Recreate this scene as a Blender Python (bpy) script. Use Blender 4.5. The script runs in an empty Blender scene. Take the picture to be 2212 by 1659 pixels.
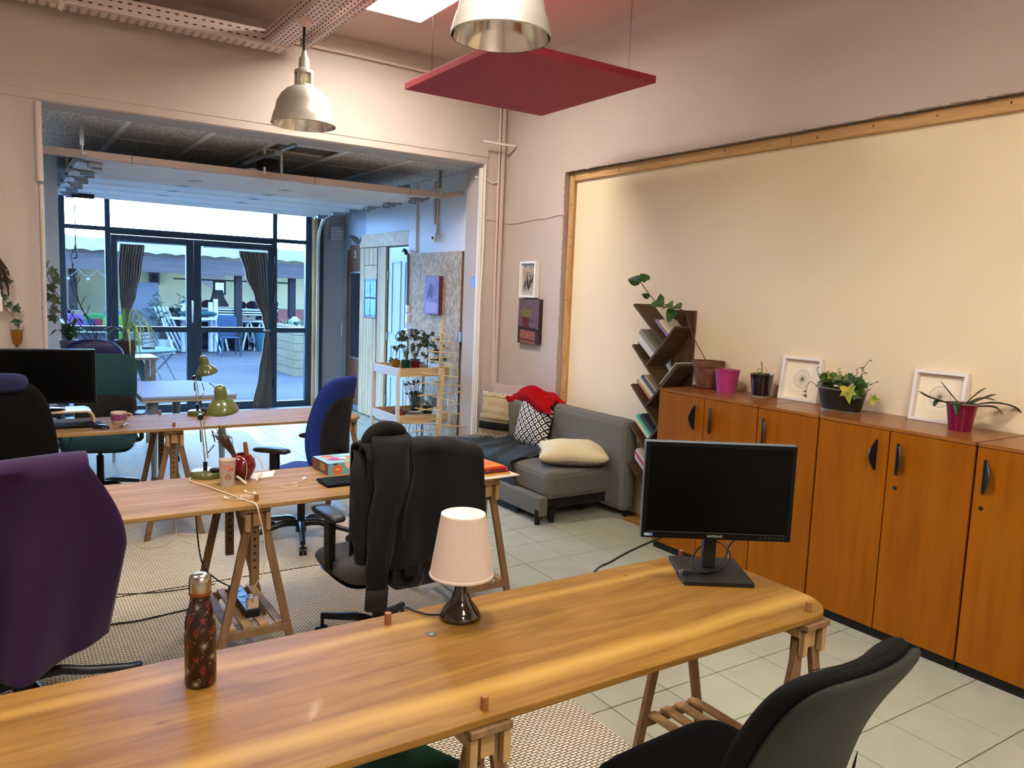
import bpy, bmesh, math, random
from mathutils import Vector, Matrix, noise, Euler
PI = math.pi
scene = bpy.context.scene
# ---------------------------------------------------------------- camera
cam_d = bpy.data.cameras.new('camera'); cam = bpy.data.objects.new('camera', cam_d)
scene.collection.objects.link(cam); scene.camera = cam
cam_d.sensor_width = 36.0; cam_d.sensor_fit = 'HORIZONTAL'; cam_d.lens = 27.5575
cam_d.clip_start = 0.05; cam_d.clip_end = 300
YAW, PITCH, ROLL = math.radians(33.51646), math.radians(6.53285), math.radians(2.25464)
_f = Vector((math.sin(YAW)*math.cos(PITCH), math.cos(YAW)*math.cos(PITCH), -math.sin(PITCH)))
_r = Vector((math.cos(YAW), -math.sin(YAW), 0)); _u = _r.cross(_f)
_r2 = math.cos(ROLL)*_r + math.sin(ROLL)*_u; _u2 = -math.sin(ROLL)*_r + math.cos(ROLL)*_u
m = Matrix((_r2, _u2, -_f)).transposed().to_4x4(); m.translation = Vector((0, 0, 1.68)); cam.matrix_world = m
# ---------------------------------------------------------------- world, exposure
scene.view_settings.view_transform = 'Standard'; scene.view_settings.look = 'None'
scene.view_settings.gamma = 1.0; scene.view_settings.use_curve_mapping = False
scene.view_settings.exposure = 0.0
SKY_LOW, SKY_HIGH = 86.0, 46.0     # bright hazy horizon, calmer zenith
world = bpy.data.worlds.new('sky'); scene.world = world; world.use_nodes = True
wn = world.node_tree.nodes; wl = world.node_tree.links; wn.clear()
wo = wn.new('ShaderNodeOutputWorld'); wb = wn.new('ShaderNodeBackground'); wb.inputs['Strength'].default_value = 1.0
tc = wn.new('ShaderNodeTexCoord'); nz = wn.new('ShaderNodeTexNoise'); nz.inputs['Scale'].default_value = 5.0
nz.inputs['Detail'].default_value = 5; mp = wn.new('ShaderNodeMapping'); mp.inputs['Scale'].default_value = (1, 1, 3.5)
cr = wn.new('ShaderNodeValToRGB'); cr.color_ramp.elements[0].position = .33; cr.color_ramp.elements[1].position = .45
cr.color_ramp.elements[0].color = (.008, .012, .016, 1); cr.color_ramp.elements[1].color = (.31, .55, 1.0, 1)
wl.new(tc.outputs['Generated'], mp.inputs['Vector']); wl.new(mp.outputs['Vector'], nz.inputs['Vector'])
wl.new(nz.outputs['Fac'], cr.inputs['Fac']); sxy = wn.new('ShaderNodeSeparateXYZ'); wl.new(tc.outputs['Generated'], sxy.inputs[0])
hz = wn.new('ShaderNodeMapRange'); hz.inputs['From Min'].default_value = .10; hz.inputs['From Max'].default_value = .55; hz.inputs['To Min'].default_value = SKY_LOW; hz.inputs['To Max'].default_value = SKY_HIGH
wl.new(sxy.outputs['Z'], hz.inputs['Value']); wl.new(hz.outputs[0], wb.inputs['Strength']); wl.new(cr.outputs['Color'], wb.inputs['Color']); wl.new(wb.outputs['Background'], wo.inputs['Surface'])
sd = bpy.data.lights.new('sun', 'SUN'); sd.energy = 1.5; sd.angle = math.radians(1.0); sd.color = (1, .93, .82)
sun = bpy.data.objects.new('sun', sd); scene.collection.objects.link(sun)
sun.rotation_euler = Vector((0.55, -0.62, 1.0)).to_track_quat('Z', 'Y').to_euler()
LED = 78.0            # emission of the ceiling LED panels
LEDC = (1.0, .92, .83)
# ---------------------------------------------------------------- materials
def lin(h):
    if isinstance(h, str):
        h = h.lstrip('#'); h = [int(h[i:i+2], 16)/255 for i in (0, 2, 4)]
    return tuple((c/12.92 if c <= .04045 else ((c+.055)/1.055)**2.4) for c in h) + (1,)
MC = {}
def M(name, col='#808080', rough=.6, metal=0, bump=None, var=None, spec=.4, coat=0, trans=0, alpha=1, emit=0, ior=1.45, sheen=0):
    if name in MC: return MC[name]
    mt = bpy.data.materials.new(name); mt.use_nodes = True; nt = mt.node_tree; b = nt.nodes['Principled BSDF']; L = nt.links
    c = lin(col); b.inputs['Base Color'].default_value = c; b.inputs['Roughness'].default_value = rough
    b.inputs['Metallic'].default_value = metal; b.inputs['Specular IOR Level'].default_value = spec
    b.inputs['Coat Weight'].default_value = coat; b.inputs['Transmission Weight'].default_value = trans; b.inputs['IOR'].default_value = ior
    b.inputs['Alpha'].default_value = alpha; b.inputs['Sheen Weight'].default_value = sheen
    if emit: b.inputs['Emission Color'].default_value = c; b.inputs['Emission Strength'].default_value = emit
    t = nt.nodes.new('ShaderNodeTexCoord')
    if var:   # (scale, colour2, (sx,sy,sz))
        n = nt.nodes.new('ShaderNodeTexNoise'); n.inputs['Scale'].default_value = var[0]; n.inputs['Detail'].default_value = 4
        mpp = nt.nodes.new('ShaderNodeMapping'); mpp.inputs['Scale'].default_value = var[2] if len(var) > 2 else (1, 1, 1)
        r = nt.nodes.new('ShaderNodeValToRGB'); r.color_ramp.elements[0].color = c; r.color_ramp.elements[1].color = lin(var[1])
        r.color_ramp.elements[0].position = .35; r.color_ramp.elements[1].position = .65
        L.new(t.outputs['Object'], mpp.inputs['Vector']); L.new(mpp.outputs['Vector'], n.inputs['Vector']); L.new(n.outputs['Fac'], r.inputs['Fac']); L.new(r.outputs['Color'], b.inputs['Base Color'])
    if bump:  # (scale, strength, distance)
        n = nt.nodes.new('ShaderNodeTexNoise'); n.inputs['Scale'].default_value = bump[0]; n.inputs['Detail'].default_value = 3
        bb = nt.nodes.new('ShaderNodeBump'); bb.inputs['Strength'].default_value = bump[1]; bb.inputs['Distance'].default_value = bump[2]
        L.new(t.outputs['Object'], n.inputs['Vector']); L.new(n.outputs['Fac'], bb.inputs['Height']); L.new(bb.outputs['Normal'], b.inputs['Normal'])
    MC[name] = mt; return mt
def wood(name, c1, c2, axis='x', sc=1.0, rough=.45, stripes=None, coat=0, knots=False, spec=.16):
    """grain stretched along one axis; stripes = [(across position, half width, colour)] for lighter sapwood bands"""
    if name in MC: return MC[name]
    mt = bpy.data.materials.new(name); mt.use_nodes = True; nt = mt.node_tree; b = nt.nodes['Principled BSDF']; L = nt.links
    b.inputs['Roughness'].default_value = rough; b.inputs['Coat Weight'].default_value = coat; b.inputs['Specular IOR Level'].default_value = spec
    t = nt.nodes.new('ShaderNodeTexCoord'); mpp = nt.nodes.new('ShaderNodeMapping')
    s = {'x': (1.2, 14, 14), 'y': (14, 1.2, 14), 'z': (14, 14, 1.2)}[axis]
    mpp.inputs['Scale'].default_value = tuple(k*sc for k in s)
    n = nt.nodes.new('ShaderNodeTexNoise'); n.inputs['Scale'].default_value = 1.0; n.inputs['Detail'].default_value = 7; n.inputs['Distortion'].default_value = 1.2; n.inputs['Roughness'].default_value = .62
    r = nt.nodes.new('ShaderNodeValToRGB'); r.color_ramp.elements[0].color = lin(c1); r.color_ramp.elements[1].color = lin(c2)
    r.color_ramp.elements[0].position = .30; r.color_ramp.elements[1].position = .66
    L.new(t.outputs['Object'], mpp.inputs['Vector']); L.new(mpp.outputs['Vector'], n.inputs['Vector']); L.new(n.outputs['Fac'], r.inputs['Fac'])
    out = r.outputs['Color']
    mp2 = nt.nodes.new('ShaderNodeMapping'); mp2.inputs['Scale'].default_value = tuple(k*sc*5 for k in s)
    n2 = nt.nodes.new('ShaderNodeTexNoise'); n2.inputs['Scale'].default_value = 1.0; n2.inputs['Detail'].default_value = 3
    L.new(t.outputs['Object'], mp2.inputs['Vector']); L.new(mp2.outputs['Vector'], n2.inputs['Vector'])
    mx = nt.nodes.new('ShaderNodeMixRGB'); mx.blend_type = 'MULTIPLY'; mx.inputs['Fac'].default_value = .5
    r2 = nt.nodes.new('ShaderNodeValToRGB'); r2.color_ramp.elements[0].color = (.62, .55, .5, 1); r2.color_ramp.elements[1].color = (1, 1, 1, 1); r2.color_ramp.elements[0].position = .3; r2.color_ramp.elements[1].position = .55
    L.new(n2.outputs['Fac'], r2.inputs['Fac']); L.new(out, mx.inputs['Color1']); L.new(r2.outputs['Color'], mx.inputs['Color2']); out = mx.outputs['Color']
    if stripes:
        sx = nt.nodes.new('ShaderNodeSeparateXYZ'); L.new(t.outputs['Object'], sx.inputs[0])
        n3 = nt.nodes.new('ShaderNodeTexNoise'); n3.inputs['Scale'].default_value = 2.2; L.new(t.outputs['Object'], n3.inputs['Vector'])
        for pos, hw, col in stripes:
            a = nt.nodes.new('ShaderNodeMath'); a.operation = 'MULTIPLY_ADD'; L.new(n3.outputs['Fac'], a.inputs[0]); a.inputs[1].default_value = .05
            L.new(sx.outputs['Y'], a.inputs[2])
            d = nt.nodes.new('ShaderNodeMath'); d.operation = 'SUBTRACT'; L.new(a.outputs[0], d.inputs[0]); d.inputs[1].default_value = pos+.025
            e = nt.nodes.new('ShaderNodeMath'); e.operation = 'ABSOLUTE'; L.new(d.outputs[0], e.inputs[0])
            g = nt.nodes.new('ShaderNodeMapRange'); L.new(e.outputs[0], g.inputs['Value']); g.inputs['From Min'].default_value = hw; g.inputs['From Max'].default_value = hw*.1
            g.inputs['To Min'].default_value = 0; g.inputs['To Max'].default_value = .7
            q = nt.nodes.new('ShaderNodeMixRGB'); L.new(g.outputs[0], q.inputs['Fac']); L.new(out, q.inputs['Color1']); q.inputs['Color2'].default_value = lin(col); out = q.outputs['Color']
    if knots:
        v = nt.nodes.new('ShaderNodeTexVoronoi'); v.inputs['Scale'].default_value = 3.3; v.inputs['Randomness'].default_value = 1
        mv = nt.nodes.new('ShaderNodeMapping'); mv.inputs['Scale'].default_value = (.75, 1.5, 0) if axis == 'x' else (1, 1, 1)
        L.new(t.outputs['Object'], mv.inputs['Vector']); L.new(mv.outputs['Vector'], v.inputs['Vector'])
        rk = nt.nodes.new('ShaderNodeValToRGB'); rk.color_ramp.elements[0].color = (.25, .16, .10, 1); rk.color_ramp.elements[1].color = (1, 1, 1, 1); rk.color_ramp.elements[0].position = .012; rk.color_ramp.elements[1].position = .05
        L.new(v.outputs['Distance'], rk.inputs['Fac']); mk = nt.nodes.new('ShaderNodeMixRGB'); mk.blend_type = 'MULTIPLY'; mk.inputs['Fac'].default_value = .8
        L.new(out, mk.inputs['Color1']); L.new(rk.outputs['Color'], mk.inputs['Color2']); out = mk.outputs['Color']
    L.new(out, b.inputs['Base Color'])
    bb = nt.nodes.new('ShaderNodeBump'); bb.inputs['Strength'].default_value = .12; bb.inputs['Distance'].default_value = .001
    L.new(n2.outputs['Fac'], bb.inputs['Height']); L.new(bb.outputs['Normal'], b.inputs['Normal'])
    MC[name] = mt; return mt
def glassm(name, tint='#ffffff', f=.12, rough=0.0):
    """thin window glass: mostly clear, partly mirror (cheap and noise free)"""
    if name in MC: return MC[name]
    mt = bpy.data.materials.new(name); mt.use_nodes = True; nt = mt.node_tree; nt.nodes.clear(); L = nt.links
    o = nt.nodes.new('ShaderNodeOutputMaterial'); a = nt.nodes.new('ShaderNodeBsdfTransparent'); a.inputs['Color'].default_value = lin(tint)
    g = nt.nodes.new('ShaderNodeBsdfGlossy'); g.inputs['Roughness'].default_value = rough; x = nt.nodes.new('ShaderNodeMixShader')
    lw = nt.nodes.new('ShaderNodeFresnel'); lw.inputs['IOR'].default_value = 1.45; ad = nt.nodes.new('ShaderNodeMath'); ad.operation = 'MULTIPLY'; ad.inputs[1].default_value = f*10
    L.new(lw.outputs[0], ad.inputs[0]); L.new(ad.outputs[0], x.inputs[0]); L.new(a.outputs[0], x.inputs[1]); L.new(g.outputs[0], x.inputs[2]); L.new(x.outputs[0], o.inputs['Surface'])
    MC[name] = mt; return mt
# ---------------------------------------------------------------- mesh builder
class B:
    def __init__(s): s.bm = bmesh.new()
    def box(s, c, d, rot=None):
        r = bmesh.ops.create_cube(s.bm, size=1)['verts']
        mt = Matrix.Translation(Vector(c)) @ ((rot.to_4x4() if isinstance(rot, Matrix) else Euler(rot).to_matrix().to_4x4()) if rot is not None else Matrix()) @ Matrix.Diagonal((d[0], d[1], d[2], 1))
        bmesh.ops.transform(s.bm, matrix=mt, verts=r); return s
    def bx(s, x0, y0, z0, x1, y1, z1): return s.box(((x0+x1)/2, (y0+y1)/2, (z0+z1)/2), (abs(x1-x0), abs(y1-y0), abs(z1-z0)))
    def bar(s, p0, p1, w, d, side=None):
        """rectangular bar from p0 to p1; w along 'side', d across"""
        p0, p1 = Vector(p0), Vector(p1); a = (p1-p0); l = a.length; a.normalize()
        sd_ = Vector(side) if side is not None else (Vector((1, 0, 0)) if abs(a.x) < .9 else Vector((0, 1, 0)))
        sd_ = (sd_ - a*sd_.dot(a)).normalized(); n = a.cross(sd_)
        return s.box((p0+p1)/2, (w, d, l), Matrix((sd_, n, a)).transposed())
    def cyl(s, p0, p1, r0, r1=None, n=16):
        if r1 is None: r1 = r0
        p0, p1 = Vector(p0), Vector(p1); a = p1-p0
        v = bmesh.ops.create_cone(s.bm, cap_ends=True, segments=n, radius1=r0, radius2=max(r1, 1e-5), depth=a.length)['verts']
        bmesh.ops.transform(s.bm, matrix=Matrix.Translation((p0+p1)/2) @ a.to_track_quat('Z', 'Y').to_matrix().to_4x4(), verts=v); return s
    def lathe(s, prof, c=(0, 0, 0), n=28, rot=None, close=False):
        c = Vector(c); rings = []
        R_ = (rot if isinstance(rot, Matrix) else Euler(rot).to_matrix()) if rot is not None else Matrix.Identity(3)
        for r, z in prof:
            if r < 1e-6: rings.append([s.bm.verts.new(c + R_ @ Vector((0, 0, z)))])
            else: rings.append([s.bm.verts.new(c + R_ @ Vector((r*math.cos(2*PI*i/n), r*math.sin(2*PI*i/n), z))) for i in range(n)])
        if close: rings.append(rings[0])
        for a, b in zip(rings, rings[1:]):
            for i in range(n):
                j = (i+1) % n
                try:
                    if len(a) == 1 and len(b) == 1: break
                    if len(a) == 1: s.bm.faces.new((a[0], b[j], b[i]))
                    elif len(b) == 1: s.bm.faces.new((a[i], a[j], b[0]))
                    else: s.bm.faces.new((a[i], a[j], b[j], b[i]))
                except ValueError: pass
        return s
    def tube(s, pts, r, n=8, cap=True):
        pts = [Vector(p) for p in pts]; rr = r if isinstance(r, (list, tuple)) else [r]*len(pts); rings = []
        up = None
        for i, p in enumerate(pts):
            t = (pts[min(i+1, len(pts)-1)] - pts[max(i-1, 0)])
            if t.length < 1e-9: t = Vector((0, 0, 1))
            t.normalize()
            if up is None: up = Vector((0, 0, 1)) if abs(t.z) < .9 else Vector((1, 0, 0))
            x = (up - t*up.dot(t)); x = x.normalized() if x.length > 1e-6 else t.orthogonal().normalized(); y = t.cross(x); up = x
            rings.append([s.bm.verts.new(p + rr[i]*(math.cos(2*PI*k/n)*x + math.sin(2*PI*k/n)*y)) for k in range(n)])
        for a, b in zip(rings, rings[1:]):
            for k in range(n): s.bm.faces.new((a[k], a[(k+1) % n], b[(k+1) % n], b[k]))
        if cap: s.bm.faces.new(rings[0][::-1]); s.bm.faces.new(rings[-1])
        return s
    def prism(s, poly, z0, z1, fn=None):
        fn = fn or (lambda x, y, z: (x, y, z))
        a = [s.bm.verts.new(fn(x, y, z0)) for x, y in poly]; b = [s.bm.verts.new(fn(x, y, z1)) for x, y in poly]
        s.bm.faces.new(a[::-1]); s.bm.faces.new(b)
        for i in range(len(a)): j = (i+1) % len(a); s.bm.faces.new((a[i], a[j], b[j], b[i]))
        return s
    def grid(s, fn, nu, nv, wrap=False):
        vs = [[s.bm.verts.new(fn(i/nu, j/nv)) for j in range(nv+1)] for i in range(nu if wrap else nu+1)]
        for i in range(nu):
            for j in range(nv):
                a, b = vs[i], vs[(i+1) % len(vs)]
                s.bm.faces.new((a[j], b[j], b[j+1], a[j+1]))
        return s
    def slab(s, w, h, t, n=6, k=6, fn=None, N=16, flat=.5):
        """cushion: superellipse outline w x h in local XY, thickness t in local Z; fn maps local point to final"""
        fn = fn or (lambda p: p); V = {}
        for side in (1, -1):
            for i in range(N+1):
                for j in range(N+1):
                    u, v = 2*i/N-1, 2*j/N-1
                    # denser near the rim
                    u = math.copysign(1-(1-abs(u))**1.5, u); v = math.copysign(1-(1-abs(v))**1.5, v)
                    mm = max(abs(u), abs(v)); edge = i in (0, N) or j in (0, N)
                    if edge and side == -1: V[(i, j, -1)] = V[(i, j, 1)]; continue
                    r = (abs(u)**n+abs(v)**n)**(1/n) if mm > 0 else 1; q = mm/r if mm > 0 else 1
                    z = 0 if edge else side*t/2*max(0, 1-mm**k)**flat
                    V[(i, j, side)] = s.bm.verts.new(fn(Vector((u*q*w/2, v*q*h/2, z))))
            for i in range(N):
                for j in range(N):
                    f = [V[(i, j, side)], V[(i+1, j, side)], V[(i+1, j+1, side)], V[(i, j+1, side)]]
                    if side < 0: f.reverse()
                    try: s.bm.faces.new(f)
                    except ValueError: pass
        return s
    def face(s, pts):
        s.bm.faces.new([s.bm.verts.new(Vector(p)) for p in pts]); return s
    def ell(s, c, r, n=14):
        v = bmesh.ops.create_uvsphere(s.bm, u_segments=n, v_segments=max(6, n*2//3), radius=1)['verts']
        r = (r, r, r) if not isinstance(r, (tuple, list)) else r
        bmesh.ops.transform(s.bm, matrix=Matrix.Translation(Vector(c)) @ Matrix.Diagonal((r[0], r[1], r[2], 1)), verts=v); return s
    def out(s, name, mat, parent=None, smooth=None, bevel=0, solid=0, sub=0, kind=None, label=None, loc=None, rot=None):
        me = bpy.data.meshes.new(name); bmesh.ops.recalc_face_normals(s.bm, faces=s.bm.faces); s.bm.to_mesh(me); s.bm.free()
        me.materials.append(mat); o = bpy.data.objects.new(name, me); scene.collection.objects.link(o)
        if smooth is not None:
            me.polygons.foreach_set('use_smooth', [True]*len(me.polygons)); me.set_sharp_from_angle(angle=math.radians(smooth))
        if solid: md = o.modifiers.new('solid', 'SOLIDIFY'); md.thickness = solid; md.offset = 0
        if sub: md = o.modifiers.new('sub', 'SUBSURF'); md.levels = sub; md.render_levels = sub
        if bevel: md = o.modifiers.new('bevel', 'BEVEL'); md.width = bevel; md.segments = 2; md.limit_method = 'ANGLE'; md.angle_limit = math.radians(40)
        if parent: o.parent = parent
        if loc: o.location = loc
        if rot: o.rotation_euler = rot
        if kind: o['kind'] = kind
        if label: o['label'] = label
        return o
def tag(o, label, cat, group=None):
    o['label'] = label; o['category'] = cat
    if group: o['group'] = group
    return o
def thing(name, label, cat, loc=(0, 0, 0), rz=0, group=None):
    o = bpy.data.objects.new(name, None); scene.collection.objects.link(o); o.empty_display_size = .1
    o.location = loc; o.rotation_euler = (0, 0, rz); return tag(o, label, cat, group)
def struct(name):
    o = bpy.data.objects.new(name, None); scene.collection.objects.link(o); o['kind'] = 'structure'; return o
def dup(root, loc, rz, label=None, group=None):
    r = root.copy(); scene.collection.objects.link(r); r.location = loc; r.rotation_euler = (0, 0, rz)
    if label: r['label'] = label
    if group: r['group'] = group
    for ch in list(root.children):
        c = ch.copy(); scene.collection.objects.link(c); c.parent = r
        for g in list(ch.children):
            d = g.copy(); scene.collection.objects.link(d); d.parent = c
    return r
def bez(pts, n=24):
    """Catmull-Rom through points"""
    P = [Vector(p) for p in pts]; P = [P[0]*2-P[1]] + P + [P[-1]*2-P[-2]]; out = []
    segs = len(P)-3
    for i in range(segs):
        a, b, c, d = P[i:i+4]; k = max(2, n//segs)
        for j in range(k):
            t = j/k; out.append(.5*((2*b)+(-a+c)*t+(2*a-5*b+4*c-d)*t*t+(-a+3*b-3*c+d)*t**3))
    out.append(P[-2]); return out
def leaf_shape(kind):
    if kind == 'ivy': return [(0, 0), (.22, -.10), (.50, -.02), (.34, .22), (.52, .48), (.24, .50), (0, 1), (-.24, .50), (-.52, .48), (-.34, .22), (-.50, -.02), (-.22, -.10)]
    if kind == 'heart': return [(0, 0), (.26, -.08), (.46, .12), (.44, .42), (.22, .78), (0, 1), (-.22, .78), (-.44, .42), (-.46, .12), (-.26, -.08)]
    if kind == 'long': return [(0, 0), (.10, .12), (.16, .35), (.15, .62), (.08, .86), (0, 1), (-.08, .86), (-.15, .62), (-.16, .35), (-.10, .12)]
    return [(0, 0), (.25, .2), (.3, .5), (.18, .8), (0, 1), (-.18, .8), (-.3, .5), (-.25, .2)]
def add_leaf(b, base, d, nrm, L, W=None, kind='heart', bend=.15, fold=.12):
    W = W or L; d = Vector(d).normalized(); nrm = Vector(nrm); s_ = d.cross(nrm).normalized(); nn = s_.cross(d); base = Vector(base)
    def P(x, y): return base + s_*x*W + d*y*L + nn*(fold*abs(x)*W*1.2 - bend*y*y*L)
    pts = leaf_shape(kind); c = b.bm.verts.new(P(0, .4)); vs = [b.bm.verts.new(P(*q)) for q in pts]
    for i in range(len(vs)): b.bm.faces.new((c, vs[i], vs[(i+1) % len(vs)]))
def strap(b, pts, w, fold=.3):
    """long arching blade leaf along a list of points"""
    pts = [Vector(p) for p in pts]; n = len(pts); rows = []
    for i, p in enumerate(pts):
        t = (pts[min(i+1, n-1)]-pts[max(i-1, 0)]).normalized(); s_ = t.cross(Vector((0, 0, 1)))
        s_ = s_.normalized() if s_.length > 1e-4 else Vector((1, 0, 0)); ww = w*math.sin(PI*min(.98, max(.06, (i+.6)/(n)))) ** .7
        if i == n-1: ww = w*.05
        rows.append([b.bm.verts.new(p-s_*ww+Vector((0, 0, ww*fold))), b.bm.verts.new(p), b.bm.verts.new(p+s_*ww+Vector((0, 0, ww*fold)))])
    for a, c in zip(rows, rows[1:]):
        b.bm.faces.new((a[0], a[1], c[1], c[0])); b.bm.faces.new((a[1], a[2], c[2], c[1]))
def text_mesh(txt, size, mat, name, parent, loc, rot, extrude=.0006, kind=None):
    """flat lettering turned into a mesh"""
    cu = bpy.data.curves.new(name, 'FONT'); cu.body = txt; cu.size = size; cu.extrude = extrude; cu.align_x = 'CENTER'; cu.align_y = 'CENTER'
    o = bpy.data.objects.new(name, cu); scene.collection.objects.link(o)
    dg = bpy.context.evaluated_depsgraph_get(); me = bpy.data.meshes.new_from_object(o.evaluated_get(dg)); bpy.data.objects.remove(o)
    me.materials.clear(); me.materials.append(mat); n = bpy.data.objects.new(name, me); scene.collection.objects.link(n)
    n.parent = parent; n.location = loc; n.rotation_euler = rot; return n
rnd = random.Random(7)
# palette
white = M('white_paint', '#e6e2da', .5); black = M('black_plastic', '#0b0b0c', .42); darkm = M('dark_metal', '#1b1c1e', .4, metal=.6)
chrome = M('chrome', '#c9c9c9', .2, metal=1); steel = M('brushed_steel', '#a9a59c', .38, metal=1); soil = M('soil', '#2c2018', .95, bump=(80, 1, .004))
blackfab = M('black_fabric', '#080707', .95, spec=.15, bump=(400, .3, .001))
leafm = M('leaf_green', '#3c5f24', .45, var=(30, '#2a4a1c')); leafd = M('leaf_dark', '#1d3319', .4, var=(30, '#27411d')); leafy = M('leaf_yellow', '#b9a93c', .5, var=(25, '#6f8a2c'))
stemm = M('stem_brown', '#5a4632', .8); pine = wood('pine_wood', '#98774d', '#ae8e63', 'z', 1.2, .6); trestle_wood = wood('trestle_wood', '#6d5338', '#84674a', 'z', 1.0, .6)
# ================================================================= SETTING
plaster = M('stucco_plaster', '#c0b2a9', .9, bump=(55, .55, .006), var=(1.3, '#bcada4'))
plaster_blue = M('annex_plaster', '#e6e8ec', .9, bump=(60, .5, .005)); plaster_dark = M('annex_grey_wall', '#b4b9c0', .9, bump=(45, .5, .005))
panelm = M('painted_panel', '#efdab8', .7, var=(.8, '#ebd6b3')); ceilm = M('ceiling_paint', '#bfa79b', .95, bump=(30, .3, .004))
trimwood = wood('raw_timber', '#b48a58', '#d0a770', 'y', .8, .6, knots=True); trimwoodz = wood('raw_timber_up', '#b48a58', '#d0a770', 'z', .8, .6)
tilem = M('floor_tile', '#a3a28d', .48, spec=.2, var=(6, '#aaa994'), bump=(120, .12, .001)); grout = M('grout', '#5b5342', .9)
anth = M('anthracite_frame', '#1e2f3a', .4); glass = glassm('window_glass', '#f4fbff', .035)
X0, X1, YB, ZC = -3.4, 4.10, 6.40, 3.71
# ---- floor
fl = B(); fl.bx(X0-.3, -3.3, -.12, 4.4, 10.9, -.004); floor = fl.out('floor', grout); floor['kind'] = 'structure'
TX, TY = .3135, .3205
def tile_bm(b, ix, iy, x1=None):
    y0 = 1.661 + iy*TY + .0028; y1 = y0 + TY - .0056
    def sx(x, y): return x + .0215*(y-1.66)
    xa = 3.007 + ix*TX + .0025; xb = xa + TX - .005
    if x1: xb = x1
    v = [(sx(xa, y0), y0), (sx(xb, y0), y0), (sx(xb, y1), y1), (sx(xa, y1), y1)]
    v = [(min(p[0], 4.09), p[1]) for p in v]
    if v[1][0]-v[0][0] < .02: return False
    b.prism(v, -.008, 0.0); return True
cells = []
for iy in range(-15, 29):
    for ix in range(-21, 5):
        x = 3.16 + ix*TX; y = 1.82 + iy*TY
        if y > 10.6: continue
        inview = (x > 1.75 and y > .7 and x < 4.15) or (y > 8.9 and x > .5)
        if y > 1.9 and x > 3.72 and y < 3.8: inview = False
        cells.append((0 if inview else 1, abs(x-2.6)+y*.3, ix, iy))
cells.sort()
rest = B()
for k, (a, b_, ix, iy) in enumerate(cells):
    if a == 0 and k < 298:
        t = B()
        if tile_bm(t, ix, iy): t.out('tile', tilem, floor, bevel=.0015)
        else: t.bm.free()
    else: tile_bm(rest, ix, iy)
rest.out('more_tiles', tilem, floor, kind='stuff')
# ---- main room walls
w = B(); w.bx(X0, YB, 0, .275, YB+.30, ZC); w.bx(3.83, YB, 0, 4.10, YB+.30, ZC); w.bx(.275, YB, 2.862, 3.83, YB+.30, ZC)
w.bx(X0, YB-.016, 2.93, 3.868, YB, 3.0)
w.bx(.0, YB-.010, 2.87, 3.868, YB, 2.93); w.bx(3.835, YB-.010, 0, 3.868, YB, 2.87)
wall_back = w.out('wall_back', plaster); wall_back['kind'] = 'structure'
w = B(); w.bx(4.10, 5.50, 0, 4.40, 6.70, ZC); w.bx(4.10, -3.0, 2.735, 4.40, 5.50, ZC)
wall_right = w.out('wall_right', plaster); wall_right['kind'] = 'structure'
# rough broken plaster edge round the recess
def rough(p0, p1, n, amp, seed):
    b = B(); r = random.Random(seed); p0, p1 = Vector(p0), Vector(p1)
    for i in range(n):
        t = (i+.5)/n; p = p0.lerp(p1, t); L_ = (p1-p0).length/n
        j = (r.random()-.5)*amp
        d = (.008+r.random()*.006, L_*1.15, .008+r.random()*.008) if abs((p1-p0).y) > abs((p1-p0).z) else (.008+r.random()*.006, .008+r.random()*.008, L_*1.15)
        b.box(p+Vector((r.random()*.002, j if abs((p1-p0).y) < .1 else 0, j if abs((p1-p0).y) > .1 else 0)), d)
    return b
rough((4.102, -.5, 2.735), (4.102, 5.5, 2.735), 170, .007, 3).out('plaster_edge', plaster, wall_right, kind='stuff')
rough((4.102, 5.5, 0), (4.102, 5.5, 2.735), 90, .010, 4).out('plaster_edge', plaster, wall_right, kind='stuff')
# day joint line in the plaster
b = B(); pts = [(4.096, 6.38, 2.345), (4.096, 6.2, 2.337), (4.096, 6.0, 2.352), (4.096, 5.85, 2.36), (4.096, 5.78, 2.352), (4.096, 5.62, 2.372), (4.096, 5.50, 2.375)]
b.tube(pts, .006, 6); b.tube([(4.1, 6.39, 2.345), (4.02, 6.394, 2.36), (3.87, 6.394, 2.365)], .004, 6); b.out('plaster_joint', plaster, wall_right)
w = B(); w.bx(4.18, -3.0, 0, 4.40, 5.55, 2.76); wp = w.out('wall_panel', panelm); wp['kind'] = 'structure'
# timber trim round the panel
t1 = struct('trim_1')
for a, c in ((-.5, .9), (.905, 3.245), (3.25, 5.42)):
    b = B(); b.bx(4.15, a, 2.656, 4.18, c, 2.722); b.out('plank', trimwood, t1, bevel=.002)
t2 = struct('trim_2')
for a, c in ((.0, 1.15), (1.152, 2.1), (2.102, 2.722)):
    b = B(); b.bx(4.15, 5.425, a, 4.18, 5.49, c); b.out('plank', trimwoodz, t2, bevel=.002)
b = B(); rn = random.Random(5)
for i in range(14): y = .9+i*.36; b.cyl((4.149, y, 2.69+rn.uniform(-.015, .015)), (4.1515, y, 2.69), .004, n=8)
for i in range(9): z = .3+i*.27; b.cyl((4.149, 5.455+rn.uniform(-.015, .015), z), (4.1515, 5.455, z), .004, n=8)
b.out('nail_head', M('knot_brown', '#4a2f1c', .7), t1, kind='stuff')
w = B(); w.bx(X0-.2, -3, 0, X0, YB+.3, ZC); o = w.out('wall_left', plaster); o['kind'] = 'structure'
w = B(); w.bx(X0-.2, -3.2, 0, 4.4, -3, ZC); o = w.out('wall_rear', plaster); o['kind'] = 'structure'
w = B(); w.bx(X0-.2, -3.2, ZC, 4.4, YB+.3, ZC+.2); ceiling = w.out('ceiling', ceilm); ceiling['kind'] = 'structure'
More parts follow.
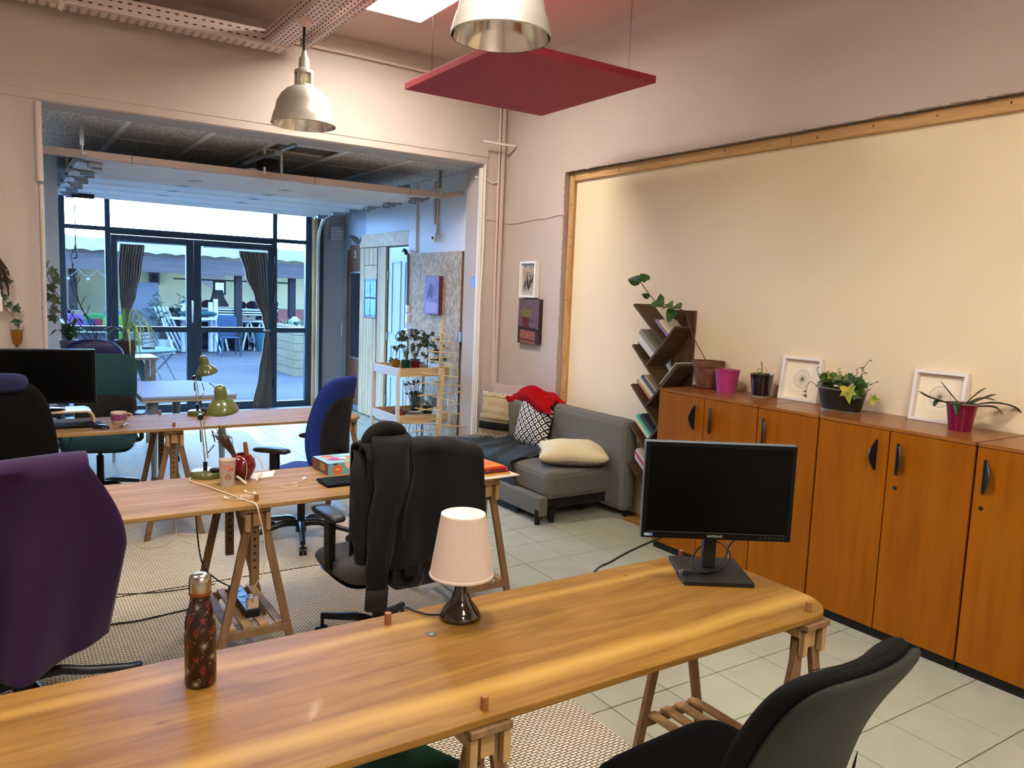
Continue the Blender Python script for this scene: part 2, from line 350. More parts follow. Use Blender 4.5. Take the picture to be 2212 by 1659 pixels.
# rounded cove where wall_right meets the ceiling
b = B(); R0 = .16
b.grid(lambda u, v: Vector((4.101 - R0 + R0*math.sin(u*PI/2), -3 + v*(YB+3), ZC+.001 - R0 + R0*math.cos(u*PI/2))), 8, 1)
b.out('cove', plaster, wall_right, smooth=60)
# ---- annex shell
w = B(); w.bx(3.96, 6.70, 0, 4.4, 8.22, 2.867); w.bx(4.14, 8.22, 0, 4.4, 9.9, 3.0)
annex_r = w.out('wall_annex_right', plaster_blue); annex_r['kind'] = 'structure'
w = B(); w.bx(4.14, 9.9, 0, 4.4, 10.9, 3.0); w.bx(3.77, 10.68, 0, 4.14, 10.9, 3.0); o = w.out('wall_annex_grey', plaster_dark); o['kind'] = 'structure'
w = B(); w.bx(-1.2, 9.25, 0, .565, 10.9, 2.9); w.bx(-1.4, 6.7, 0, -1.2, 10.9, 2.9); o = w.out('wall_annex_left', plaster_blue); o['kind'] = 'structure'
w = B(); w.bx(-1.4, 10.66, 2.66, 4.4, 10.9, 3.0); o = w.out('wall_annex_lintel', plaster_dark); o['kind'] = 'structure'
ceil2m = M('fibre_board', '#a59f97', .95, var=(70, '#ece6dc', (1, .35, 1)), bump=(90, .8, .003))
ceiling2 = B().bx(-1.4, 6.70, 2.885, 4.4, 10.9, 3.05).out('ceiling_annex', M('ceiling_void', '#6b6a6a', .9)); ceiling2['kind'] = 'structure'
xs = [-1.2, -.32, .27, .89, 1.50, 2.01, 2.62, 3.24, 3.96]
for i in range(len(xs)-1):
    for y0, y1 in ((6.70, 7.60), (7.625, 8.80), (8.825, 10.6)):
        if i == 5 and y0 == 6.70:
            B().bx(xs[i]+.015, 6.70, 2.867, xs[i+1]-.015, 6.83, 2.885).out('fibre_panel', ceil2m, ceiling2); B().bx(xs[i]+.015, 7.22, 2.867, xs[i+1]-.015, 7.60, 2.885).out('fibre_panel', ceil2m, ceiling2); continue
        B().bx(xs[i]+.015, y0, 2.867, xs[i+1]-.015, y1, 2.885).out('fibre_panel', ceil2m, ceiling2)
for x in xs[1:-1]:
    B().bx(x-.020, 6.70, 2.858, x+.020, 10.6, 2.872).out('joint_strip', M('strip_white', '#ffffff', .5), ceiling2)
for y in (7.6125, 8.8125): B().bx(-1.2, y-.010, 2.863, 3.96, y+.010, 2.871).out('joint_strip', white, ceiling2)
# reveal conduits and corner trunking on the near opening
b = B(); b.bx(3.800, 6.405, 0, 3.832, 6.43, 2.83); b.out('corner_bead', white, wall_back)
# ---- glazing ------------------------------------------------------
YG = 10.70
def frame(name, parent, x0, x1, z0, z1, t=.05, y=YG, d=.06): # rectangular frame as four bars
    b = B(); b.bx(x0, y-d/2, z0, x0+t, y+d/2, z1); b.bx(x1-t, y-d/2, z0, x1, y+d/2, z1); b.bx(x0+t, y-d/2, z0, x1-t, y+d/2, z0+t); b.bx(x0+t, y-d/2, z1-t, x1-t, y+d/2, z1)
    return b.out(name, anth, parent, bevel=.004)
def pane(parent, x0, x1, z0, z1, y=YG): return B().bx(x0, y-.004, z0, x1, y+.004, z1).out('pane', glass, parent)
def sidelight(n, x0, x1):
    o = struct('window_%d' % n); b = B(); t = .06 if n == 1 else .05
    b.bx(x0, YG-.035, 0, x0+.1 if n == 1 else x0+.06, YG+.035, 2.72); b.bx(x1-.06, YG-.035, 0, x1+(0 if n == 1 else .02), YG+.035, 2.72)
    for za, zb in ((0, .095), (1.035, 1.103), (2.245, 2.297), (2.66, 2.72)): b.bx(x0+.05, YG-.032, za, x1-.05, YG+.032, zb)
    b.out('window_frame', anth, o, bevel=.004)
    xa, xb = (x0+.1, x1-.06) if n == 1 else (x0+.06, x1-.06)
    for za, zb in ((.095, 1.035), (1.103, 2.245), (2.297, 2.66)): pane(o, xa, xb, za, zb)
    return o
sidelight(1, .615, 1.19); sidelight(2, 3.14, 3.65)
o = struct('window_3'); b = B(); b.bx(1.19, YG-.035, 2.215, 3.14, YG+.035, 2.297); b.bx(1.19, YG-.035, 2.66, 3.14, YG+.035, 2.72); b.out('window_frame', anth, o, bevel=.004); pane(o, 1.19, 3.14, 2.297, 2.66)
for n, xa, xb in ((1, 1.192, 2.128), (2, 2.132, 3.138)):
    o = struct('door_%d' % n); y = YG-.03
    s0, s1 = (.068, .088) if n == 1 else (.088, .075)
    b = B(); b.bx(xa, y-.03, .015, xa+s0, y+.03, 2.21); b.bx(xb-s1, y-.03, .015, xb, y+.03, 2.21)
    for za, zb in ((.015, .115), (1.035, 1.103), (2.135, 2.21)): b.bx(xa+s0, y-.028, za, xb-s1, y+.028, zb)
    b.out('door_frame', anth, o, bevel=.004)
    pane(o, xa+s0, xb-s1, .115, 1.035, y); pane(o, xa+s0, xb-s1, 1.103, 2.135, y)
    for z in (.35, 1.15, 1.5, 2.0):
        xh = xa-.004 if n == 1 else xb+.004
        B().cyl((xh, y-.04, z-.06), (xh, y-.04, z+.06), .011, n=10).out('hinge', darkm, o, smooth=40)
b = B(); b.tube(bez([(2.10, 10.61, 1.16), (2.10, 10.57, 1.18), (2.10, 10.56, 1.30), (2.10, 10.57, 1.42), (2.10, 10.61, 1.44)], 16), .010); b.out('door_handle', chrome, bpy.data.objects['door_1'], smooth=60)
# timber lining and dark stop beside the glazing
B().bx(3.675, 10.60, 0, 3.735, 10.74, 2.62).out('trim_3', trimwoodz)['kind'] = 'structure'
B().bx(3.735, 10.56, 0, 3.80, 10.70, 2.66).out('trim_4', anth)['kind'] = 'structure'
B().bx(.565, 10.60, 0, .615, 10.74, 2.66).out('trim_5', anth)['kind'] = 'structure'
B().bx(.3, 10.5, 0, 3.9, 10.70, .012).out('trim_6', M('threshold', '#9aa2a8', .5))['kind'] = 'structure'
# ================================================================= FIXTURES
# ---- overhead sectional door stored under the annex ceiling
secm = M('section_white', '#f0f3f6', .35); zinc = M('zinc', '#8d9296', .4, metal=.8); trackm = M('track_white', '#d3d6d6', .4)
sd_ = thing('sectional_door', 'white panelled garage door stored overhead behind the wide opening', 'garage door', (2.13, 8.9, 2.6))
ys = [7.16, 7.80, 8.34, 8.88, 9.42, 9.96, 10.50]
for k in range(6):
    b = B(); ya, yb = ys[k]-8.9, ys[k+1]-8.9-.004; b.bx(-1.50, ya, .008, 1.52, yb, .045)
    nrib = 6; 
    for j in range(nrib):
        yy = ya + (j+.5)*(yb-ya)/nrib; 
        if k in (2, 3, 4) and 1 <= j <= 4: continue
        b.bx(-1.50, yy-.012, .002, 1.52, yy+.012, .010)
    b.bx(-1.50, yb-.02, .003, 1.52, yb-.002, .012); b.out('door_panel', secm, sd_, bevel=.0015)
for k in range(1, 5):
    for x in (-.55, .28):
        b = B(); y = ys[k]-8.9+ (.0)
        b.box((x, y, .001), (.05, .05, .004)); b.box((x-.03, y+.028, .001), (.05, .014, .004)); b.box((x+.03, y-.028, .001), (.05, .014, .004)); b.out('hinge', zinc, sd_)
for k in range(0, 6):
    for x, sg in ((-1.47, -1), (1.50, 1)):
        b = B(); y = ys[k]-8.9+.12; b.box((x-sg*.05, y, -.02), (.10, .11, .035)); b.box((x-sg*.07, y+.05, -.035), (.08, .02, .03)); b.cyl((x, y, -.005), (x+sg*.09, y, .015), .009); b.cyl((x+sg*.05, y, .01), (x+sg*.08, y, .01), .022); b.out('roller_bracket', zinc, sd_)
b = B(); b.box((-1.28, 1.08, -.03), (.22, .03, .05)); b.box((-1.28, 1.12, -.03), (.22, .015, .015)); b.out('lift_handle', darkm, sd_, bevel=.003)
tr = thing('door_track', 'white steel track curving down left side of garage door', 'track', (.60, 8.9, 2.63), 0, None)
tr2 = thing('door_track', 'white steel track curving down right side of garage door', 'track', (3.72, 8.9, 2.63), 0, None)
for t_, sg in ((tr, -1), (tr2, 1)):
    pts = [(0, -1.9, .03), (0, 1.25, .0)]+[(0, 1.25+.38*math.sin(a), -.38+.38*math.cos(a)) for a in [i*PI/16 for i in range(1, 9)]]+[(0, 1.63, -2.60)]
    b = B(); prev = None
    for p0, p1 in zip(pts, pts[1:]):
        v = (Vector(p1)-Vector(p0)).normalized()*.004
        b.bar(Vector(p0)-v, Vector(p1)+v, .008, .075, (1, 0, 0))
        n = Vector((0, v.z, -v.y)).normalized()*.033
        b.bar(Vector(p0)+n-v+Vector((-sg*.014, 0, 0)), Vector(p1)+n+v+Vector((-sg*.014, 0, 0)), .035, .012, (1, 0, 0))
    b.out('rail', trackm, t_); b = B()
    b.bar((0, -1.86, .06), (0, -1.86, .25), .03, .004); b.out('hanger', zinc, t_); B().bar((0, -.4, .04), (0, -.4, .25), .03, .004).out('hanger', zinc, t_)
# operator boom and motor
op = thing('door_opener', 'grey garage door opener hanging from the annex ceiling opening', 'opener', (2.02, 7.15, 2.75))
b = B(); b.bar((0, -.42, .03), (-.02, 1.2, .04), .05, .03); b.bar((-.16, .05, -.03), (.12, -.5, .10), .03, .02); b.out('boom', zinc, op)
b = B(); b.box((.03, -.02, -.02), (.14, .20, .07)); b.out('motor', darkm, op, bevel=.006)
B().bar((-.02, -.1, -.12), (-.02, -.1, .11), .02, .006).out('bracket', trackm, op); B().bar((.14, -.06, -.12), (.14, -.06, .11), .02, .006).out('bracket', trackm, op); B().box((-.1, .1, -.08), (.05, .16, .04), (0, 0, .4)).out('clamp', trackm, op)
# long trunking across the opening
bm_ = thing('cable_trunking', 'long beige cable trunking spanning the opening below door edge', 'trunking', (2.1, 7.09, 2.63))
b = B(); b.bx(-1.83, -.03, -.028, 1.75, .03, .03); b.out('duct', M('beige_trunking', '#c6aea2', .6), bm_, bevel=.004)
b = B(); b.bar((1.72, .0, 0), (1.86, -.09, .03), .055, .05); b.out('elbow', M('beige_trunking', '#c6aea2', .6), bm_, bevel=.004)
b = B()
for x in (-1.15, .35, 1.3): b.bx(x, -.032, -.030, x+.008, .032, .032)
b.out('joint', M('joint_tan', '#8e7a68', .6), bm_)
# pull cord with hook
cd = thing('pull_cord', 'dark pull cord with hook hanging from garage door', 'cord', (.785, 10.22, 2.58))
b = B(); b.tube([(0, 0, 0), (.002, 0, -.3), (.0, 0, -.53)], .005); b.out('cord', M('blue_cord', '#2d4a5c', .7), cd)
b = B(); b.tube(bez([(0, 0, -.53), (.005, 0, -.60), (.012, 0, -.66), (-.005, 0, -.69), (-.03, 0, -.68)], 14), .008); b.out('hook', M('black_hook', '#10181d', .4), cd, smooth=60)
# ---- long pipe and conduits of annex right wall
def conduit(pts, r, mat, label, cat='conduit', name='conduit', clips=()):
    t = thing(name, label, cat, pts[0]); p0 = Vector(pts[0])
    B().tube([Vector(p)-p0 for p in pts], r, 8).out('pipe', mat, t, smooth=50)
    for c in clips: B().box(Vector(c)-p0, (.03, .02, .018)).out('clip', mat, t)
    return t
pvc = M('pvc_white', '#d5d3ce', .5); pvcb = M('pvc_beige', '#cbb8ac', .55)
conduit([(3.945, 8.0, 2.85), (3.945, 7.99, 2.06)], .012, pvc, 'white pipe down annex wall, ending over the chipboard', clips=[(3.95, 7.99, 2.5), (3.95, 7.99, 2.25)])
t = conduit([(3.945, 7.51, 2.86), (3.945, 7.51, 2.27)], .012, pvc, 'white pipe down annex wall to black sensor box', clips=[(3.95, 7.51, 2.62), (3.95, 7.51, 2.42)])
B().box((-.012, .03, -.25), (.03, .035, .45)).out('trunking', pvcb, t)
B().box((-.02, 0, -.62), (.04, .045, .09)).out('sensor_box', white, t, bevel=.005); B().box((-.045, .03, -.62), (.02, .03, .03)).out('sensor', black, t)
conduit([(3.985, 6.385, 3.50), (3.987, 6.385, 1.8), (4.02, 6.385, .05)], .012, pvcb, 'thin cream pipe running down the corner behind the sofa', clips=[(3.987, 6.39, 3.1), (3.987, 6.39, 2.2), (4.0, 6.39, 1.2)])
t = thing('corner_trunking', 'square cream trunking beside the corner pipe near the wall pictures', 'trunking', (4.02, 6.385, 0)); B().bx(-.012, -.015, .1, .02, .012, 3.56).out('duct', pvcb, t, bevel=.003)
conduit([(3.84, 6.388, 2.86), (3.845, 6.388, 2.1), (3.83, 6.388, 1.6), (3.84, 6.388, .1)], .009, white, 'white pipe along right edge of the wide opening')
conduit([(3.98, 6.388, 2.72), (3.92, 6.386, 2.70), (3.86, 6.388, 2.73), (3.80, 6.5, 2.76)], .005, white, 'thin horizontal white cable beside top corner of opening', 'cable', 'cable')
conduit([(3.76, 6.30, 3.05), (4.085, 6.26, 3.04)], .012, white, 'short white rod bridging the corner above the opening', 'rod', 'corner_rod')
conduit([(.285, 6.37, 2.85), (.285, 6.37, 2.32)], .022, pvcb, 'thick beige pipe at the left edge of the wide opening', 'pipe', 'drain_pipe')
conduit([(.292, 6.372, 2.30), (.292, 6.372, .0)], .014, pvcb, 'slim lower beige pipe at left edge of wide opening', 'pipe', 'drain_pipe')
# thin conduit under ceiling to the right of trays
conduit([(1.95, 6.37, 3.585), (2.45, 6.37, 3.585), (3.2, 6.37, 3.575), (4.08, 6.37, 3.57)], .014, pvcb, 'horizontal beige pipe just under the ceiling on back wall')
# ---- perforated cable trays
traym = M('tray_pink_white', '#dcc8c0', .55); holem = M('slot_dark', '#2c1c18', .9)
def tray(name, label, loc, length, wd, ht, axis, slots):
    t = thing(name, label, 'cable tray', loc, 0 if axis == 'x' else PI/2)
    b = B(); b.bx(0, -wd/2, 0, length, wd/2, .003); b.bx(0, -wd/2, 0, length, -wd/2+.003, ht); b.bx(0, wd/2-.003, 0, length, wd/2, ht); b.out('channel', traym, t)
    b = B(); n = int(length/.06)
    for i in range(n):
        x = .04+i*.06
        for s in range(slots): yy = -wd/2 + wd*(s+.5)/slots; b.bx(x, yy-.004, -.0015, x+.022, yy+.004, .0)
        for z in (ht*.35, ht*.75):
            b.bx(x, -wd/2-.0015, z-.004, x+.026, -wd/2, z+.004); b.bx(x, wd/2, z-.004, x+.026, wd/2+.0015, z+.004)
    b.out('slots', holem, t, kind='stuff'); return t
tA = tray('cable_tray', 'long perforated cable tray along the back wall at top left', (.0, 6.24, 3.46), 1.93, .16, .11, 'x', 4)
b = B(); b.bx(.40, -.14, .0, 1.95, -.10, -.012); b.out('support_rail', traym, tA)
b = B(); b.bx(.28, -.09, -.01, .42, -.085, .20); b.bx(.0, -.09, .02, .17, -.085, .20); b.out('cover_plate', traym, tA)
b = B(); b.bar((.41, -.12, -.06), (.47, -.14, .10), .03, .02); b.out('bracket', pvcb, tA)
tray('cable_tray', 'wide perforated cable tray running overhead with the bell lamp hung from it', (1.83, 2.4, 3.46), 3.78, .17, .10, 'y', 5)
tray('cable_tray', 'narrow perforated cable tray overhead, right of the wide one', (2.06, 2.4, 3.50), 3.78, .07, .07, 'y', 2)
b = B(); b.tube(bez([(.55, 6.22, 3.56), (.6, 6.2, 3.64), (.8, 6.22, 3.60), (1.1, 6.24, 3.57), (1.6, 6.25, 3.565)], 20), .009)
b.tube(bez([(.42, 6.2, 3.5), (.5, 6.17, 3.56), (.52, 6.16, 3.66), (.45, 6.17, 3.71)], 20), .012); b.tube(bez([(.46, 6.2, 3.5), (.55, 6.18, 3.56), (.58, 6.18, 3.66), (.55, 6.17, 3.71)], 20), .012)
tag(b.out('cable_bundle', M('cable_dark', '#241a18', .7), smooth=60), 'loose dark and pale cables curling into the tray at top left', 'cables')
# ---- ceiling LED panels
ledm = M('led_emitter', '#ffffff', .5); nt = ledm.node_tree; bs = nt.nodes['Principled BSDF']; bs.inputs['Emission Color'].default_value = (*LEDC, 1); bs.inputs['Emission Strength'].default_value = LED
def led(x, y, label, w=.58, l=.58):
    t = thing('ceiling_light', label, 'ceiling light', (x, y, 3.68)); fr = B(); W_, L_ = w/2+.012, l/2+.012
    fr.bx(-W_, -L_, -.012, W_, -l/2, .028); fr.bx(-W_, l/2, -.012, W_, L_, .028); fr.bx(-W_, -l/2, -.012, -w/2, l/2, .028); fr.bx(w/2, -l/2, -.012, W_, l/2, .028); fr.out('frame', white, t)
    B().bx(-w/2, -l/2, -.006, w/2, l/2, .0).out('diffuser', ledm, t); return t
led(2.43, 5.25, 'bright square LED ceiling panel above the red acoustic panel')
led(1.3, 2.4, 'bright LED ceiling panel over the front desk, above the frame'); led(1.1, -.7, 'bright LED ceiling panel behind the camera, middle of the room', .58, .9); led(-.9, 3.0, 'bright LED ceiling panel over the left side of the room', .58, .58); led(.4, -2.2, 'bright LED ceiling panel at the rear of the room', .58, .58)
# ---- red acoustic panel
rp = thing('acoustic_panel', 'red square acoustic panel hanging flat from ceiling wires', 'acoustic panel', (2.95, 4.42, 3.03))
B().bx(-.58, -.62, 0, .56, .62, .045).out('panel', M('red_felt', '#a03542', .75, bump=(300, .2, .001)), rp, bevel=.003)
for x, y in ((-.45, -.48), (.45, -.48), (-.45, .48), (.45, .48)): B().cyl((x, y, .045), (x, y, .67), .0014, n=6).out('wire', darkm, rp)
# ---- bell pendants
spun = M('spun_aluminium', '#c2bcb2', .42, metal=.65); refl = M('polished_reflector', '#dedad6', .10, metal=1); flex = M('black_flex', '#191516', .6)
def pendant(loc, label, ceil):
    t = thing('pendant_lamp', label, 'pendant lamp', loc, .3)
    prof = [(.212, 0), (.216, .006), (.205, .05), (.195, .085), (.19, .09), (.178, .15), (.150, .20), (.115, .235), (.085, .25), (.07, .252)]
    B().lathe(prof, n=48).out('shade', spun, t, smooth=40)
    B().lathe([(.209, .001), (.199, .05), (.185, .09), (.172, .148), (.145, .195), (.11, .228), (.06, .245), (0, .246)], n=48).out('reflector', refl, t, smooth=60)
    c = B().lathe([(.07, .25), (.068, .262), (.062, .27)], n=32); 
    for k in range(4): a = k*PI/2+.4; c.box((.056*math.cos(a), .056*math.sin(a), .305), (.016, .03, .085), (0, 0, a))
    c.lathe([(.062, .34), (.066, .345), (.064, .36), (.036, .38), (.034, .44), (.022, .455), (.014, .49), (0, .492)], n=32); c.out('cap', spun, t, smooth=40)
    B().lathe([(.03, .25), (.045, .27), (.045, .34), (0, .345)], n=20).out('lampholder', M('lamp_cream', '#e8dfb8', .5), t, smooth=40)
    h = ceil-loc[2]; b = B(); n = 60
    for ph in (0, PI): b.tube([(.006*math.cos(i*.9+ph), .006*math.sin(i*.9+ph), .49+(h-.52)*i/n) for i in range(n+1)], .005, 6)
    b.out('flex', flex, t, smooth=60); B().lathe([(0, h), (.05, h), (.048, h-.02), (.015, h-.05), (0, h-.05)], n=24).out('ceiling_rose', M('rose_pink', '#d9b8ae', .5), t, smooth=40)
    B().ell((0, 0, .16), (.035, .035, .06)).out('bulb', M('frosted_bulb', '#d8d5cf', .3), t, smooth=60); return t
pendant((1.80, 5.42, 2.765), 'silver bell pendant lamp hanging at left before the wide opening', 3.46)
pendant((1.84, 2.97, 2.765), 'silver bell pendant cut off by the top edge, mirror inside', 3.46)
# ---- wall pictures and notes
frm = M('frame_white', '#e9e6e1', .4)
def box_frame(parent, w, h, d, t, mat=frm):   # in local XZ plane facing -Y
    b = B(); b.bx(-w/2, 0, 0, -w/2+t, d, h); b.bx(w/2-t, 0, 0, w/2, d, h); b.bx(-w/2+t, 0, 0, w/2-t, d, t); b.bx(-w/2+t, 0, h-t, w/2-t, d, h)
    return b.out('frame', mat, parent, bevel=.0015)
p1 = thing('wall_picture', 'white framed black and white leaf print, above the still life canvas', 'picture', (4.045, 5.93, 1.655), -PI/2)
box_frame(p1, .25, .325, .05, .018); B().bx(-.107, .025, .018, .107, .03, .307).out('mount', M('mount_grey', '#b7b2ae', .8), p1)
B().bx(-.10, .022, .045, .10, .026, .275).out('print', M('print_cream', '#b5a293', .8), p1)
b = B(); r = random.Random(3)
for (x0, z0, x1, z1, wd) in ((-.01, .06, -.04, .24, .030), (.0, .06, .05, .25, .024), (-.05, .05, -.06, .2, .02), (.03, .10, .085, .24, .022), (.0, .05, .01, .17, .025), (-.085, .06, -.06, .16, .012)):
    dx, dz = x1-x0, z1-z0; l = math.hypot(dx, dz); nx, nz = -dz/l, dx/l
    b.face([(x0, .0215, z0), (x0+dx*.35+nx*wd/2, .0215, z0+dz*.35+nz*wd/2), (x1, .0215, z1), (x0+dx*.45-nx*wd/2, .0215, z0+dz*.45-nz*wd/2)])
for i in range(46):
    x, z = r.uniform(-.095, .095), r.uniform(.05, .27); b.face([(x, .021, z), (x+.004, .021, z+.01), (x+r.uniform(-.01, .01), .021, z+.026), (x-.004, .021, z+.012)])
b.out('leaf_print', M('ink_black', '#22252a', .8), p1)
p2 = thing('wall_canvas', 'dark still life canvas of a pot on a chest below leaf print', 'canvas', (4.058, 5.90, 1.238), -PI/2)
B().bx(-.165, 0, 0, .165, .04, .405).out('canvas', M('canvas_plum', '#3a2530', .8), p2)
def flat(parent, name, poly, mat, y=-.001): return B().face([(x, y, z) for x, z in poly]).out(name, mat, parent)
flat(p2, 'painted_wall', [(-.163, .15), (.163, .13), (.163, .403), (-.163, .403)], M('paint_mauve', '#7c6470', .8, var=(26, '#3f2c38', (5, 1, 1))))
flat(p2, 'painted_pot', [(-.105, .24), (.03, .235), (.035, .31), (-.11, .315)], M('paint_olive', '#6d6231', .8), -.002)
flat(p2, 'painted_jar', [(-.09, .15), (.01, .15), (.015, .235), (-.10, .24)], M('paint_wine', '#5a1f24', .8), -.0018)
flat(p2, 'painted_shelf', [(-.163, .14), (.163, .12), (.163, .135), (-.163, .155)], M('paint_dark', '#2b161c', .8), -.0022)
flat(p2, 'painted_drawer', [(-.125, .045), (.12, .03), (.12, .11), (-.125, .125)], M('paint_brown', '#8a5140', .8), -.0024)
flat(p2, 'painted_base', [(-.125, .005), (.12, .0), (.12, .02), (-.125, .035)], M('paint_brown', '#8a5140', .8), -.0024)
flat(p2, 'painted_knob', [(-.01, .075), (.005, .072), (.004, .09), (-.008, .092)], M('paint_tan', '#b98b60', .8), -.003)
t = thing('wall_note', 'small blue paper note pinned to the opening reveal', 'note', (3.826, 6.50, 1.73), -PI/2)
B().bx(-.06, 0, 0, .06, .002, .10).out('paper', M('note_blue', '#86aee6', .7), t); B().cyl((0, -.004, .095), (0, .001, .095), .005, n=8).out('pin', black, t)
# ---- chipboard sheet with canvas, boxes
osb = M('osb', '#94806a', .85, var=(55, '#cdb99f', (1, 1, .42)), bump=(60, .6, .003))
t = thing('chipboard_sheet', 'tall chipboard sheet fixed to the annex right wall', 'board', (3.943, 7.55, 0)); B().bx(-.012, -.62, .02, .010, .62, 2.09).out('sheet', osb, t); B().bx(-.013, -.622, .02, .008, -.62, 2.09).out('edge', M('osb_edge', '#6b3f26', .8), t)
t = thing('wall_canvas', 'pale violet box canvas with a seated figure, on the chipboard', 'canvas', (3.885, 7.48, 1.435), -PI/2)
B().bx(-.16, 0, 0, .16, .05, .405).out('canvas', M('canvas_edge', '#5b2f33', .8), t)
flat(t, 'painted_ground', [(-.158, .003), (.158, .003), (.158, .402), (-.158, .402)], M('canvas_violet', '#9a8fb8', .8, var=(9, '#7d74a6', (1, 1, 2))))
flat(t, 'painted_figure', [(-.09, .15), (-.10, .22), (-.05, .30), (-.02, .33), (.03, .29), (.04, .22), (.0, .14), (-.03, .20)], M('paint_shadow', '#5a5683', .8), -.002)
flat(t, 'painted_lantern', [(.06, .20), (.10, .20), (.10, .29), (.06, .29)], M('paint_shadow2', '#6a6290', .8), -.002)
flat(t, 'painted_plinth', [(-.13, .02), (.13, .02), (.12, .12), (-.12, .13)], M('paint_pale', '#a79ac0', .8), -.002)
t = thing('wall_switch', 'grey outdoor switch box at right edge of chipboard', 'switch', (3.93, 6.90, 1.18), -PI/2); B().bx(-.04, -.02, 0, .04, .03, .10).out('housing', M('switch_blue', '#5d7284', .5), t, bevel=.006); B().box((.02, -.024, .05), (.035, .01, .09)).out('rocker', M('switch_grey', '#9fa8ad', .5), t)
t = thing('socket_boxes', 'column of white and grey junction boxes beside chipboard', 'junction box', (3.90, 8.12, 1.15), -PI/2)
B().bx(-.03, 0, .16, .03, .05, .26).out('box', white, t, bevel=.006); B().bx(-.03, 0, .28, .03, .05, .36).out('box', white, t, bevel=.006); B().bx(-.03, -.01, 0, .05, .05, .10).out('box', white, t, bevel=.006); B().bx(.06, 0, .01, .12, .05, .10).out('socket', M('socket_grey', '#4b4f52', .5), t, bevel=.006)
b = B(); b.tube(bez([(-.02, .02, .36), (-.02, .02, .6), (-.03, .02, .9), (-.05, .01, .97), (-.10, .03, .98)], 20), .012); b.out('cable', M('cable_grey', '#6e7376', .6), t, smooth=60)
b = B(); b.tube(bez([(-.03, .0, .93), (-.06, -.01, .98), (-.12, .0, .97)], 12), .016); b.out('bend', black, t, smooth=60)
# ---- wooden sliding door, white panel door, brown door no 3
wd = wood('barn_wood', '#a68a67', '#d2b68c', 'z', .8, .6, knots=True); wdh = wood('barn_wood_across', '#a68a67', '#d2b68c', 'y', .8, .6, knots=True)
t = thing('barn_door', 'natural wood plank sliding door with a four pane light', 'door', (4.06, 9.46, 0), -PI/2)
for xa, xb, za, zb, mt in ((-.42, -.27, .02, 2.20, wd), (-.268, -.19, .02, 1.30, wd), (-.188, -.10, .02, 1.30, wd), (-.098, .02, .02, 1.30, wd), (.022, .13, .02, 1.30, wd), (.16, .40, .02, 2.20, wd), (-.268, -.12, 1.98, 2.20, wd), (-.118, .02, 1.98, 2.20, wd), (.022, .13, 1.98, 2.20, wd), (-.268, .13, 1.80, 1.975, wdh)):
    b = B(); b.bx(xa, 0, za, xb-.003, .035, zb); b.out('plank', mt, t, bevel=.003)
B().bx(-.42, -.01, 2.205, 1.25, .045, 2.37).out('top_board', wdh, t, bevel=.004)
B().bx(.13, .005, .02, .16, .04, 2.2).out('edge_strip', M('edge_rust', '#6b3024', .7), t); B().bx(-.268, .03, .02, .40, .05, 2.2).out('backing', M('barn_back', '#5f4d39', .8), t)
gl = M('frost_light', '#8fc0dc', .25, bump=(30, 1, .02))
for i in range(2):
    for j in range(2): B().bx(-.235+i*.18, -.004, 1.33+j*.235, -.065+i*.18, .02, 1.555+j*.235).out('pane', gl, t, bevel=.01)
b = B(); b.bx(-.262, -.008, 1.31, -.24, .02, 1.80); b.bx(.125, -.008, 1.31, .128, .02, 1.80); b.bx(-.262, -.008, 1.31, .128, .02, 1.328); b.bx(-.262, -.008, 1.79, .128, .02, 1.80); b.out('light_frame', M('lead_grey', '#8b97a0', .5), t)
dw = M('door_white', '#b9c6d4', .45)
t = thing('panel_door', 'white panelled interior door between barn door and chipboard', 'door', (4.085, 8.64, 0), -PI/2)
B().bx(-.38, 0, .01, .41, .04, 2.19).out('leaf', dw, t, bevel=.003)
for za, zb in ((.15, .62), (.72, 1.02), (1.13, 2.02)):
    for xa, xb in ((-.28, -.02), (.08, .33)):
        b = B(); fw = .022
        b.bx(xa, -.010, za, xa+fw, 0, zb); b.bx(xb-fw, -.010, za, xb, 0, zb); b.bx(xa, -.010, za, xb, 0, za+fw); b.bx(xa, -.010, zb-fw, xb, 0, zb); b.out('moulding', dw, t, bevel=.004)
for z in (.3, 1.1, 1.85): B().cyl((-.385, -.01, z-.05), (-.385, -.01, z+.05), .010, n=8).out('hinge', steel, t)
br = wood('brown_laminate', '#5e3d2b', '#77503a', 'z', .8, .45)
t = thing('brown_door', 'brown hinged door with narrow dark window and number 3 above', 'door', (4.125, 10.19, 0), -PI/2)
B().bx(-.27, -.02, .09, .27, .02, 2.06).out('leaf', br, t, bevel=.003); B().bx(-.22, -.035, 2.06, .27, .02, 2.20).out('header', br, t, bevel=.003); B().bx(-.14, -.03, 2.20, .27, .02, 2.255).out('cornice', br, t, bevel=.003)
B().bx(-.27, -.01, .0, .27, .02, .085).out('kick_plate', M('kick_grey', '#7f8a90', .5), t)
b = B(); xa, xb, za, zb = -.13, .25, .72, 1.90
b.bx(xa, -.03, za, xa+.02, -.018, zb); b.bx(xb-.02, -.03, za, xb, -.018, zb); b.bx(xa, -.03, za, xb, -.018, za+.02); b.bx(xa, -.03, zb-.02, xb, -.018, zb); b.out('window_trim', M('alu', '#9aa0a3', .35, metal=.8), t)
B().bx(xa+.02, -.024, za+.02, xb-.02, -.018, zb-.02).out('dark_glass', M('dark_glass', '#15222b', .12, coat=.6), t)
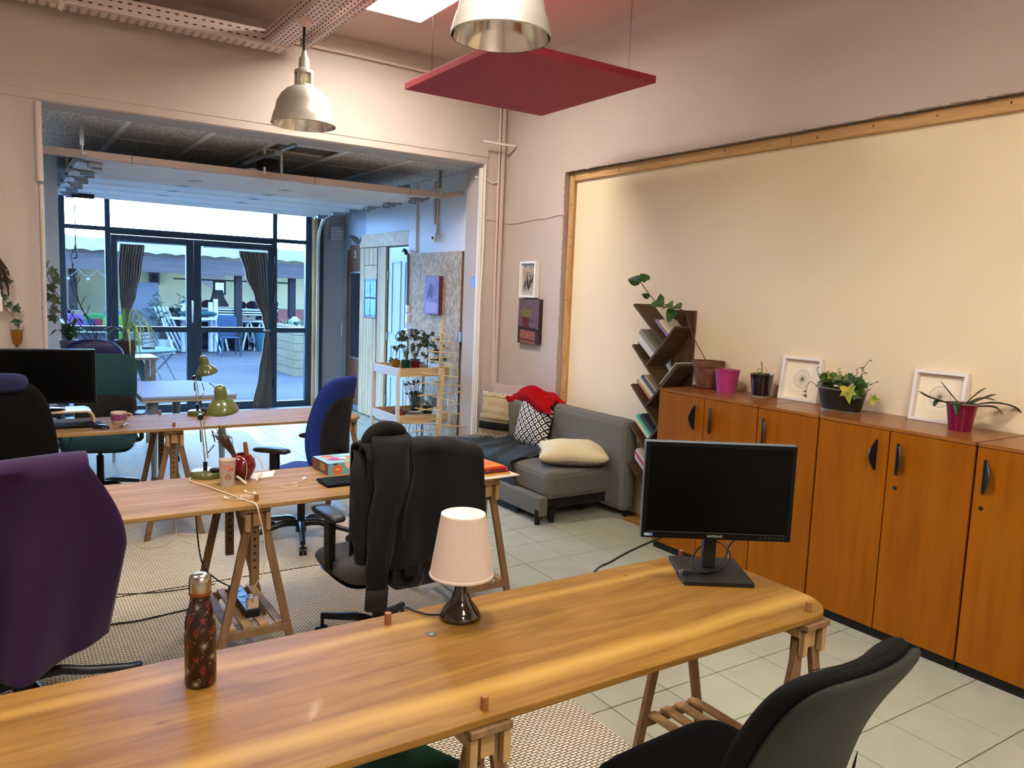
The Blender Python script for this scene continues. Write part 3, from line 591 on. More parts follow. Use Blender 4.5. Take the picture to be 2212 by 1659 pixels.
b = B(); b.prism([(-.27, .93), (-.23, .98), (-.23, 1.02), (-.22, 1.10), (-.235, 1.16), (-.22, 1.22), (-.235, 1.28), (-.27, 1.33), (-.29, 1.28), (-.29, .98)], -.026, -.020, lambda x, y, z: (x, z, y)); b.out('lock_plate', M('plate_grey', '#8c8f90', .4, metal=.7), t)
b = B(); b.tube([(-.27, -.022, .985), (-.31, -.07, .985), (-.31, -.07, 1.22), (-.27, -.022, 1.22)], .010); b.out('handle', chrome, t, smooth=50)
text_mesh('3', .13, M('white_letter', '#e6ecf0', .5), 'number', t, (.06, -.037, 2.125), (PI/2, 0, 0))
t = thing('wall_lamp', 'white rippled wall lamp high on grey wall beside glazing', 'wall lamp', (4.02, 10.66, 2.32))
b = B(); b.grid(lambda u, v: Vector((.105*math.sin((u-.5)*PI), -.012-.075*math.cos((u-.5)*PI)+.006*math.sin(v*22), .19*v)), 14, 28); b.out('shade', M('shade_grey', '#bcc3c7', .6), t, smooth=60, solid=.004)
B().tube([(0, .0, .19), (.02, .01, .34)], .004).out('cable', pvc, t)
conduit([(3.86, 10.665, 2.58), (3.86, 10.665, 1.0)], .010, pvc, 'vertical white pipe on grey wall under the track end')
t = thing('seed_pod', 'small dried brown leaf sculpture on top of the brown door', 'ornament', (4.06, 9.93, 2.255)); b = B(); add_leaf(b, (0, 0, 0), (-.3, .5, .8), (1, 0, 0), .16, .2, 'x', .4); add_leaf(b, (0, 0, 0), (-.3, -.4, .9), (1, 0, 0), .14, .2, 'x', .4); b.out('leaf', M('dried_brown', '#4e4236', .7), t)
# ---- curtains -------------------------------------------------
cur = M('taupe_linen', '#776c64', .9, bump=(500, .3, .001))
def curtain(label, loc, edges, rod, knot):
    """edges: list of (z, xl, xr) profile; folds sampled across"""
    t = thing('curtain', label, 'curtain', loc)
    E_ = edges; F_ = 9
    def fn(u, v):
        z = E_[0][0] + (E_[-1][0]-E_[0][0])*v
        l, r_ = E_[0][1], E_[0][2]
        for (za, la, ra), (zb, lb, rb) in zip(E_, E_[1:]):
            if za+1e-5 >= z >= zb-1e-5: k = max(0, min(1, (za-z)/(za-zb))); k = k*k*(3-2*k); l, r_ = la+(lb-la)*k, ra+(rb-ra)*k; break
        x = l+(r_-l)*u; wd_ = r_-l
        return Vector((x, -.02-.022*math.sin(u*2*PI*F_+v*1.5)*min(1, .5+wd_*2) - .012*math.sin(u*9+v*5), z))
    B().grid(fn, 90, 40).out('cloth', cur, t, smooth=70, solid=.004)
    B().tube([rod[0], rod[1]], .006).out('rod', M('white_rod', '#d9e4ea', .4), t, smooth=50)
    for p in rod: B().ell(p, .012).out('rod_bracket', zinc, t)
    zt, xl, xr = knot; b = B(); b.lathe([((xr-xl)/2+.004+.012*math.cos(a), .012*math.sin(a)) for a in [i*PI/4 for i in range(9)]], ((xl+xr)/2, -.02, zt), 20); 
    b.out('tie_back', M('rope_taupe', '#8f8a84', .8), t, smooth=60); return t
YC = 10.60
curtain('taupe curtain tied back on the left glazed door', (1.5, YC, 0), [(2.10, -.22, .05), (1.8, -.245, .01), (1.5, -.235, -.05), (1.25, -.215, -.12), (1.10, -.205, -.135), (.9, -.215, -.12), (.5, -.24, -.10), (.05, -.24, -.06)], ((-.24, 0, 2.125), (.53, 0, 2.125)), (1.09, -.21, -.13))
curtain('taupe curtain tied back on the right glazed door', (2.9, YC, 0), [(2.10, -.23, .14), (1.8, -.15, .15), (1.5, -.03, .155), (1.25, .07, .165), (1.07, .11, .165), (.85, .08, .18), (.5, .03, .19), (.03, -.05, .19)], ((-.64, 0, 2.125), (.15, 0, 2.125)), (1.07, .105, .17))
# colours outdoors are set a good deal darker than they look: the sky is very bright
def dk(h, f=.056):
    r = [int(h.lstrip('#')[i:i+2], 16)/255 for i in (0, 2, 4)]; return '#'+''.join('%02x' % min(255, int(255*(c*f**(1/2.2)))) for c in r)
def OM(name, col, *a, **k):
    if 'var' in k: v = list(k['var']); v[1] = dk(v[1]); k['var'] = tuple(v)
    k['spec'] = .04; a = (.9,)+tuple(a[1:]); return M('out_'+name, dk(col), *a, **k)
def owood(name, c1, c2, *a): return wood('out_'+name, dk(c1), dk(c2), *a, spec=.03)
# ================================================================= COURTYARD
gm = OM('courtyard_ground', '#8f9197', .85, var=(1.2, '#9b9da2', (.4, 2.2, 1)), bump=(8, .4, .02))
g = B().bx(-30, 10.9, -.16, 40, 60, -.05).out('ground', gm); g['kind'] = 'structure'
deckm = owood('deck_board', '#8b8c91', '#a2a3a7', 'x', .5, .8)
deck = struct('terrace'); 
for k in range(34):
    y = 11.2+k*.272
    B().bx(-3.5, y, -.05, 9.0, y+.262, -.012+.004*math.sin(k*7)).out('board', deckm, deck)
shed = thing('open_shed', 'long open shed with corrugated roof and arched back wall across courtyard', 'shed', (3, 22, 0))
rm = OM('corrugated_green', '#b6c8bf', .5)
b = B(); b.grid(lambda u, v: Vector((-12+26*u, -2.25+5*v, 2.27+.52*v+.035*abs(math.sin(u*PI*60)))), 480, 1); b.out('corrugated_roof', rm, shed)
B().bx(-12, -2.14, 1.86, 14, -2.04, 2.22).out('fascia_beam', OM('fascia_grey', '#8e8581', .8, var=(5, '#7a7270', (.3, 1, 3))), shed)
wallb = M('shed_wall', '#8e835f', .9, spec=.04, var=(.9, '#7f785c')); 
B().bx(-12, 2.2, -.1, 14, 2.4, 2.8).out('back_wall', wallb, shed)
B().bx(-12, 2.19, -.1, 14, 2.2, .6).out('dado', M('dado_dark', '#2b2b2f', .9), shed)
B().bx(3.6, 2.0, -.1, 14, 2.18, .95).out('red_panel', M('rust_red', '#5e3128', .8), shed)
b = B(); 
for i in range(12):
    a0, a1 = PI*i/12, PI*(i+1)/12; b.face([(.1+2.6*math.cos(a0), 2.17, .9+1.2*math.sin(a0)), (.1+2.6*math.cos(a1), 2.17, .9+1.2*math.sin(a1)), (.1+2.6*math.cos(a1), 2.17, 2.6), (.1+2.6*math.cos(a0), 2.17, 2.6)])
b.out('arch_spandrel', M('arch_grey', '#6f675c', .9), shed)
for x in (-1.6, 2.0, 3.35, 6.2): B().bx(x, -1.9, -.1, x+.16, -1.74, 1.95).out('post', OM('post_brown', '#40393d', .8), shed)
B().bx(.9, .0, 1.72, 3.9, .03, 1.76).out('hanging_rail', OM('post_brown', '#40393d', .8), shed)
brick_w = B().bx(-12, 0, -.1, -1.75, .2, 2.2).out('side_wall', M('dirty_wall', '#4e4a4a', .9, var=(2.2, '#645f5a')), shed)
B().bx(-12, -.01, -.1, -1.75, 0, .95).out('lower_wall', M('brown_dirt', '#5b463b', .9, var=(2.5, '#6e5b50')), shed)
# string lights
sl = thing('string_lights', 'string of bulbs looped under the shed beam', 'string lights', (1.2, 19.8, 1.86)); P_ = []
for k in range(5): P_ += [(-.4+k*.38+.38*j/6, 0, -.16*math.sin(PI*j/6)) for j in range(6)]
B().tube(P_, .008, 5).out('wire', OM('wire_pale', '#c9cfd2', .6), sl)
for k in range(5): B().ell((-.21+k*.38, 0, -.22), .04, 8).out('bulb', OM('bulb_pale', '#e3ecee', .3), sl)
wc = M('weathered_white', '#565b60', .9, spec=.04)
def trestle_out(x, y, col=wc):
    b = B()
    for s in (-1, 1):
        for e in (-.25, .25): b.bar((x+s*.18, y+e, -.03), (x+s*.03, y+e, .70), .045, .03)
        b.bar((x+s*.12, y-.25, .2), (x+s*.12, y+.25, .2), .03, .03)
    b.bar((x, y-.3, .70), (x, y+.3, .70), .05, .05); return b
tt = thing('work_table', 'long pale trestle table stacked with boards under the shed', 'table', (5.15, 20.6, 0))
for x in (-.45, .25, .55): trestle_out(x, 0).out('trestle', wc, tt)
B().bx(-.95, -.4, .72, .75, .4, .76).out('table_top', wc, tt)
pl = thing('pallet', 'pale wood pallet lying on the trestle table in shed', 'pallet', (5.0, 20.6, .76)); pw = OM('pallet_wood', '#b9a68b', .8)
for y in (-.4, 0, .4): B().bx(-.6, y-.05, 0, .5, y+.05, .09).out('bearer', pw, pl)
for k in range(5): B().bx(-.6+k*.24, -.45, .09, -.44+k*.24, .45, .11).out('slat', pw, pl)
for k in range(3):
    tag(B().bx(4.1, 20.2+k*.02, .89+k*.06, 5.7+.2*k, 21.0, .92+k*.06).out('board', wc), ['lowest pale board stacked over the pallet in shed', 'middle pale board stacked over the pallet in shed', 'uppermost pale board stacked over the pallet in shed'][k], 'board', 'boards stacked on the pallet')
ls = thing('lamp_shade', 'old grey fringed lampshade standing in the shed', 'lampshade', (4.85, 21.3, 1.07)); B().lathe([(.12, .42), (.13, .40), (.16, .22), (.26, .05), (.27, .0)], n=24).out('shade', OM('shade_dark', '#55534f', .8), ls, smooth=40); B().cyl((0, 0, -1.05), (0, 0, .1), .02).out('stand', darkm, ls)
cb = OM('catering_blue', '#5a8fae', .6)
for k, (x, c, la) in enumerate(((4.3, '#b0446a', 'pink'), (4.65, '#7d2f3a', 'dark red'), (5.5, '#28323f', 'dark'), (5.8, '#b0446a', 'rose'))):
    tag(B().ell((x, 21.6, 1.1), (.16, .1, .12), 10).out('bundle', OM('cloth_'+la.replace(' ', '_'), c, .8)), la+' cloth bundle on the counter at back of shed', 'bundle')
ct = thing('counter', 'dark counter along the back wall of shed', 'counter', (5.0, 21.8, 0)); B().bx(-1.2, -.3, 0, 1.4, .3, .98).out('body', OM('counter_dark', '#39424c', .7), ct)
st = thing('crate_stack', 'stack of dark slatted crates beside the shed table', 'crates', (5.95, 21.0, 0))
for k in range(9): B().bx(-.3, -.25, k*.14, .3, .25, k*.14+.11).out('crate', OM('crate_dark', '#2e3d4a', .7), st)
b = B(); b.lathe([(.2, 0), (.26, .5), (.27, .5), (.25, .48), (.19, .02), (0, .02)], (0, 0, 0), 20); o = b.out('bucket', OM('bucket_teal', '#4f9db4', .5), loc=(5.75, 20.2, -.01), smooth=40); tag(o, 'teal bucket standing below the shed crates', 'bucket')
wl_ = thing('leaning_board', 'tall white board leaning in shed behind left door', 'board', (3.05, 20.9, 0)); B().bx(-.32, 0, 0, .32, .03, 1.62).out('board', OM('board_white', '#c4cdd8', .6), wl_)
wp_ = thing('framed_picture', 'small framed portrait on the shed back wall', 'picture', (3.75, 23.95, 1.55)); B().bx(-.14, 0, 0, .14, .03, .36).out('frame', OM('pic_pale', '#b5bcc0', .6), wp_); B().bx(-.09, -.01, .06, .09, 0, .30).out('print', OM('pic_dark', '#4c5358', .7), wp_)
wp_ = thing('framed_mirror', 'small bright mirror hanging from rail in the shed', 'mirror', (5.05, 21.98, 1.36)); B().bx(-.16, 0, 0, .16, .03, .36).out('frame', OM('pic_dark', '#4c5358', .7), wp_); B().bx(-.11, -.01, .04, .11, 0, .32).out('glass', M('pic_bright', '#a5a08c', .6), wp_)
# poles, table with blue chair, slats under left door
tb = thing('side_table', 'pale folding table with green umbrella cloth in the shed', 'table', (3.95, 19.6, 0)); B().bx(-.55, -.3, .80, .6, .3, .84).out('table_top', wc, tb)
for x in (-.5, .55): B().bar((x, -.2, 0), (x-.2, .2, .8), .03, .03).out('leg', wc, tb); B().bar((x, .2, 0), (x-.2, -.2, .8), .03, .03).out('leg', wc, tb)
tag(B().slab(.9, .3, .14, 2.5, 3).out('folded_parasol', OM('parasol_green', '#2f6b66', .7), loc=(4.0, 19.6, .93), smooth=60), 'folded dark green parasol lying on the pale shed table', 'parasol')
for k, (x, z) in enumerate(((3.75, 1.25), (4.12, 1.30), (4.38, 1.2), (4.5, 1.28))):
    tag(B().cyl((x, 20.0, 0), (x, 20.0, z), .055, n=10).out('pole', wc if k != 1 else OM('pole_blue', '#6d86a0', .6)), ['leftmost short pale pole standing behind shed table', 'blue grey pole standing behind the shed table', 'third pale pole from left behind shed table', 'rightmost pale pole standing behind the shed table'][k], 'pole', 'poles behind the shed table')
lp = thing('timber_bundle', 'bundle of pale slats leaning by the left door outside', 'timber', (3.35, 20.4, 0))
for k in range(4): B().bar((.25+.09*k, -.3, 0), (-.12+.09*k, .3, 1.05), .05, .02).out('slat', wc, lp)
bc = thing('garden_chair', 'blue plastic chair behind the door handle in shed', 'chair', (4.55, 18.9, 0)); cbm = OM('chair_blue', '#4a6f94', .6)
B().slab(.45, .45, .04, 6, 6).out('seat', cbm, bc, loc=(0, 0, .42), smooth=60); B().slab(.45, .5, .04, 5, 6, lambda p: Vector((p.x, .2+p.z, .68+p.y))).out('backrest', cbm, bc, smooth=60)
for x in (-.18, .18):
    for y in (-.18, .18): B().cyl((x*1.2, y*1.2, -.02), (x, y, .42), .018).out('leg', cbm, bc)
for x in (-.24, .24): B().tube(bez([(x, -.2, .42), (x, -.22, .6), (x, 0, .66), (x, .2, .62)], 10), .02).out('arm', cbm, bc)
# round turquoise table, folding chair, coloured chairs, planter
rt = thing('round_table', 'round turquoise garden table just outside the left door', 'table', (1.55, 12.0, -.01)); tqm = OM('turquoise_top', '#7fb8b4', .5)
B().lathe([(0, .70), (.60, .70), (.61, .715), (.60, .73), (0, .73)], n=40).out('table_top', tqm, rt, smooth=40)
for k in range(4): a = k*PI/2+.5; B().bar((.42*math.cos(a), .42*math.sin(a), 0), (.1*math.cos(a), .1*math.sin(a), .70), .06, .06).out('leg', OM('table_leg_pale', '#a9b7ad', .7), rt)
tag(B().bx(-.08, -.05, 0, .08, .05, .03).out('ashtray', OM('terracotta_dish', '#b08678', .7), loc=(1.78, 11.95, .72)), 'small terracotta dish on the turquoise table', 'dish')
fc = thing('folding_chair', 'pale slatted folding chair outside the left glazed door', 'chair', (2.28, 14.4, -.012), .9); fw_ = OM('folding_pale', '#b4b3ae', .6)
for x in (-.2, .2): B().bar((x, -.22, 0), (x, .26, .86), .03, .02).out('leg', fw_, fc); B().bar((x*.9, .25, 0), (x*.9, -.2, .46), .03, .02).out('leg', fw_, fc)
for k in range(6): B().bx(-.2, -.20+k*.065, .45, .2, -.15+k*.065, .465).out('seat_slat', fw_, fc)
for k in range(5): B().box((0, .14+.033*k, .60+.06*k), (.40, .012, .045), (-.5, 0, 0)).out('back_slat', fw_, fc)
for k, (x, y, c, la) in enumerate(((1.26, 17.6, '#9b62b8', 'purple round backed chair behind pots outside left window'), (1.72, 17.9, '#4fae57', 'green round backed chair half hidden outside left window'), (2.0, 17.2, '#7bd13c', 'lime green round backed chair nearest the window frame'))):
    t = thing('tub_chair', la, 'chair', (x, y, -.01)); mt = OM('tub_%d' % k, c, .6)
    B().slab(.52, .52, .06, 2.3, 5, lambda p: Vector((p.x, .2+p.z, .72+p.y))).out('backrest', mt, t, smooth=60); B().slab(.48, .45, .05, 4, 5).out('seat', mt, t, loc=(0, 0, .45), smooth=60)
    for sx in (-.18, .18): B().cyl((sx, -.18, 0), (sx, -.15, .45), .015).out('leg', zinc, t); B().cyl((sx, .18, 0), (sx, .15, .45), .015).out('leg', zinc, t)
bt = thing('bench_table', 'weathered white table with small pots outside left window', 'table', (1.45, 16.2, -.01)); B().bx(-.75, -.4, .72, .65, .35, .78).out('table_top', wc, bt); B().bx(-.32, -.2, .0, .25, .1, .72).out('pedestal', OM('pedestal_grey', '#8d9094', .8), bt)
for x, c, la in ((1.02, '#c98f7a', 'terracotta pot at left on outside white table'), (1.45, '#3f5a86', 'blue pot on the outside white table'), (1.56, '#c23a55', 'red cup on the outside white table'), (1.78, '#6b90a0', 'grey blue pot at right on outside white table')):
    tag(B().lathe([(0, 0), (.06, 0), (.08, .17), (.07, .17), (.05, .02), (0, .02)], n=14).out('flower_pot', OM('pot'+c[1:], c, .6), loc=(x, 16.0, .77), smooth=40), la, 'pot')
for k, (x, z, w_, c) in enumerate(((.98, 1.02, .4, '#a8927e'), (1.3, .98, .35, '#b3a08a'), (1.62, .9, .4, '#8f7766'), (2.05, .98, .4, '#6f93bb'))):
    tag(B().bx(-w_/2, 0, 0, w_/2, .3, z-.0).out('packing_box', OM('cardboard%d' % k, c, .8), loc=(x+.15, 18.9, 0)), ['leftmost cardboard box behind the coloured chairs', 'second cardboard box behind the coloured chairs', 'darker brown box behind the coloured chairs', 'blue box behind the lime green chair'][k], 'box')
pb = thing('planter_box', 'tall wooden planter standing outside the right sidelight', 'planter', (4.95, 14.9, -.01)); 
for k in range(6): B().bx(-.30, -.5, .0+k*.155, .30, .9, .148+k*.155).out('board', owood('planter_wood', '#d8c48e', '#f6e7b8', 'y', .7, .7), pb)
b = B(); r = random.Random(2)
for i in range(60): add_leaf(b, (r.uniform(-.25, .25), r.uniform(-.45, .8), .92), (r.uniform(-1, 1), r.uniform(-1, 1), .9), (0, 0, 1), .14, .08, 'long')
b.out('foliage', OM('planter_leaf', '#6fae70', .6), pb, kind='stuff')
hh = thing('bird_house', 'small white house shaped box by the rust red panel', 'box', (6.2, 19.2, .0)); B().bx(-.12, -.1, .55, .12, .1, .78).out('body', wc, hh); b = B(); b.prism([(-.15, .78), (.15, .78), (0, .92)], -.12, .12, lambda x, y, z: (x, z, y)); b.out('roof', wc, hh); B().bar((0, 0, 0), (0, 0, .55), .04, .04).out('post', wc, hh)
# bamboo like shrub in pot before the white board
sh = thing('potted_bamboo', 'slender potted bamboo before the white board in shed', 'plant', (3.35, 19.9, 0)); B().lathe([(0, 0), (.14, 0), (.17, .3), (.15, .3), (.12, .02), (0, .02)], n=16).out('pot', wc, sh, smooth=40); b = B(); c = B()
for i in range(7):
    a = r.uniform(0, 6.3); top = Vector((.35*math.cos(a), .2*math.sin(a), r.uniform(1.0, 1.45))); b.tube([(0, 0, .25), (top.x*.4, top.y*.4, top.z*.6), top], .006, 5)
    for j in range(9): q = top*r.uniform(.55, 1); add_leaf(c, q, (r.uniform(-1, 1), r.uniform(-1, 1), r.uniform(-.5, .8)), (0, -1, .3), .2, .10, 'long')
b.out('stem', OM('bamboo_stem', '#6d7a4a', .7), sh); c.out('foliage', OM('bamboo_leaf', '#4f6b5b', .6), sh, kind='stuff')
# ================================================================= RUGS
rugm = bpy.data.materials.new('flatweave'); rugm.use_nodes = True; nt = rugm.node_tree; b_ = nt.nodes['Principled BSDF']; b_.inputs['Roughness'].default_value = .95; L = nt.links
t_ = nt.nodes.new('ShaderNodeTexCoord'); br_ = nt.nodes.new('ShaderNodeTexBrick'); br_.inputs['Scale'].default_value = 1.0
br_.inputs['Brick Width'].default_value = .030; br_.inputs['Row Height'].default_value = .0135; br_.inputs['Mortar Size'].default_value = .0028; br_.inputs['Mortar Smooth'].default_value = .6
br_.inputs['Color1'].default_value = lin('#e6dcc2'); br_.inputs['Color2'].default_value = lin('#dccdb0'); br_.inputs['Mortar'].default_value = lin('#463525')
bb_ = nt.nodes.new('ShaderNodeBump'); bb_.inputs['Strength'].default_value = .8; bb_.inputs['Distance'].default_value = .003; bb_.invert = True
L.new(t_.outputs['Object'], br_.inputs['Vector']); L.new(br_.outputs['Color'], b_.inputs['Base Color']); L.new(br_.outputs['Fac'], bb_.inputs['Height']); L.new(bb_.outputs['Normal'], b_.inputs['Normal'])
b = B(); b.prism([(-3.0, 1.0), (1.93, 1.0), (2.02, 4.44), (-3.0, 4.44)], 0.0, .007); tag(b.out('woven_rug', rugm), 'beige flat woven rug under the front and middle desks', 'rug', None)
b = B(); b.prism([(-1.1, 4.455), (2.04, 4.455), (2.36, 9.12), (-1.1, 9.12)], 0.0, .007); tag(b.out('woven_rug', rugm), 'beige flat woven rug beyond the seam, under the far desk', 'rug', None)
# ================================================================= DESKS
def desk_mat(k):
    if k == 0: return wood('oak_top_front', '#6c4716', '#8c672c', 'x', .8, .5, [(-.19, .05, '#b38d45'), (.21, .03, '#a57f3c')], coat=.12, knots=True)
    return wood('oak_top_back', '#7c5f38', '#a17f50', 'x', .8, .7, [(-.1, .014, '#a98460'), (.16, .02, '#ab8a60')], knots=True, spec=.05)
def desk(label, cx, cy, xl, k, w=.615):
    """xl = left end; right end rounded at cx"""
    t = thing('desk', label, 'desk', (cx-1.2, cy, .726)); xr = 1.2; h = w/2; P_ = [(xl-cx+1.2, -h), (xr-.16, -h)]
    for i in range(1, 9): a = -PI/2 + i*PI/2/8; P_.append((xr-.13+.13*math.cos(a), -h+.15+.15*math.sin(a)))
    for i in range(0, 9): a = i*PI/2/8; P_.append((xr-.18+.18*math.cos(a), h-.26+.26*math.sin(a)))
    P_.append((xl-cx+1.2, h)); B().prism(P_, 0, .019).out('board', desk_mat(k), t, bevel=.003); return t
d1 = desk('long solid oak desktop in the foreground with rounded right end', 2.19, 1.692, -1.4, 0)
d2 = desk('long oak desktop in middle with lamp, toy box and jacket chair', 2.20, 3.615, -1.3, 1)
d3 = desk('far oak desktop with monitor, keyboard and mug', 2.24, 5.60, -.6, 1, .60)
# inlaid medallion and knots of the front desk
md_ = B().cyl((0, 0, 0), (0, 0, .0008), .017, n=28).out('medallion', M('inlay_dark', '#3b3a2c', .4), d1, loc=(.975-.99, 1.823-1.692, .0192)); b = B(); b.box((0, 0, 0), (.012, .002, .0006), (0, 0, .9)); b.box((0, 0, 0), (.012, .002, .0006), (0, 0, -.3)); b.out('mark', M('inlay_pale', '#b9ad86', .4), d1, loc=(.975-.99, 1.823-1.692, .0202))
def trestle(x, ya, yb, label, group=None, zt=.726):
    t = thing('trestle', label, 'trestle', (x, (ya+yb)/2, 0)); hy = (yb-ya)/2
    B().bx(-.06, -hy-.047, zt-.018, .05, hy+.047, zt-.001).out('top_plate', trestle_wood, t, bevel=.002)
    for sy in (-1, 1):
        y = sy*hy
        for sx in (-1, 1):
            b = B(); b.bar((sx*.172, y, .0), (sx*.024, y, zt-.03), .034, .020, (1, 0, 0)); b.out('leg', trestle_wood, t, bevel=.0015)
            b = B(); b.bar((sx*.045, y-.018, zt-.035), (sx*.045, y+.05, zt-.035), .022, .03, (1, 0, 0)); b.bar((sx*.044, y-.024, zt-.105), (sx*.044, y-.024, zt-.028), .02, .02, (1, 0, 0)); b.out('bracket', pine, t, bevel=.001)
        b = B(); b.bx(-.15, y-.012, .135, .15, y+.006, .17); b.out('cross_rail', trestle_wood, t, bevel=.0015)
        b = B(); b.bx(-.019, y+.03*sy*-1-.010, .36, .019, y+.03*sy*-1+.010, zt-.02); b.out('post', trestle_wood, t, bevel=.001)
        b = B()
        for k in range(8): z = .44+k*.032; b.cyl((0, y+.03*sy*-1-.0106, z), (0, y+.03*sy*-1+.0106, z), .006, n=10)
        b.out('peg_holes', M('hole_dark', '#2a1c12', .9), t, kind='stuff')
    for k in range(4): xx = -.105+k*.07; B().bx(xx-.02, -hy, .171, xx+.02, hy, .183).out('slat', pine, t, bevel=.001)
    for sy in (-1, 1): B().bx(-.018, sy*hy-.006*0-.02, .64, .018, sy*hy+.02, .70).out('block', pine, t)
    for sy in (-1, 1): B().cyl((0, sy*hy, zt-.001), (0, sy*hy, zt+.050), .0095, n=16).out('peg', M('peg_wood', '#8a5630', .5), t, smooth=40, bevel=.001)
    return t
trestle(2.067, 1.42, 1.96, 'wooden trestle under the right end of the front desk'); trestle(.90, 1.42, 1.945, 'wooden trestle under front desk below the camera side peg'); trestle(-.27, 1.42, 1.945, 'wooden trestle under the far left of the front desk')
trestle(.925, 3.37, 3.87, 'wooden trestle of middle desk holding the power strip'); trestle(2.095, 3.36, 3.87, 'wooden trestle under folders at right end of middle desk'); trestle(-.27, 3.37, 3.87, 'wooden trestle at middle desk hidden behind the purple cloth')
trestle(.945, 5.36, 5.87, 'wooden trestle under the middle of the far desk'); trestle(2.137, 5.37, 5.86, 'wooden trestle at right end of far desk beside blue chair'); trestle(-.25, 5.36, 5.87, 'wooden trestle at the left end of the far desk')
# ================================================================= CABINETS
cabm = wood('cherry_veneer', '#8a4d06', '#955508', 'z', .35, .38); cabt = wood('cherry_veneer_top', '#86501f', '#8f5827', 'y', .4, .3, coat=.2)
redg = M('gap_red', '#5a1710', .6); hb = M('handle_black', '#111317', .35)
def cabinet(y0, y1, doors, label):
    """doors: list of (ya, yb, handle y, lock)"""
    t = thing('storage_cabinet', label, 'cabinet', (3.94, (y0+y1)/2, 0)); c = (y0+y1)/2
    B().bx(-.21, y0-c+.003, .052, .232, y1-c-.003, 1.078).out('body', M('cab_inner', '#5e2c12', .6), t); B().bx(-.21, y0-c, 0, .22, y1-c, .052).out('plinth', black, t)
    B().bx(-.238, y0-c+.001, 1.079, .236, y1-c-.001, 1.096).out('top', cabt, t, bevel=.0015)
    for ya, yb, hy, lock in doors:
        d = B().bx(-.236, ya-c+.002, .056, -.215, yb-c-.002, 1.076).out('door', cabm, t, bevel=.001)
        b = B(); s_ = 1 if abs(hy-ya) < abs(hy-yb) else 1; n = 14; tl_ = .25 if abs(hy-ya) < abs(hy-yb) else -.7
        arc = [(0, -.078)]+[(.052*math.sin(PI*i/n)**.8, -.078+.156*i/n) for i in range(1, n)]+[(0, .078)]
        b.prism(arc, -.005, .005, lambda x, y, z: (-.238-x*.75+z*.3, hy-c+x*tl_+z*.6, .945+y)); b.bx(-.244, hy-c-.005, .867, -.235, hy-c+.005, 1.023); b.out('handle', hb, d)
        if lock: B().cyl((-.240, hy-c, .80), (-.233, hy-c, .80), .010, n=16).out('lock', M('lock_dark', '#1c1713', .4), d)
cabinet(2.985, 3.80, [(3.40, 3.80, 3.475, False), (2.985, 3.397, 3.345, True)], 'orange wood cabinet next to the bookshelf, terracotta pot on top')
cabinet(2.58, 2.98, [(2.58, 2.98, 2.937, False)], 'single door orange cabinet holding the first white frame')
cabinet(1.76, 2.572, [(2.172, 2.572, 2.235, False), (1.76, 2.169, 2.12, True)], 'double door orange wood cabinet with second white frame on top')
cabinet(1.35, 1.752, [(1.35, 1.752, 1.71, True)], 'orange wood cabinet cut off by right edge of the photo')
cabinet(.53, 1.345, [(.94, 1.345, 1.00, False), (.53, .937, .88, True)], 'orange wood cabinet further right, outside the photo')
# ================================================================= BOOKSHELF
wal = wood('walnut_board', '#45301e', '#5c442d', 'x', .8, .5); walz = wood('walnut_spine', '#45301e', '#5c442d', 'z', .8, .5)
bs_ = thing('tree_bookshelf', 'brown branching bookshelf with slanted shelves between sofa and cabinets', 'bookshelf', (4.06, 4.15, 0))
def sb(y0, z0, y1, z1):
    B().bar((0, y0-4.15, z0), (0, y1-4.15, z1), .19, .018, (1, 0, 0)).out('shelf', wal, bs_, bevel=.001)
sb(4.395, 1.640, 4.063, 1.375); sb(3.955, 1.497, 4.228, 1.199); sb(4.384, 1.339, 4.078, 1.062); sb(3.905, 1.233, 4.205, .902)
sb(4.373, 1.044, 4.060, .762); sb(3.90, .945, 4.195, .620); sb(4.360, .743, 4.055, .465); sb(3.90, .655, 4.19, .335); sb(4.348, .455, 4.04, .170); sb(3.90, .36, 4.16, .07)
B().bx(.095, 3.957-4.15, 0, .112, 4.16-4.15, 1.613).out('spine', walz, bs_, bevel=.001); B().bx(-.09, 3.95-4.15, .0, .094, 4.385-4.15, .020).out('base', wood('oak_base', '#8a6236', '#a1743f', 'y', 1, .5), bs_, bevel=.002)
Adir = Vector((0, .342, .271)).normalized(); An = Vector((0, -.271, .342)).normalized()
def books(K, specs):
    K = Vector((0, K[0], K[1])); off = .010
    for th, ln, dp, col, la in specs:
        o = thing('book', la, 'book', K+An*(off+th/2)+Adir*.012+Vector((4.155-dp/2, 0, 0)), 0, 'books on the branching bookshelf'); a, n = Adir, An
        b = B(); b.bar(a*.002, a*ln, dp, th*.78, (1, 0, 0)); b.out('pages', M('paper_cream', '#d9d0ba', .9), o)
        b = B(); b.bar(n*(th/2-.0012), a*(ln+.003)+n*(th/2-.0012), dp+.004, .0022, (1, 0, 0)); b.bar(-n*(th/2-.0012), a*(ln+.003)-n*(th/2-.0012), dp+.004, .0022, (1, 0, 0))
        b.bar(a*0+Vector((-dp/2-.001, 0, 0)), a*(ln+.003)+Vector((-dp/2-.001, 0, 0)), .0022, th, (1, 0, 0)); b.out('cover', M('cover'+col[1:], col, .5), o); off += th+.0015
books((4.052, 1.385), [(.018, .20, .14, '#8f86b4', 'lavender book on the topmost shelf under the trailing plant'), (.022, .17, .13, '#d8c9a6', 'cream book with red lettering on topmost shelf'), (.016, .15, .13, '#c9bfae', 'small pale book at the tip of topmost shelf')])
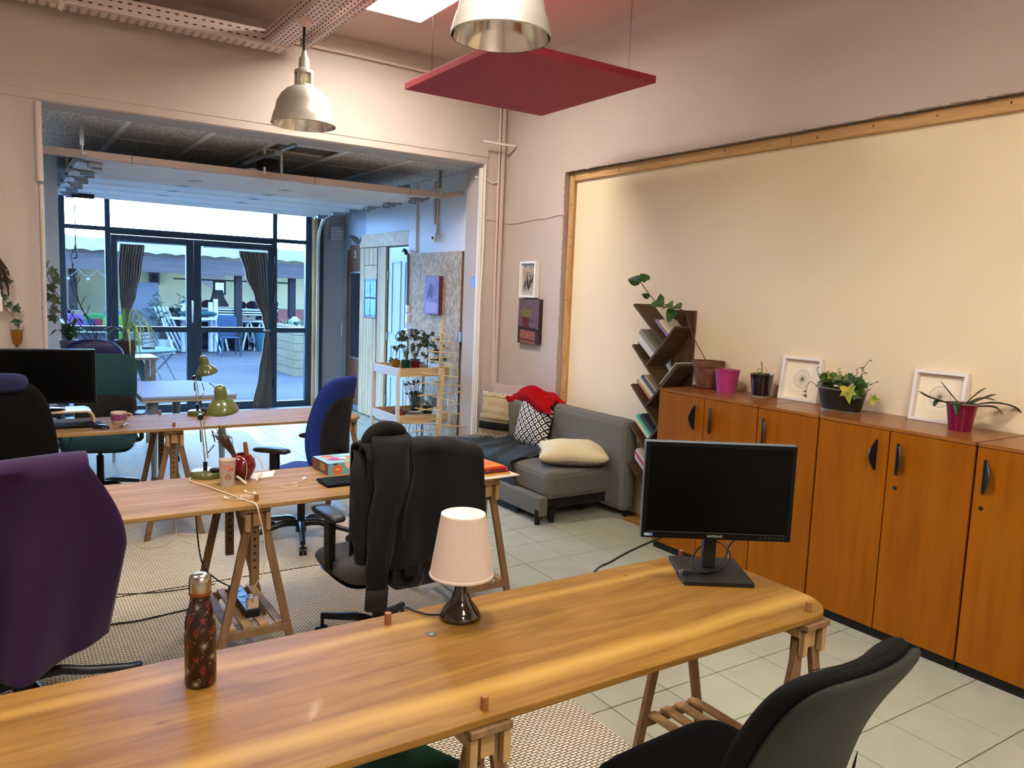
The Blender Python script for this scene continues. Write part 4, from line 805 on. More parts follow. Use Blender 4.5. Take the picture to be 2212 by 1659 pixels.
books((4.222, 1.222), [(.014, .195, .14, '#23263f', 'dark navy book, lowest on the second shelf'), (.02, .19, .15, '#dcd6c6', 'white paperback beside the navy book, second shelf'), (.018, .20, .15, '#e2dfd6', 'white and green paperback in middle of second shelf'), (.016, .21, .155, '#d5cdbb', 'pale paperback with black stripe on second shelf'), (.034, .22, .16, '#8f8371', 'thick grey brown book, topmost on second shelf')])
books((4.196, .928), [(.020, .20, .15, '#b8796a', 'red patterned paperback on third left shelf'), (.014, .19, .15, '#d8c98e', 'thin yellow book on third left shelf'), (.016, .195, .15, '#d9c7a0', 'cream book next to the yellow one, third left shelf'), (.020, .19, .15, '#44505c', 'blue and white book on third left shelf'), (.018, .17, .14, '#b7a98c', 'tan book at top of third left shelf')])
books((4.188, .64), [(.018, .19, .16, '#d5cfb0', 'cream book, lowest on fourth left shelf'), (.018, .19, .165, '#cfd2a8', 'pale green book on the fourth left shelf'), (.022, .20, .165, '#4fa98a', 'mint green book on the fourth left shelf'), (.030, .17, .16, '#34383f', 'dark patterned book, topmost on fourth left shelf')])
books((4.180, .36), [(.016, .19, .15, '#d9d6cc', 'white book, lowest of shelf beside the sofa end'), (.018, .20, .155, '#a8a3c9', 'lavender blue book on shelf beside the sofa end'), (.018, .21, .16, '#b53c38', 'red book on the shelf beside the sofa end'), (.02, .21, .16, '#d6cfc2', 'off white book next to the red one, lowest visible shelf')])
mg = thing('magazine', 'white magazine lying open over right hand shelf by the cabinet', 'magazine', (4.06, 3.98, 1.165)); Dd = Vector((0, .30, -.331)).normalized(); Dn = Vector((0, .331, .30)).normalized()
B().bar(Dn*.0125-Dd*.10, Dn*.0125+Dd*.125, .20, .005, (1, 0, 0)).out('cover', M('magazine_white', '#cfcabd', .4), mg); B().bar(Dn*.0165-Dd*.10, Dn*.0165+Dd*.05, .14, .0015, (1, 0, 0)).out('page', M('magazine_green', '#5f6b4e', .5), mg)
# ================================================================= SOFA
sf = M('sofa_grey', '#635f57', .95, bump=(350, .5, .002), var=(160, '#716c62')); sfb = M('sofa_leg', '#0d0c0c', .4)
so = thing('sofa', 'grey fabric sofa bed along the right wall', 'sofa', (3.75, 5.35, 0))
def rbox(x0, y0, z0, x1, y1, z1, bev): return B().bx(x0, y0, z0, x1, y1, z1), bev
b = B().bx(-.375, -.79, .165, .36, .86, .375); b.out('seat', sf, so, bevel=.045)
b = B().bx(-.46, -.815, .062, -.385, .86, .205); b.out('front_box', sf, so, bevel=.012); B().bx(-.375, -.76, .10, .26, .86, .17).out('chassis', M('chassis_dark', '#1d1a18', .9), so)
b = B().bx(.205, -.965, .05, .344, .80, .765); b.out('backrest', sf, so, bevel=.05)
b = B(); b.slab(.50, .40, .14, 8, 8, lambda p: Vector((.18+p.z, .52+p.x, .56+p.y))); b.out('back_cushion', sf, so, smooth=60)
for x, y in ((-.455, -.78), (-.32, -.775), (.10, -.60), (-.455, .8), (.3, .8), (.3, -.90)): B().cyl((x, y, 0), (x, y, .11), .02, .024, 16).out('leg', sfb, so, smooth=40)
# throw on the seat
def ns(x, y, z=0, s=1): return noise.noise(Vector((x*s, y*s, z*s)))
tm = M('throw_slate', '#2a3033', .9, bump=(500, .3, .001))
def throw_fn(u, v):
    y = 4.98 + 1.12*v + .10*math.sin(u*5+v*3); s_ = u*.98   # length from the back forward
    x = 3.96 - s_; fold = .010*(1+math.sin(s_*9+v*26+ns(v*4, u*3)*4)) + .008*abs(ns(u*6, v*9))
    z = .378+fold
    if x < 3.40: d = 3.40-x; a = min(d/.03, 1)*PI/2; z = .378+fold*.6 - max(0, d-.03)*1.0 - .03*(1-math.cos(a)); x = 3.352 - .010*a - fold*.6
    return Vector((x, y, z))
tag(B().grid(throw_fn, 60, 70).out('throw_blanket', tm, smooth=70, solid=.004), 'slate grey throw spread over the sofa seat and front', 'blanket')
# cushions
def cush(name, label, w_, h_, t_, M4, mat, n=5, k=2.2, wr=.008, N=22):
    th = thing(name, label, 'cushion', M4.translation); R3 = M4.to_3x3()
    def fn(p):
        c = 1 - .15*(1-abs(2*p.x/w_)**2)*abs(2*p.y/h_)**3 - .15*(1-abs(2*p.y/h_)**2)*abs(2*p.x/w_)**3
        p = Vector((p.x*c, p.y*c, p.z + wr*ns(p.x, p.y, p.z, 9))); return R3 @ p
    B().slab(w_, h_, t_, n, k, fn, N).out('cover', mat, th, smooth=70); return th, R3, fn
def frame3(loc, right, up):   # local X=right, Y=up, Z=out
    r_ = Vector(right).normalized(); u_ = Vector(up); u_ = (u_-r_*u_.dot(r_)).normalized(); n_ = r_.cross(u_)
    mm = Matrix((r_, u_, n_)).transposed().to_4x4(); mm.translation = Vector(loc); return mm
creamm = M('cushion_cream', '#dccda4', .95, bump=(300, .4, .002))
th, R3, fn = cush('cushion', 'cream cushion with striped edge lying flat on sofa end', .58, .50, .16, frame3((3.78, 4.80, .468), (.80, -.55, .02), (.6, .8, .06)), creamm, 9, 1.7)
b = B()
for k in range(9):
    x = -.02+k*.028; w_ = .011 if k % 3 else .018
    pts = [fn(Vector((x, -.205, -.03))), fn(Vector((x+w_, -.205, -.03))), fn(Vector((x+w_, -.212, .006))), fn(Vector((x, -.212, .006)))]
    b.face([p+R3@Vector((0, -.010, -.012)) for p in pts])
b.out('stripes', M('stripe_plum', '#2d1b20', .9), th); cush_d = B().slab(.53, .43, .10, 5, 2.4, lambda p: R3 @ Vector((p.x, p.y, p.z-.040)), 16).out('underside', M('cushion_grey_knit', '#4f4843', .95, var=(60, '#857a6c')), th, smooth=60)
# diamond cushion
dm = bpy.data.materials.new('diamond_weave'); dm.use_nodes = True; nt = dm.node_tree; p_ = nt.nodes['Principled BSDF']; p_.inputs['Roughness'].default_value = .9; L = nt.links
t_ = nt.nodes.new('ShaderNodeTexCoord'); mpp = nt.nodes.new('ShaderNodeMapping'); mpp.inputs['Rotation'].default_value = (0, 0, PI/4); mpp.inputs['Scale'].default_value = (21, 21, 21); L.new(t_.outputs['UV'], mpp.inputs['Vector'])
sx = nt.nodes.new('ShaderNodeSeparateXYZ'); L.new(mpp.outputs['Vector'], sx.inputs[0])
def mth(op, a, bv):
    n = nt.nodes.new('ShaderNodeMath'); n.operation = op; L.new(a, n.inputs[0])
    if isinstance(bv, (int, float)): n.inputs[1].default_value = bv
    elif bv is not None: L.new(bv, n.inputs[1])
    return n.outputs[0]
def cell(o): return mth('ABSOLUTE', mth('SUBTRACT', mth('FRACT', o, None), .5), None)
cx_, cy_ = cell(sx.outputs['X']), cell(sx.outputs['Y']); mxx = mth('MAXIMUM', cx_, cy_)
r = nt.nodes.new('ShaderNodeValToRGB'); r.color_ramp.interpolation = 'CONSTANT'; e = r.color_ramp.elements; e[0].color = lin('#111111'); e[1].position = .16; e[1].color = lin('#e8e2d6'); e2 = e.new(.37); e2.color = lin('#121212')
L.new(mxx, r.inputs['Fac']); L.new(r.outputs['Color'], p_.inputs['Base Color'])
M4 = frame3((3.885, 5.50, .570), (.12, -.62, -.03), (.20, .06, .95)); th = thing('cushion', 'black and white diamond patterned cushion standing against the sofa back', 'cushion', M4.translation); R3 = M4.to_3x3()
def fnd(p): return R3 @ Vector((p.x, p.y, p.z+.006*ns(p.x, p.y, 3, 8)))
b = B(); b.slab(.38, .38, .13, 7, 2.2, fnd, 24); o = b.out('cover', dm, th, smooth=70); uv = o.data.uv_layers.new(name='UVMap'); R3i = R3.transposed()
for poly in o.data.polygons:
    for li in poly.loop_indices:
        q = R3i @ o.data.vertices[o.data.loops[li].vertex_index].co; uv.data[li].uv = (q.x, q.y)
B().slab(.378, .378, .125, 7, 2.4, lambda p: R3 @ Vector((p.x, p.y, p.z-.016)), 16).out('back_cover', M('cushion_black', '#0f0e0f', .95), th, smooth=70)
# knitted cushion
M4 = frame3((3.80, 5.96, .575), (.92, -.36, -.13), (.14, .05, .97)); knit = M('knit_cream', '#ab9a78', .95, bump=(220, .7, .004))
th, R3, fn = cush('cushion', 'cream knitted cushion with a black band against the wall', .335, .42, .15, M4, knit, 7, 2.6)
def band(name, y0, y1, mat, amp=.004, x0=-.165, x1=.165, z=.0):
    b = B(); b.grid(lambda u, v: R3 @ Vector((x0+(x1-x0)*u, y0+(y1-y0)*v, z+.071*max(.12, (1-max(abs((x0+(x1-x0)*u)/.168), abs((y0+(y1-y0)*v)/.212))**3.0))**.5+.012)), 16, 3); return b.out(name, mat, th, smooth=70, solid=amp)
band('black_band', -.125, -.06, M('band_black', '#111212', .95)); band('tan_band', -.035, .0, M('band_tan', '#a39474', .95), .005)
b = B()
for row, (y, rr) in enumerate(((.195, .014), (.178, .012), (.04, .006), (.055, .006), (.07, .006), (-.175, .009), (-.19, .011))):
    n = int(.31/(rr*1.5))
    for i in range(n):
        x = -.155+.31*i/(n-1); zz = .071*max(.10, (1-max(abs(x/.168), abs(y/.212))**3.0))**.5+.004; p = R3 @ Vector((x, y+.004*math.sin(i*2), zz)); b.ell(p, (rr*.8, rr*.6, rr*.8), 6)
b.out('chunky_braid', M('yarn_cream', '#ddcfae', .95), th, smooth=60, kind='stuff')
# pinkish cushion and fabrics behind
cush('cushion', 'pale mauve cushion behind the red blanket in the corner', .42, .36, .12, frame3((3.95, 6.03, .69), (.45, -.88, .0), (.3, .15, .93)), M('cushion_mauve', '#a08e88', .9), 7, 3)
def crumple(u, v, c, rx, ry, h, seed):
    a = u*2*PI; rr = v; x = rx*rr*math.cos(a)*(1+.25*ns(math.cos(a)*1.3, math.sin(a)*1.3, seed)); y = ry*rr*math.sin(a)*(1+.25*ns(math.sin(a)*1.5, seed, math.cos(a)))
    z = h*(1-rr**2.2) + .05*ns(x*5, y*5, seed)+.022*math.sin(x*22+ns(y*5, x*4, seed)*5)
    return Vector(c)+Vector((x, y, z))
redf = M('red_fleece', '#94090f', .95, spec=.1)
def redfn(u, v):
    # sheet over the backrest: u along y, v from behind over the top and down the front
    y = 5.30+.66*u; s_ = v*.42; k = ns(u*3, v*3, 2); k2 = math.sin(u*8+v*7+k*3)
    top = .775+.06*math.sin(u*PI)*(1-.3*v)
    if s_ < .20: x = 4.075-s_*.7; z = top+.022*k2+.03*k
    else: d = s_-.20; x = 3.94-.06*math.sin(min(1, d/.08)*PI/2)-.03*k; z = top-d*(.42+.16*math.sin(u*PI+.4))+.02*k2
    return Vector((x-.015*k2, y+.05*math.sin(v*3+1)-.03, z))
tag(B().grid(redfn, 44, 30).out('red_blanket', redf, smooth=80, solid=.022, sub=1), 'crumpled red fleece blanket over the sofa back', 'blanket')
tag(B().grid(lambda u, v: Vector((3.965-.012*math.sin(u*14), 5.42+.30*u, .70-.17*v*(1-.25*math.sin(u*6)))), 24, 8).out('dark_cloth', M('plum_cloth', '#2e1c26', .95), smooth=70, solid=.008), 'dark plum cloth hanging below the red blanket', 'cloth')
# ================================================================= OFFICE CHAIRS
def chair_base(t, zs, mat=black, n0=.3, r=.31, hub=.09, castor=True):
    for k in range(5):
        a = n0+k*2*PI/5; c, s_ = math.cos(a), math.sin(a)
        b = B(); P_ = [(.03*c, .03*s_, hub+.03), (.12*c, .12*s_, hub+.035), (.22*c, .22*s_, hub+.012), (r*.98*c, r*.98*s_, hub-.012)]; P_ = bez(P_, 10); b.tube(P_, [.024-.008*i/len(P_) for i in range(len(P_))], 8); lg = b.out('leg', mat, t, smooth=50)
        if castor:
            b = B(); q = Vector((r*c, r*s_, .028)); ax = Vector((-s_, c, 0)); b.cyl(q-ax*.022, q-ax*.004, .028, n=16); b.cyl(q+ax*.004, q+ax*.022, .028, n=16); b.cyl((r*c, r*s_, .03), (r*c, r*s_, hub-.005), .009, n=8); b.out('castor', black, lg, smooth=40)
        else: B().cyl((r*c, r*s_, 0), (r*c, r*s_, hub), .02, n=12).out('glide', black, lg)
    B().cyl((0, 0, hub-.03), (0, 0, hub+.05), .035, n=20).out('hub', mat, t, smooth=40)
    b = B(); b.cyl((0, 0, hub), (0, 0, zs-.16), .026, n=16); b.cyl((0, 0, zs-.17), (0, 0, zs-.06), .015, n=12); b.out('gas_lift', darkm, t, smooth=40)
    b = B(); b.box((0, -.02, zs-.065), (.16, .22, .05)); b.out('mechanism', black, t, bevel=.01)
def arms(t, zs, za, half, mat=black, padl=.24, y0=0.0):
    for s_ in (-1, 1):
        x = s_*half; b = B(); b.tube(bez([(x*.45, y0-.02, zs-.055), (x*.98, y0-.02, zs-.05), (x, y0-.02, zs+.03), (x, y0-.02, za-.03)], 14), .017, 8); b.bar((x, y0-.02, zs), (x, y0-.02, za-.02), .055, .03, (0, 1, 0)); b.out('arm_post', mat, t, smooth=50)
        B().slab(.085, padl, .034, 4, 6, lambda p: Vector((x+p.x, y0+p.y, za-.012+p.z-.25*p.y*p.y))).out('arm_pad', M('arm_pad_black', '#161515', .45), t, smooth=60)
def seat(t, zs, w_, d_, mat, th=.09, y0=0.0):
    B().slab(w_, d_, th, 5, 7, lambda p: Vector((p.x, y0+p.y, zs-th/2+p.z-.9*max(0, p.y-d_*.3)**2*4)), 18).out('seat', mat, t, smooth=60)
    B().slab(w_*.93, d_*.9, .03, 5, 7, lambda p: Vector((p.x, y0+p.y, zs-th-.0+p.z))).out('seat_pan', black, t, smooth=60)
def backrest(t, w_, z0, z1, yb, lean, mat, th=.06, curve=.05, taper=.0, mat2=None, lum=.03, name='backrest'):
    h_ = z1-z0
    def fn(p, dz=0):
        v = (p.y/h_)+.5; x = p.x*(1-taper*v); y = yb - lean*v + curve*(2*p.x/w_)**2 + lum*math.sin(v*PI*1.1) + p.z
        return Vector((x, y, z0+h_*v))
    B().slab(w_, h_, th, 5, 7, fn, 20).out(name, mat, t, smooth=60)
    if mat2: B().slab(w_*.985, h_*.98, th*.7, 5, 7, lambda p: fn(Vector((p.x, p.y, p.z-th*.32))), 18).out('back_shell', mat2, t, smooth=60)
    b = B(); b.tube(bez([(0, -.05, z0-.12), (0, yb-.09, z0-.10), (0, yb-.075, z0+.05), (0, yb-lean*.5-.03, z0+h_*.4)], 14), .022, 8); b.out('back_post', black, t, smooth=50)
# front right black chair
t = thing('office_chair', 'black high backed office chair at lower right, at the front desk', 'chair', (1.57, 1.33, 0), math.radians(3))
chair_base(t, .44, n0=.9); blk2 = M('chair_black', '#060606', .85, spec=.2, bump=(350, .2, .001)); shellm = M('chair_shell_green', '#22241f', .65, bump=(300, .2, .001))
seat(t, .44, .52, .48, blk2, .08, .0)
def c1(p, dz=0):
    h_ = .47; v = (p.y/h_)+.5; x = p.x*(1-.02*v); return Vector((x, -.225-.14*v-.05*v*v+.045*(2*p.x/.47)**2+.04*math.sin(v*PI)*.6+p.z, .46+.46*v))
B().slab(.47, .47, .085, 6, 8, c1, 22).out('backrest', blk2, t, smooth=60); B().slab(.455, .455, .05, 6, 8, lambda p: c1(Vector((p.x, p.y, p.z-.045))), 20).out('back_shell', shellm, t, smooth=60)
b = B(); b.grid(lambda u, v: c1(Vector((-.2+.4*u, .226+.004*v, .006)))+Vector((0, -.004, .012)), 20, 2); b.out('top_seam', M('seam_grey', '#2c2c2a', .7), t)
b = B()
for k in range(9): b.tube([c1(Vector((.205-.003*k, -.235+.11*j/6-.0*k, -.075)))+Vector((0, -.002, -.006*k)) for j in range(7)], .0012, 4)
b.out('vent_ribs', M('seam_grey', '#2c2c2a', .7), t); b = B(); b.tube(bez([(0, -.03, .36), (0, -.22, .35), (0, -.30, .42), (0, -.34, .56)], 14), .024); b.out('back_post', black, t, smooth=50)
# jacket chair
greyf = M('seat_grey_fabric', '#3b3630', .95, bump=(400, .5, .002), var=(200, '#4a453d'))
t = thing('office_chair', 'dark office chair with black jacket on its back, at the middle desk', 'chair', (1.43, 3.20, 0), math.radians(2))
chair_base(t, .51, n0=.75, r=.34, hub=.12); seat(t, .51, .50, .47, greyf, .09); arms(t, .51, .725, .255, padl=.25, y0=-.02)
backrest(t, .43, .57, 1.03, -.27, .06, greyf, th=.06); b = B(); b.box((.06, -.25, .47), (.26, .10, .11)); b.out('back_bracket', black, t, bevel=.02); b = B(); b.bar((.20, -.2, .49), (.34, -.1, .52), .03, .03); b.out('lever', black, t, bevel=.01)
# jacket
jk = M('jacket_black', '#060403', .95, bump=(260, .25, .002), sheen=.03); jkr = M('jacket_rib', '#1a1310', .95)
ja = thing('jacket', 'black knitted jacket draped over the chair back, sleeve hanging', 'jacket', (1.462, 2.868, -.022))
def jfn(u, v):
    x = -.27+.53*u; wv = v*1.06   # v: 0 front hem -> over the top -> 1 back hem
    fold = .012*math.sin(u*17+v*3)+.016*math.sin(u*7+2*v)+.014*ns(u*5, v*4, 7); edge = abs(2*u-1)
    topz = 1.105-.022*edge**4+.010*ns(u*6, 3)-.035*u
    if wv < .45: z = topz-.03-(.45-wv); y = .095+.01*math.sin(u*9)
    elif wv < .58: a = (wv-.45)/.13*PI; z = topz-.03+.034*math.sin(a); y = .015+.080*math.cos(a)
    else: d = wv-.58; z = topz-.03-d*1.0; y = -.065-.03*d-(.35+d)*fold*1.2 + .05*edge**3*d; x *= (1+.06*d*2)
    return Vector((x+.04*(0 if wv < .58 else (wv-.58)), y, z))
B().grid(jfn, 70, 70).out('body', jk, ja, smooth=75, solid=.012)
b = B(); b.grid(lambda u, v: jfn(.30+.66*u, .985+.015*v)+Vector((0, -.004*(1 if int(u*76) % 2 else -1), -.062*v+.02)), 76, 5); b.out('ribbed_hem', jkr, ja, smooth=30, solid=.008)
def sleeve(P_, R_, name, flat=.6):
    P_ = bez(P_, 26); n = len(P_); b = B(); K = 20; rings = []
    for i, p in enumerate(P_):
        rr = R_[0]+(R_[1]-R_[0])*i/(n-1); rings.append([b.bm.verts.new(p+Vector((rr*math.cos(2*PI*k/K)*(1+.10*math.sin(3*i*.25+k)), rr*flat*math.sin(2*PI*k/K)-.004*math.sin(k*3+i*.3), 0))) for k in range(K)])
    for a, c in zip(rings, rings[1:]):
        for k in range(K): b.bm.faces.new((a[k], a[(k+1) % K], c[(k+1) % K], c[k]))
    return b.out(name, jk, ja, smooth=75)
sleeve([(-.155, .0, 1.125), (-.165, -.065, 1.09), (-.185, -.105, .95), (-.215, -.115, .80), (-.235, -.12, .65), (-.240, -.12, .53)], (.088, .042), 'sleeve')
sleeve([(-.235, .03, 1.06), (-.262, -.03, .98), (-.272, -.055, .82), (-.262, -.06, .70), (-.24, -.06, .62)], (.05, .06), 'sleeve')
b = B(); n = 26; pts_t = [Vector((-.240+.043*math.cos(2*PI*k/n)*(1+.06*(k % 2)), -.12+.026*math.sin(2*PI*k/n)*(1+.12*(k % 2)), .535)) for k in range(n)]
top = [b.bm.verts.new(p) for p in pts_t]; bot = [b.bm.verts.new(p+Vector((-.004, 0, -.085))) for p in pts_t]
for k in range(n): b.bm.faces.new((top[k], top[(k+1) % n], bot[(k+1) % n], bot[k]))
b.out('ribbed_cuff', jkr, ja, smooth=20, solid=.003)
sm_ = M('seam_piping', '#2c211c', .9)
b = B(); b.tube(bez([(-.245, -.055, 1.085), (-.20, -.078, 1.10), (-.15, -.088, 1.108), (-.105, -.083, 1.10), (-.085, -.075, 1.075), (-.08, -.10, .98), (-.11, -.125, .90), (-.135, -.14, .82), (-.14, -.14, .72)], 40), .0022, 5); b.tube(bez([(-.155, -.118, 1.05), (-.175, -.148, .9), (-.20, -.158, .78), (-.225, -.155, .6)], 24), .0014, 5); b.out('seam', sm_, ja)
b = B(); b.tube(bez([(-.265, 0, 1.06), (-.235, .0, 1.115), (-.18, -.0, 1.145), (-.11, .0, 1.14), (-.08, -.01, 1.118)], 24), [.012+.020*math.sin(PI*i/24) for i in range(25)], 10); b.out('collar_roll', jk, ja, smooth=60)
# blue chair
bl = M('chair_blue_fabric', '#0c2468', .85, bump=(350, .3, .001), var=(140, '#102b76')); 
t = thing('office_chair', 'bright blue office chair with black rear shell between the desks', 'chair', (1.66, 4.98, 0), math.radians(41))
chair_base(t, .49, M('base_blue_black', '#10151d', .35), n0=1.2, r=.33); seat(t, .49, .50, .46, bl); arms(t, .49, .665, .27, padl=.25, y0=.05)
h_ = .62
def bb(p):
    v = p.y/h_+.5; w0 = 1-.32*max(0, v-.45)-.18*max(0, .35-v); return Vector((p.x*w0, -.245-.07*v+.05*(2*p.x/.5)**2+.045*math.sin(v*PI*1.1)+p.z, .50+h_*v))
B().slab(.50, h_, .085, 5, 6, bb, 22).out('backrest', bl, t, smooth=60); B().slab(.375, .47, .05, 4, 7, lambda p: bb(Vector((p.x, p.y-.055, p.z-.035))), 18).out('back_shell', M('shell_black', '#0d0c0c', .5), t, smooth=60)
b = B(); b.tube(bez([(0, -.04, .42), (0, -.22, .42), (0, -.31, .50), (0, -.31, .64)], 12), .024); b.out('back_post', black, t, smooth=50); B().box((.02, -.355, .985), (.03, .01, .012)).out('knob', black, t)
# teal chair behind far desk
tl = M('chair_teal_mesh', '#17363a', .85, bump=(160, .6, .003), var=(120, '#1f464a'))
t = thing('office_chair', 'dark teal office chair facing us behind the far desk', 'chair', (.64, 6.62, 0), math.radians(162))
chair_base(t, .50, n0=.2, r=.33); seat(t, .50, .50, .47, tl, .10); arms(t, .50, .67, .28, padl=.26, y0=-.02)
backrest(t, .46, .72, 1.09, -.25, .05, tl, th=.055, curve=.04); B().slab(.44, .22, .04, 6, 8, lambda p: Vector((p.x, -.235+.03*(2*p.x/.44)**2+p.z, .665+p.y+.02*(1-(2*p.x/.44)**2)))).out('lumbar_frame', M('frame_black_soft', '#171413', .6), t, smooth=60)
# black chair left, far desk
t = thing('office_chair', 'black padded office chair at the left edge, near side of far desk', 'chair', (.05, 4.92, 0), math.radians(-10))
chair_base(t, .50, n0=.1, r=.33); seat(t, .50, .50, .47, blackfab); arms(t, .50, .68, .28)
def c5(p):
    h2 = .56; v = p.y/h2+.5; return Vector((p.x*(1-.30*v*v), -.25-.05*v+.04*(2*p.x/.5)**2+p.z, .60+h2*v))
B().slab(.52, .56, .10, 4, 5, c5, 20).out('backrest', blackfab, t, smooth=60); B().slab(.36, .10, .13, 4, 5, lambda p: c5(Vector((p.x, .245+p.y, p.z)))+Vector((0, 0, .015))).out('collar_cloth', M('navy_cloth', '#191c3f', .9), t, smooth=60)
b = B(); b.tube([(0, -.1, .42), (0, -.28, .45), (0, -.30, .7)], .022); b.out('back_post', black, t, smooth=50)
# chair under the purple cloth
t = thing('office_chair', 'cream backed chair hidden under the purple cloth at lower left', 'chair', (.05, 3.42, 0), math.radians(-4))
chair_base(t, .50, M('base_navy', '#12161f', .35), n0=.05, r=.40, hub=.10, castor=False); seat(t, .50, .50, .47, blackfab); B().slab(.47, .46, .07, 5, 7, lambda p: Vector((p.x, -.37-.04*(p.y/.46+.5)+.04*(2*p.x/.47)**2+p.z, .82+p.y))).out('backrest', M('cream_shell', '#d3bd98', .6), t, smooth=60)
b = B(); b.tube([(0, -.1, .42), (0, -.36, .45), (0, -.40, .8)], .025); b.out('back_post', black, t, smooth=50)
pu = M('purple_fleece', '#260530', .95, sheen=.05, bump=(300, .15, .001))
cl = thing('purple_blanket', 'deep purple fleece blanket draped over the chair at lower left', 'blanket', (0, 3.0, 0))
def pf(u, v):
    x = -.55+.80*u; L_ = v*1.0; topz = 1.062+.018*(1-u)*0+.008*math.sin(u*8); e = max(0, (u-.72)/.28)
    f = .034*math.sin(u*15+v*2.5)+.018*math.sin(u*31+v*4)*v+.02*ns(u*4, v*3, 5)
    if L_ < .22: return Vector((x*(1-.02), .10-.0*u, topz-.02-(.22-L_)))
    if L_ < .36: a = (L_-.22)/.14*PI; return Vector((x, .02+.08*math.cos(a), topz-.02+.03*math.sin(a)))
    d = L_-.36; hemz = .07*math.sin(u*5+1.0); z = topz-.02-d*(1.0+.0*u)+hemz*d*.6
    x2 = x + e*(.115*math.sin(min(1, d/.30)*PI*.5)) - e*.10*max(0, d-.30)*1.6
    y = -.06-.10*d*(1-e)-f*(.4+1.6*d)+.10*e*d
    return Vector((x2, y, z))
B().grid(pf, 90, 70).out('cloth', pu, cl, smooth=80, solid=.006)
if 0: b = B(); b.grid(lambda u, v: Vector((.225+.135*u*math.sin(.3+v*1.9)**1.2+.0*v, -.055-.02*math.sin(u*PI*2.5)+.13*u, 1.04-.40*v-.10*u*(1-v)+.03*u)), 16, 24); b.out('side_fold', pu, cl, smooth=80, solid=.006)
# green stool chair beneath the front desk
t = thing('office_chair', 'green seated chair pushed under the front desk, mostly hidden', 'chair', (.80, 1.66, 0), .4)
chair_base(t, .46, n0=.6, r=.26); seat(t, .46, .42, .40, M('green_fabric', '#0f5130', .9, bump=(300, .3, .001)), .09)
# white conference table
t = thing('white_table', 'white topped meeting table with grey legs near the glazing', 'table', (1.36, 7.35, 0)); P_ = [(-.40, -.56), (.34, -.56)]+[(.34-.22+.22*math.cos(a), .55-.45+.45*math.sin(a)) for a in [i*PI/2/8 for i in range(9)]]+[(-.40, .55)]
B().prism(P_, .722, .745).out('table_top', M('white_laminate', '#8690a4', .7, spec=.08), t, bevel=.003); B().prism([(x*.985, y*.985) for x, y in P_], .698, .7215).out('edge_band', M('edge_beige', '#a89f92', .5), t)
for x, y in ((-.3, -.45), (.24, -.45), (.02, .35)): b = B(); b.cyl((x, y, .06), (x, y, .70), .018, .042, 16); lg = b.out('leg', M('leg_grey', '#6d7982', .45), t, smooth=40); B().cyl((x-.02, y, .032), (x+.02, y, .032), .032, n=16).out('castor', black, lg, smooth=40)
# ================================================================= FRONT DESK ITEMS
TD = .745
mb = M('monitor_black', '#020202', .35, spec=.12); mbez = M('bezel_black', '#050505', .4, spec=.2); grey_edge = M('monitor_edge', '#5f6a72', .4, metal=.4)
ang = math.radians(-33.2); e1 = Vector((math.cos(ang), math.sin(ang), 0))
t = thing('monitor', 'wide black monitor, screen off, on the front desk', 'monitor', (2.047, 1.803, TD), ang)
b = B(); b.bx(-.117, -.129, 0, .117, .125, .016); b.out('base', M('stand_black', '#151210', .55), t, bevel=.002)
b = B(); b.bx(-.024, .005, .016, .020, .045, .24); b.out('neck', M('stand_black', '#151210', .55), t, bevel=.006)
ofs = -.052; th_ = math.radians(-3)
def scr(b, *a): b.bx(*a); return b
pn = B(); pn.bx(-.256, ofs, .135, .252, ofs+.030, .468); P1 = pn.out('casing', grey_edge, t, bevel=.003)
b = B(); b.bx(-.2545, ofs-.003, .137, .2505, ofs, .159); b.bx(-.2545, ofs-.003, .452, .2505, ofs, .466); b.bx(-.2545, ofs-.003, .159, -.240, ofs, .452); b.bx(.236, ofs-.003, .159, .2505, ofs, .452); b.out('bezel', mbez, t, bevel=.0008)
B().bx(-.240, ofs-.0012, .159, .236, ofs, .452).out('screen', mb, t)
B().bx(-.235, ofs-.0035, .1592, .232, ofs-.0028, .160).out('bezel_line', M('line_grey', '#55504a', .4), t)
text_mesh('SAMSUNG', .0115, M('logo_silver', '#b7b4ac', .35), 'logo', t, (-.006, ofs-.0034, .148), (PI/2, 0, 0))
b = B()
for k in range(6): b.bx(.145+k*.0155, ofs-.0036, .1475, .151+k*.0155, ofs-.003, .149)
b.out('button_marks', M('mark_grey', '#77746c', .5), t)
st_ = B().bx(-.228, ofs-.0036, .142, -.217, ofs-.003, .154).out('energy_label', M('label_blue', '#3a72a8', .5), t); b = B(); b.prism([(.0085*math.cos(a)*1.3, .005*math.sin(a)) for a in [i*PI/6 for i in range(12)]], 0, .0005, lambda x, y, z: (-.236+x, ofs-.0032-z, .148+y)); b.out('eye_label', M('label_pale', '#9fb4bf', .5), t)
b = B(); cc = [(.10, ofs+.03, .15), (.07, .02, .10), (.05, .0, .06), (.0, -.045, .022), (-.055, -.05, .022), (-.065, .0, .04), (-.02, .07, .07), (.05, .085, .085), (.075, .03, .06), (.04, -.03, .03), (-.02, -.058, .024), (-.075, -.058, .024)]
b.tube(bez(cc, 60), .0032, 8); b.out('cable', black, t, smooth=60)
b = B(); b.bx(-.108, -.068, .0165, -.076, -.048, .030); b.out('plug', M('plug_black', '#1c1a18', .5), t, bevel=.002); B().bx(-.118, -.065, .018, -.108, -.051, .028).out('plug_tip', steel, t)
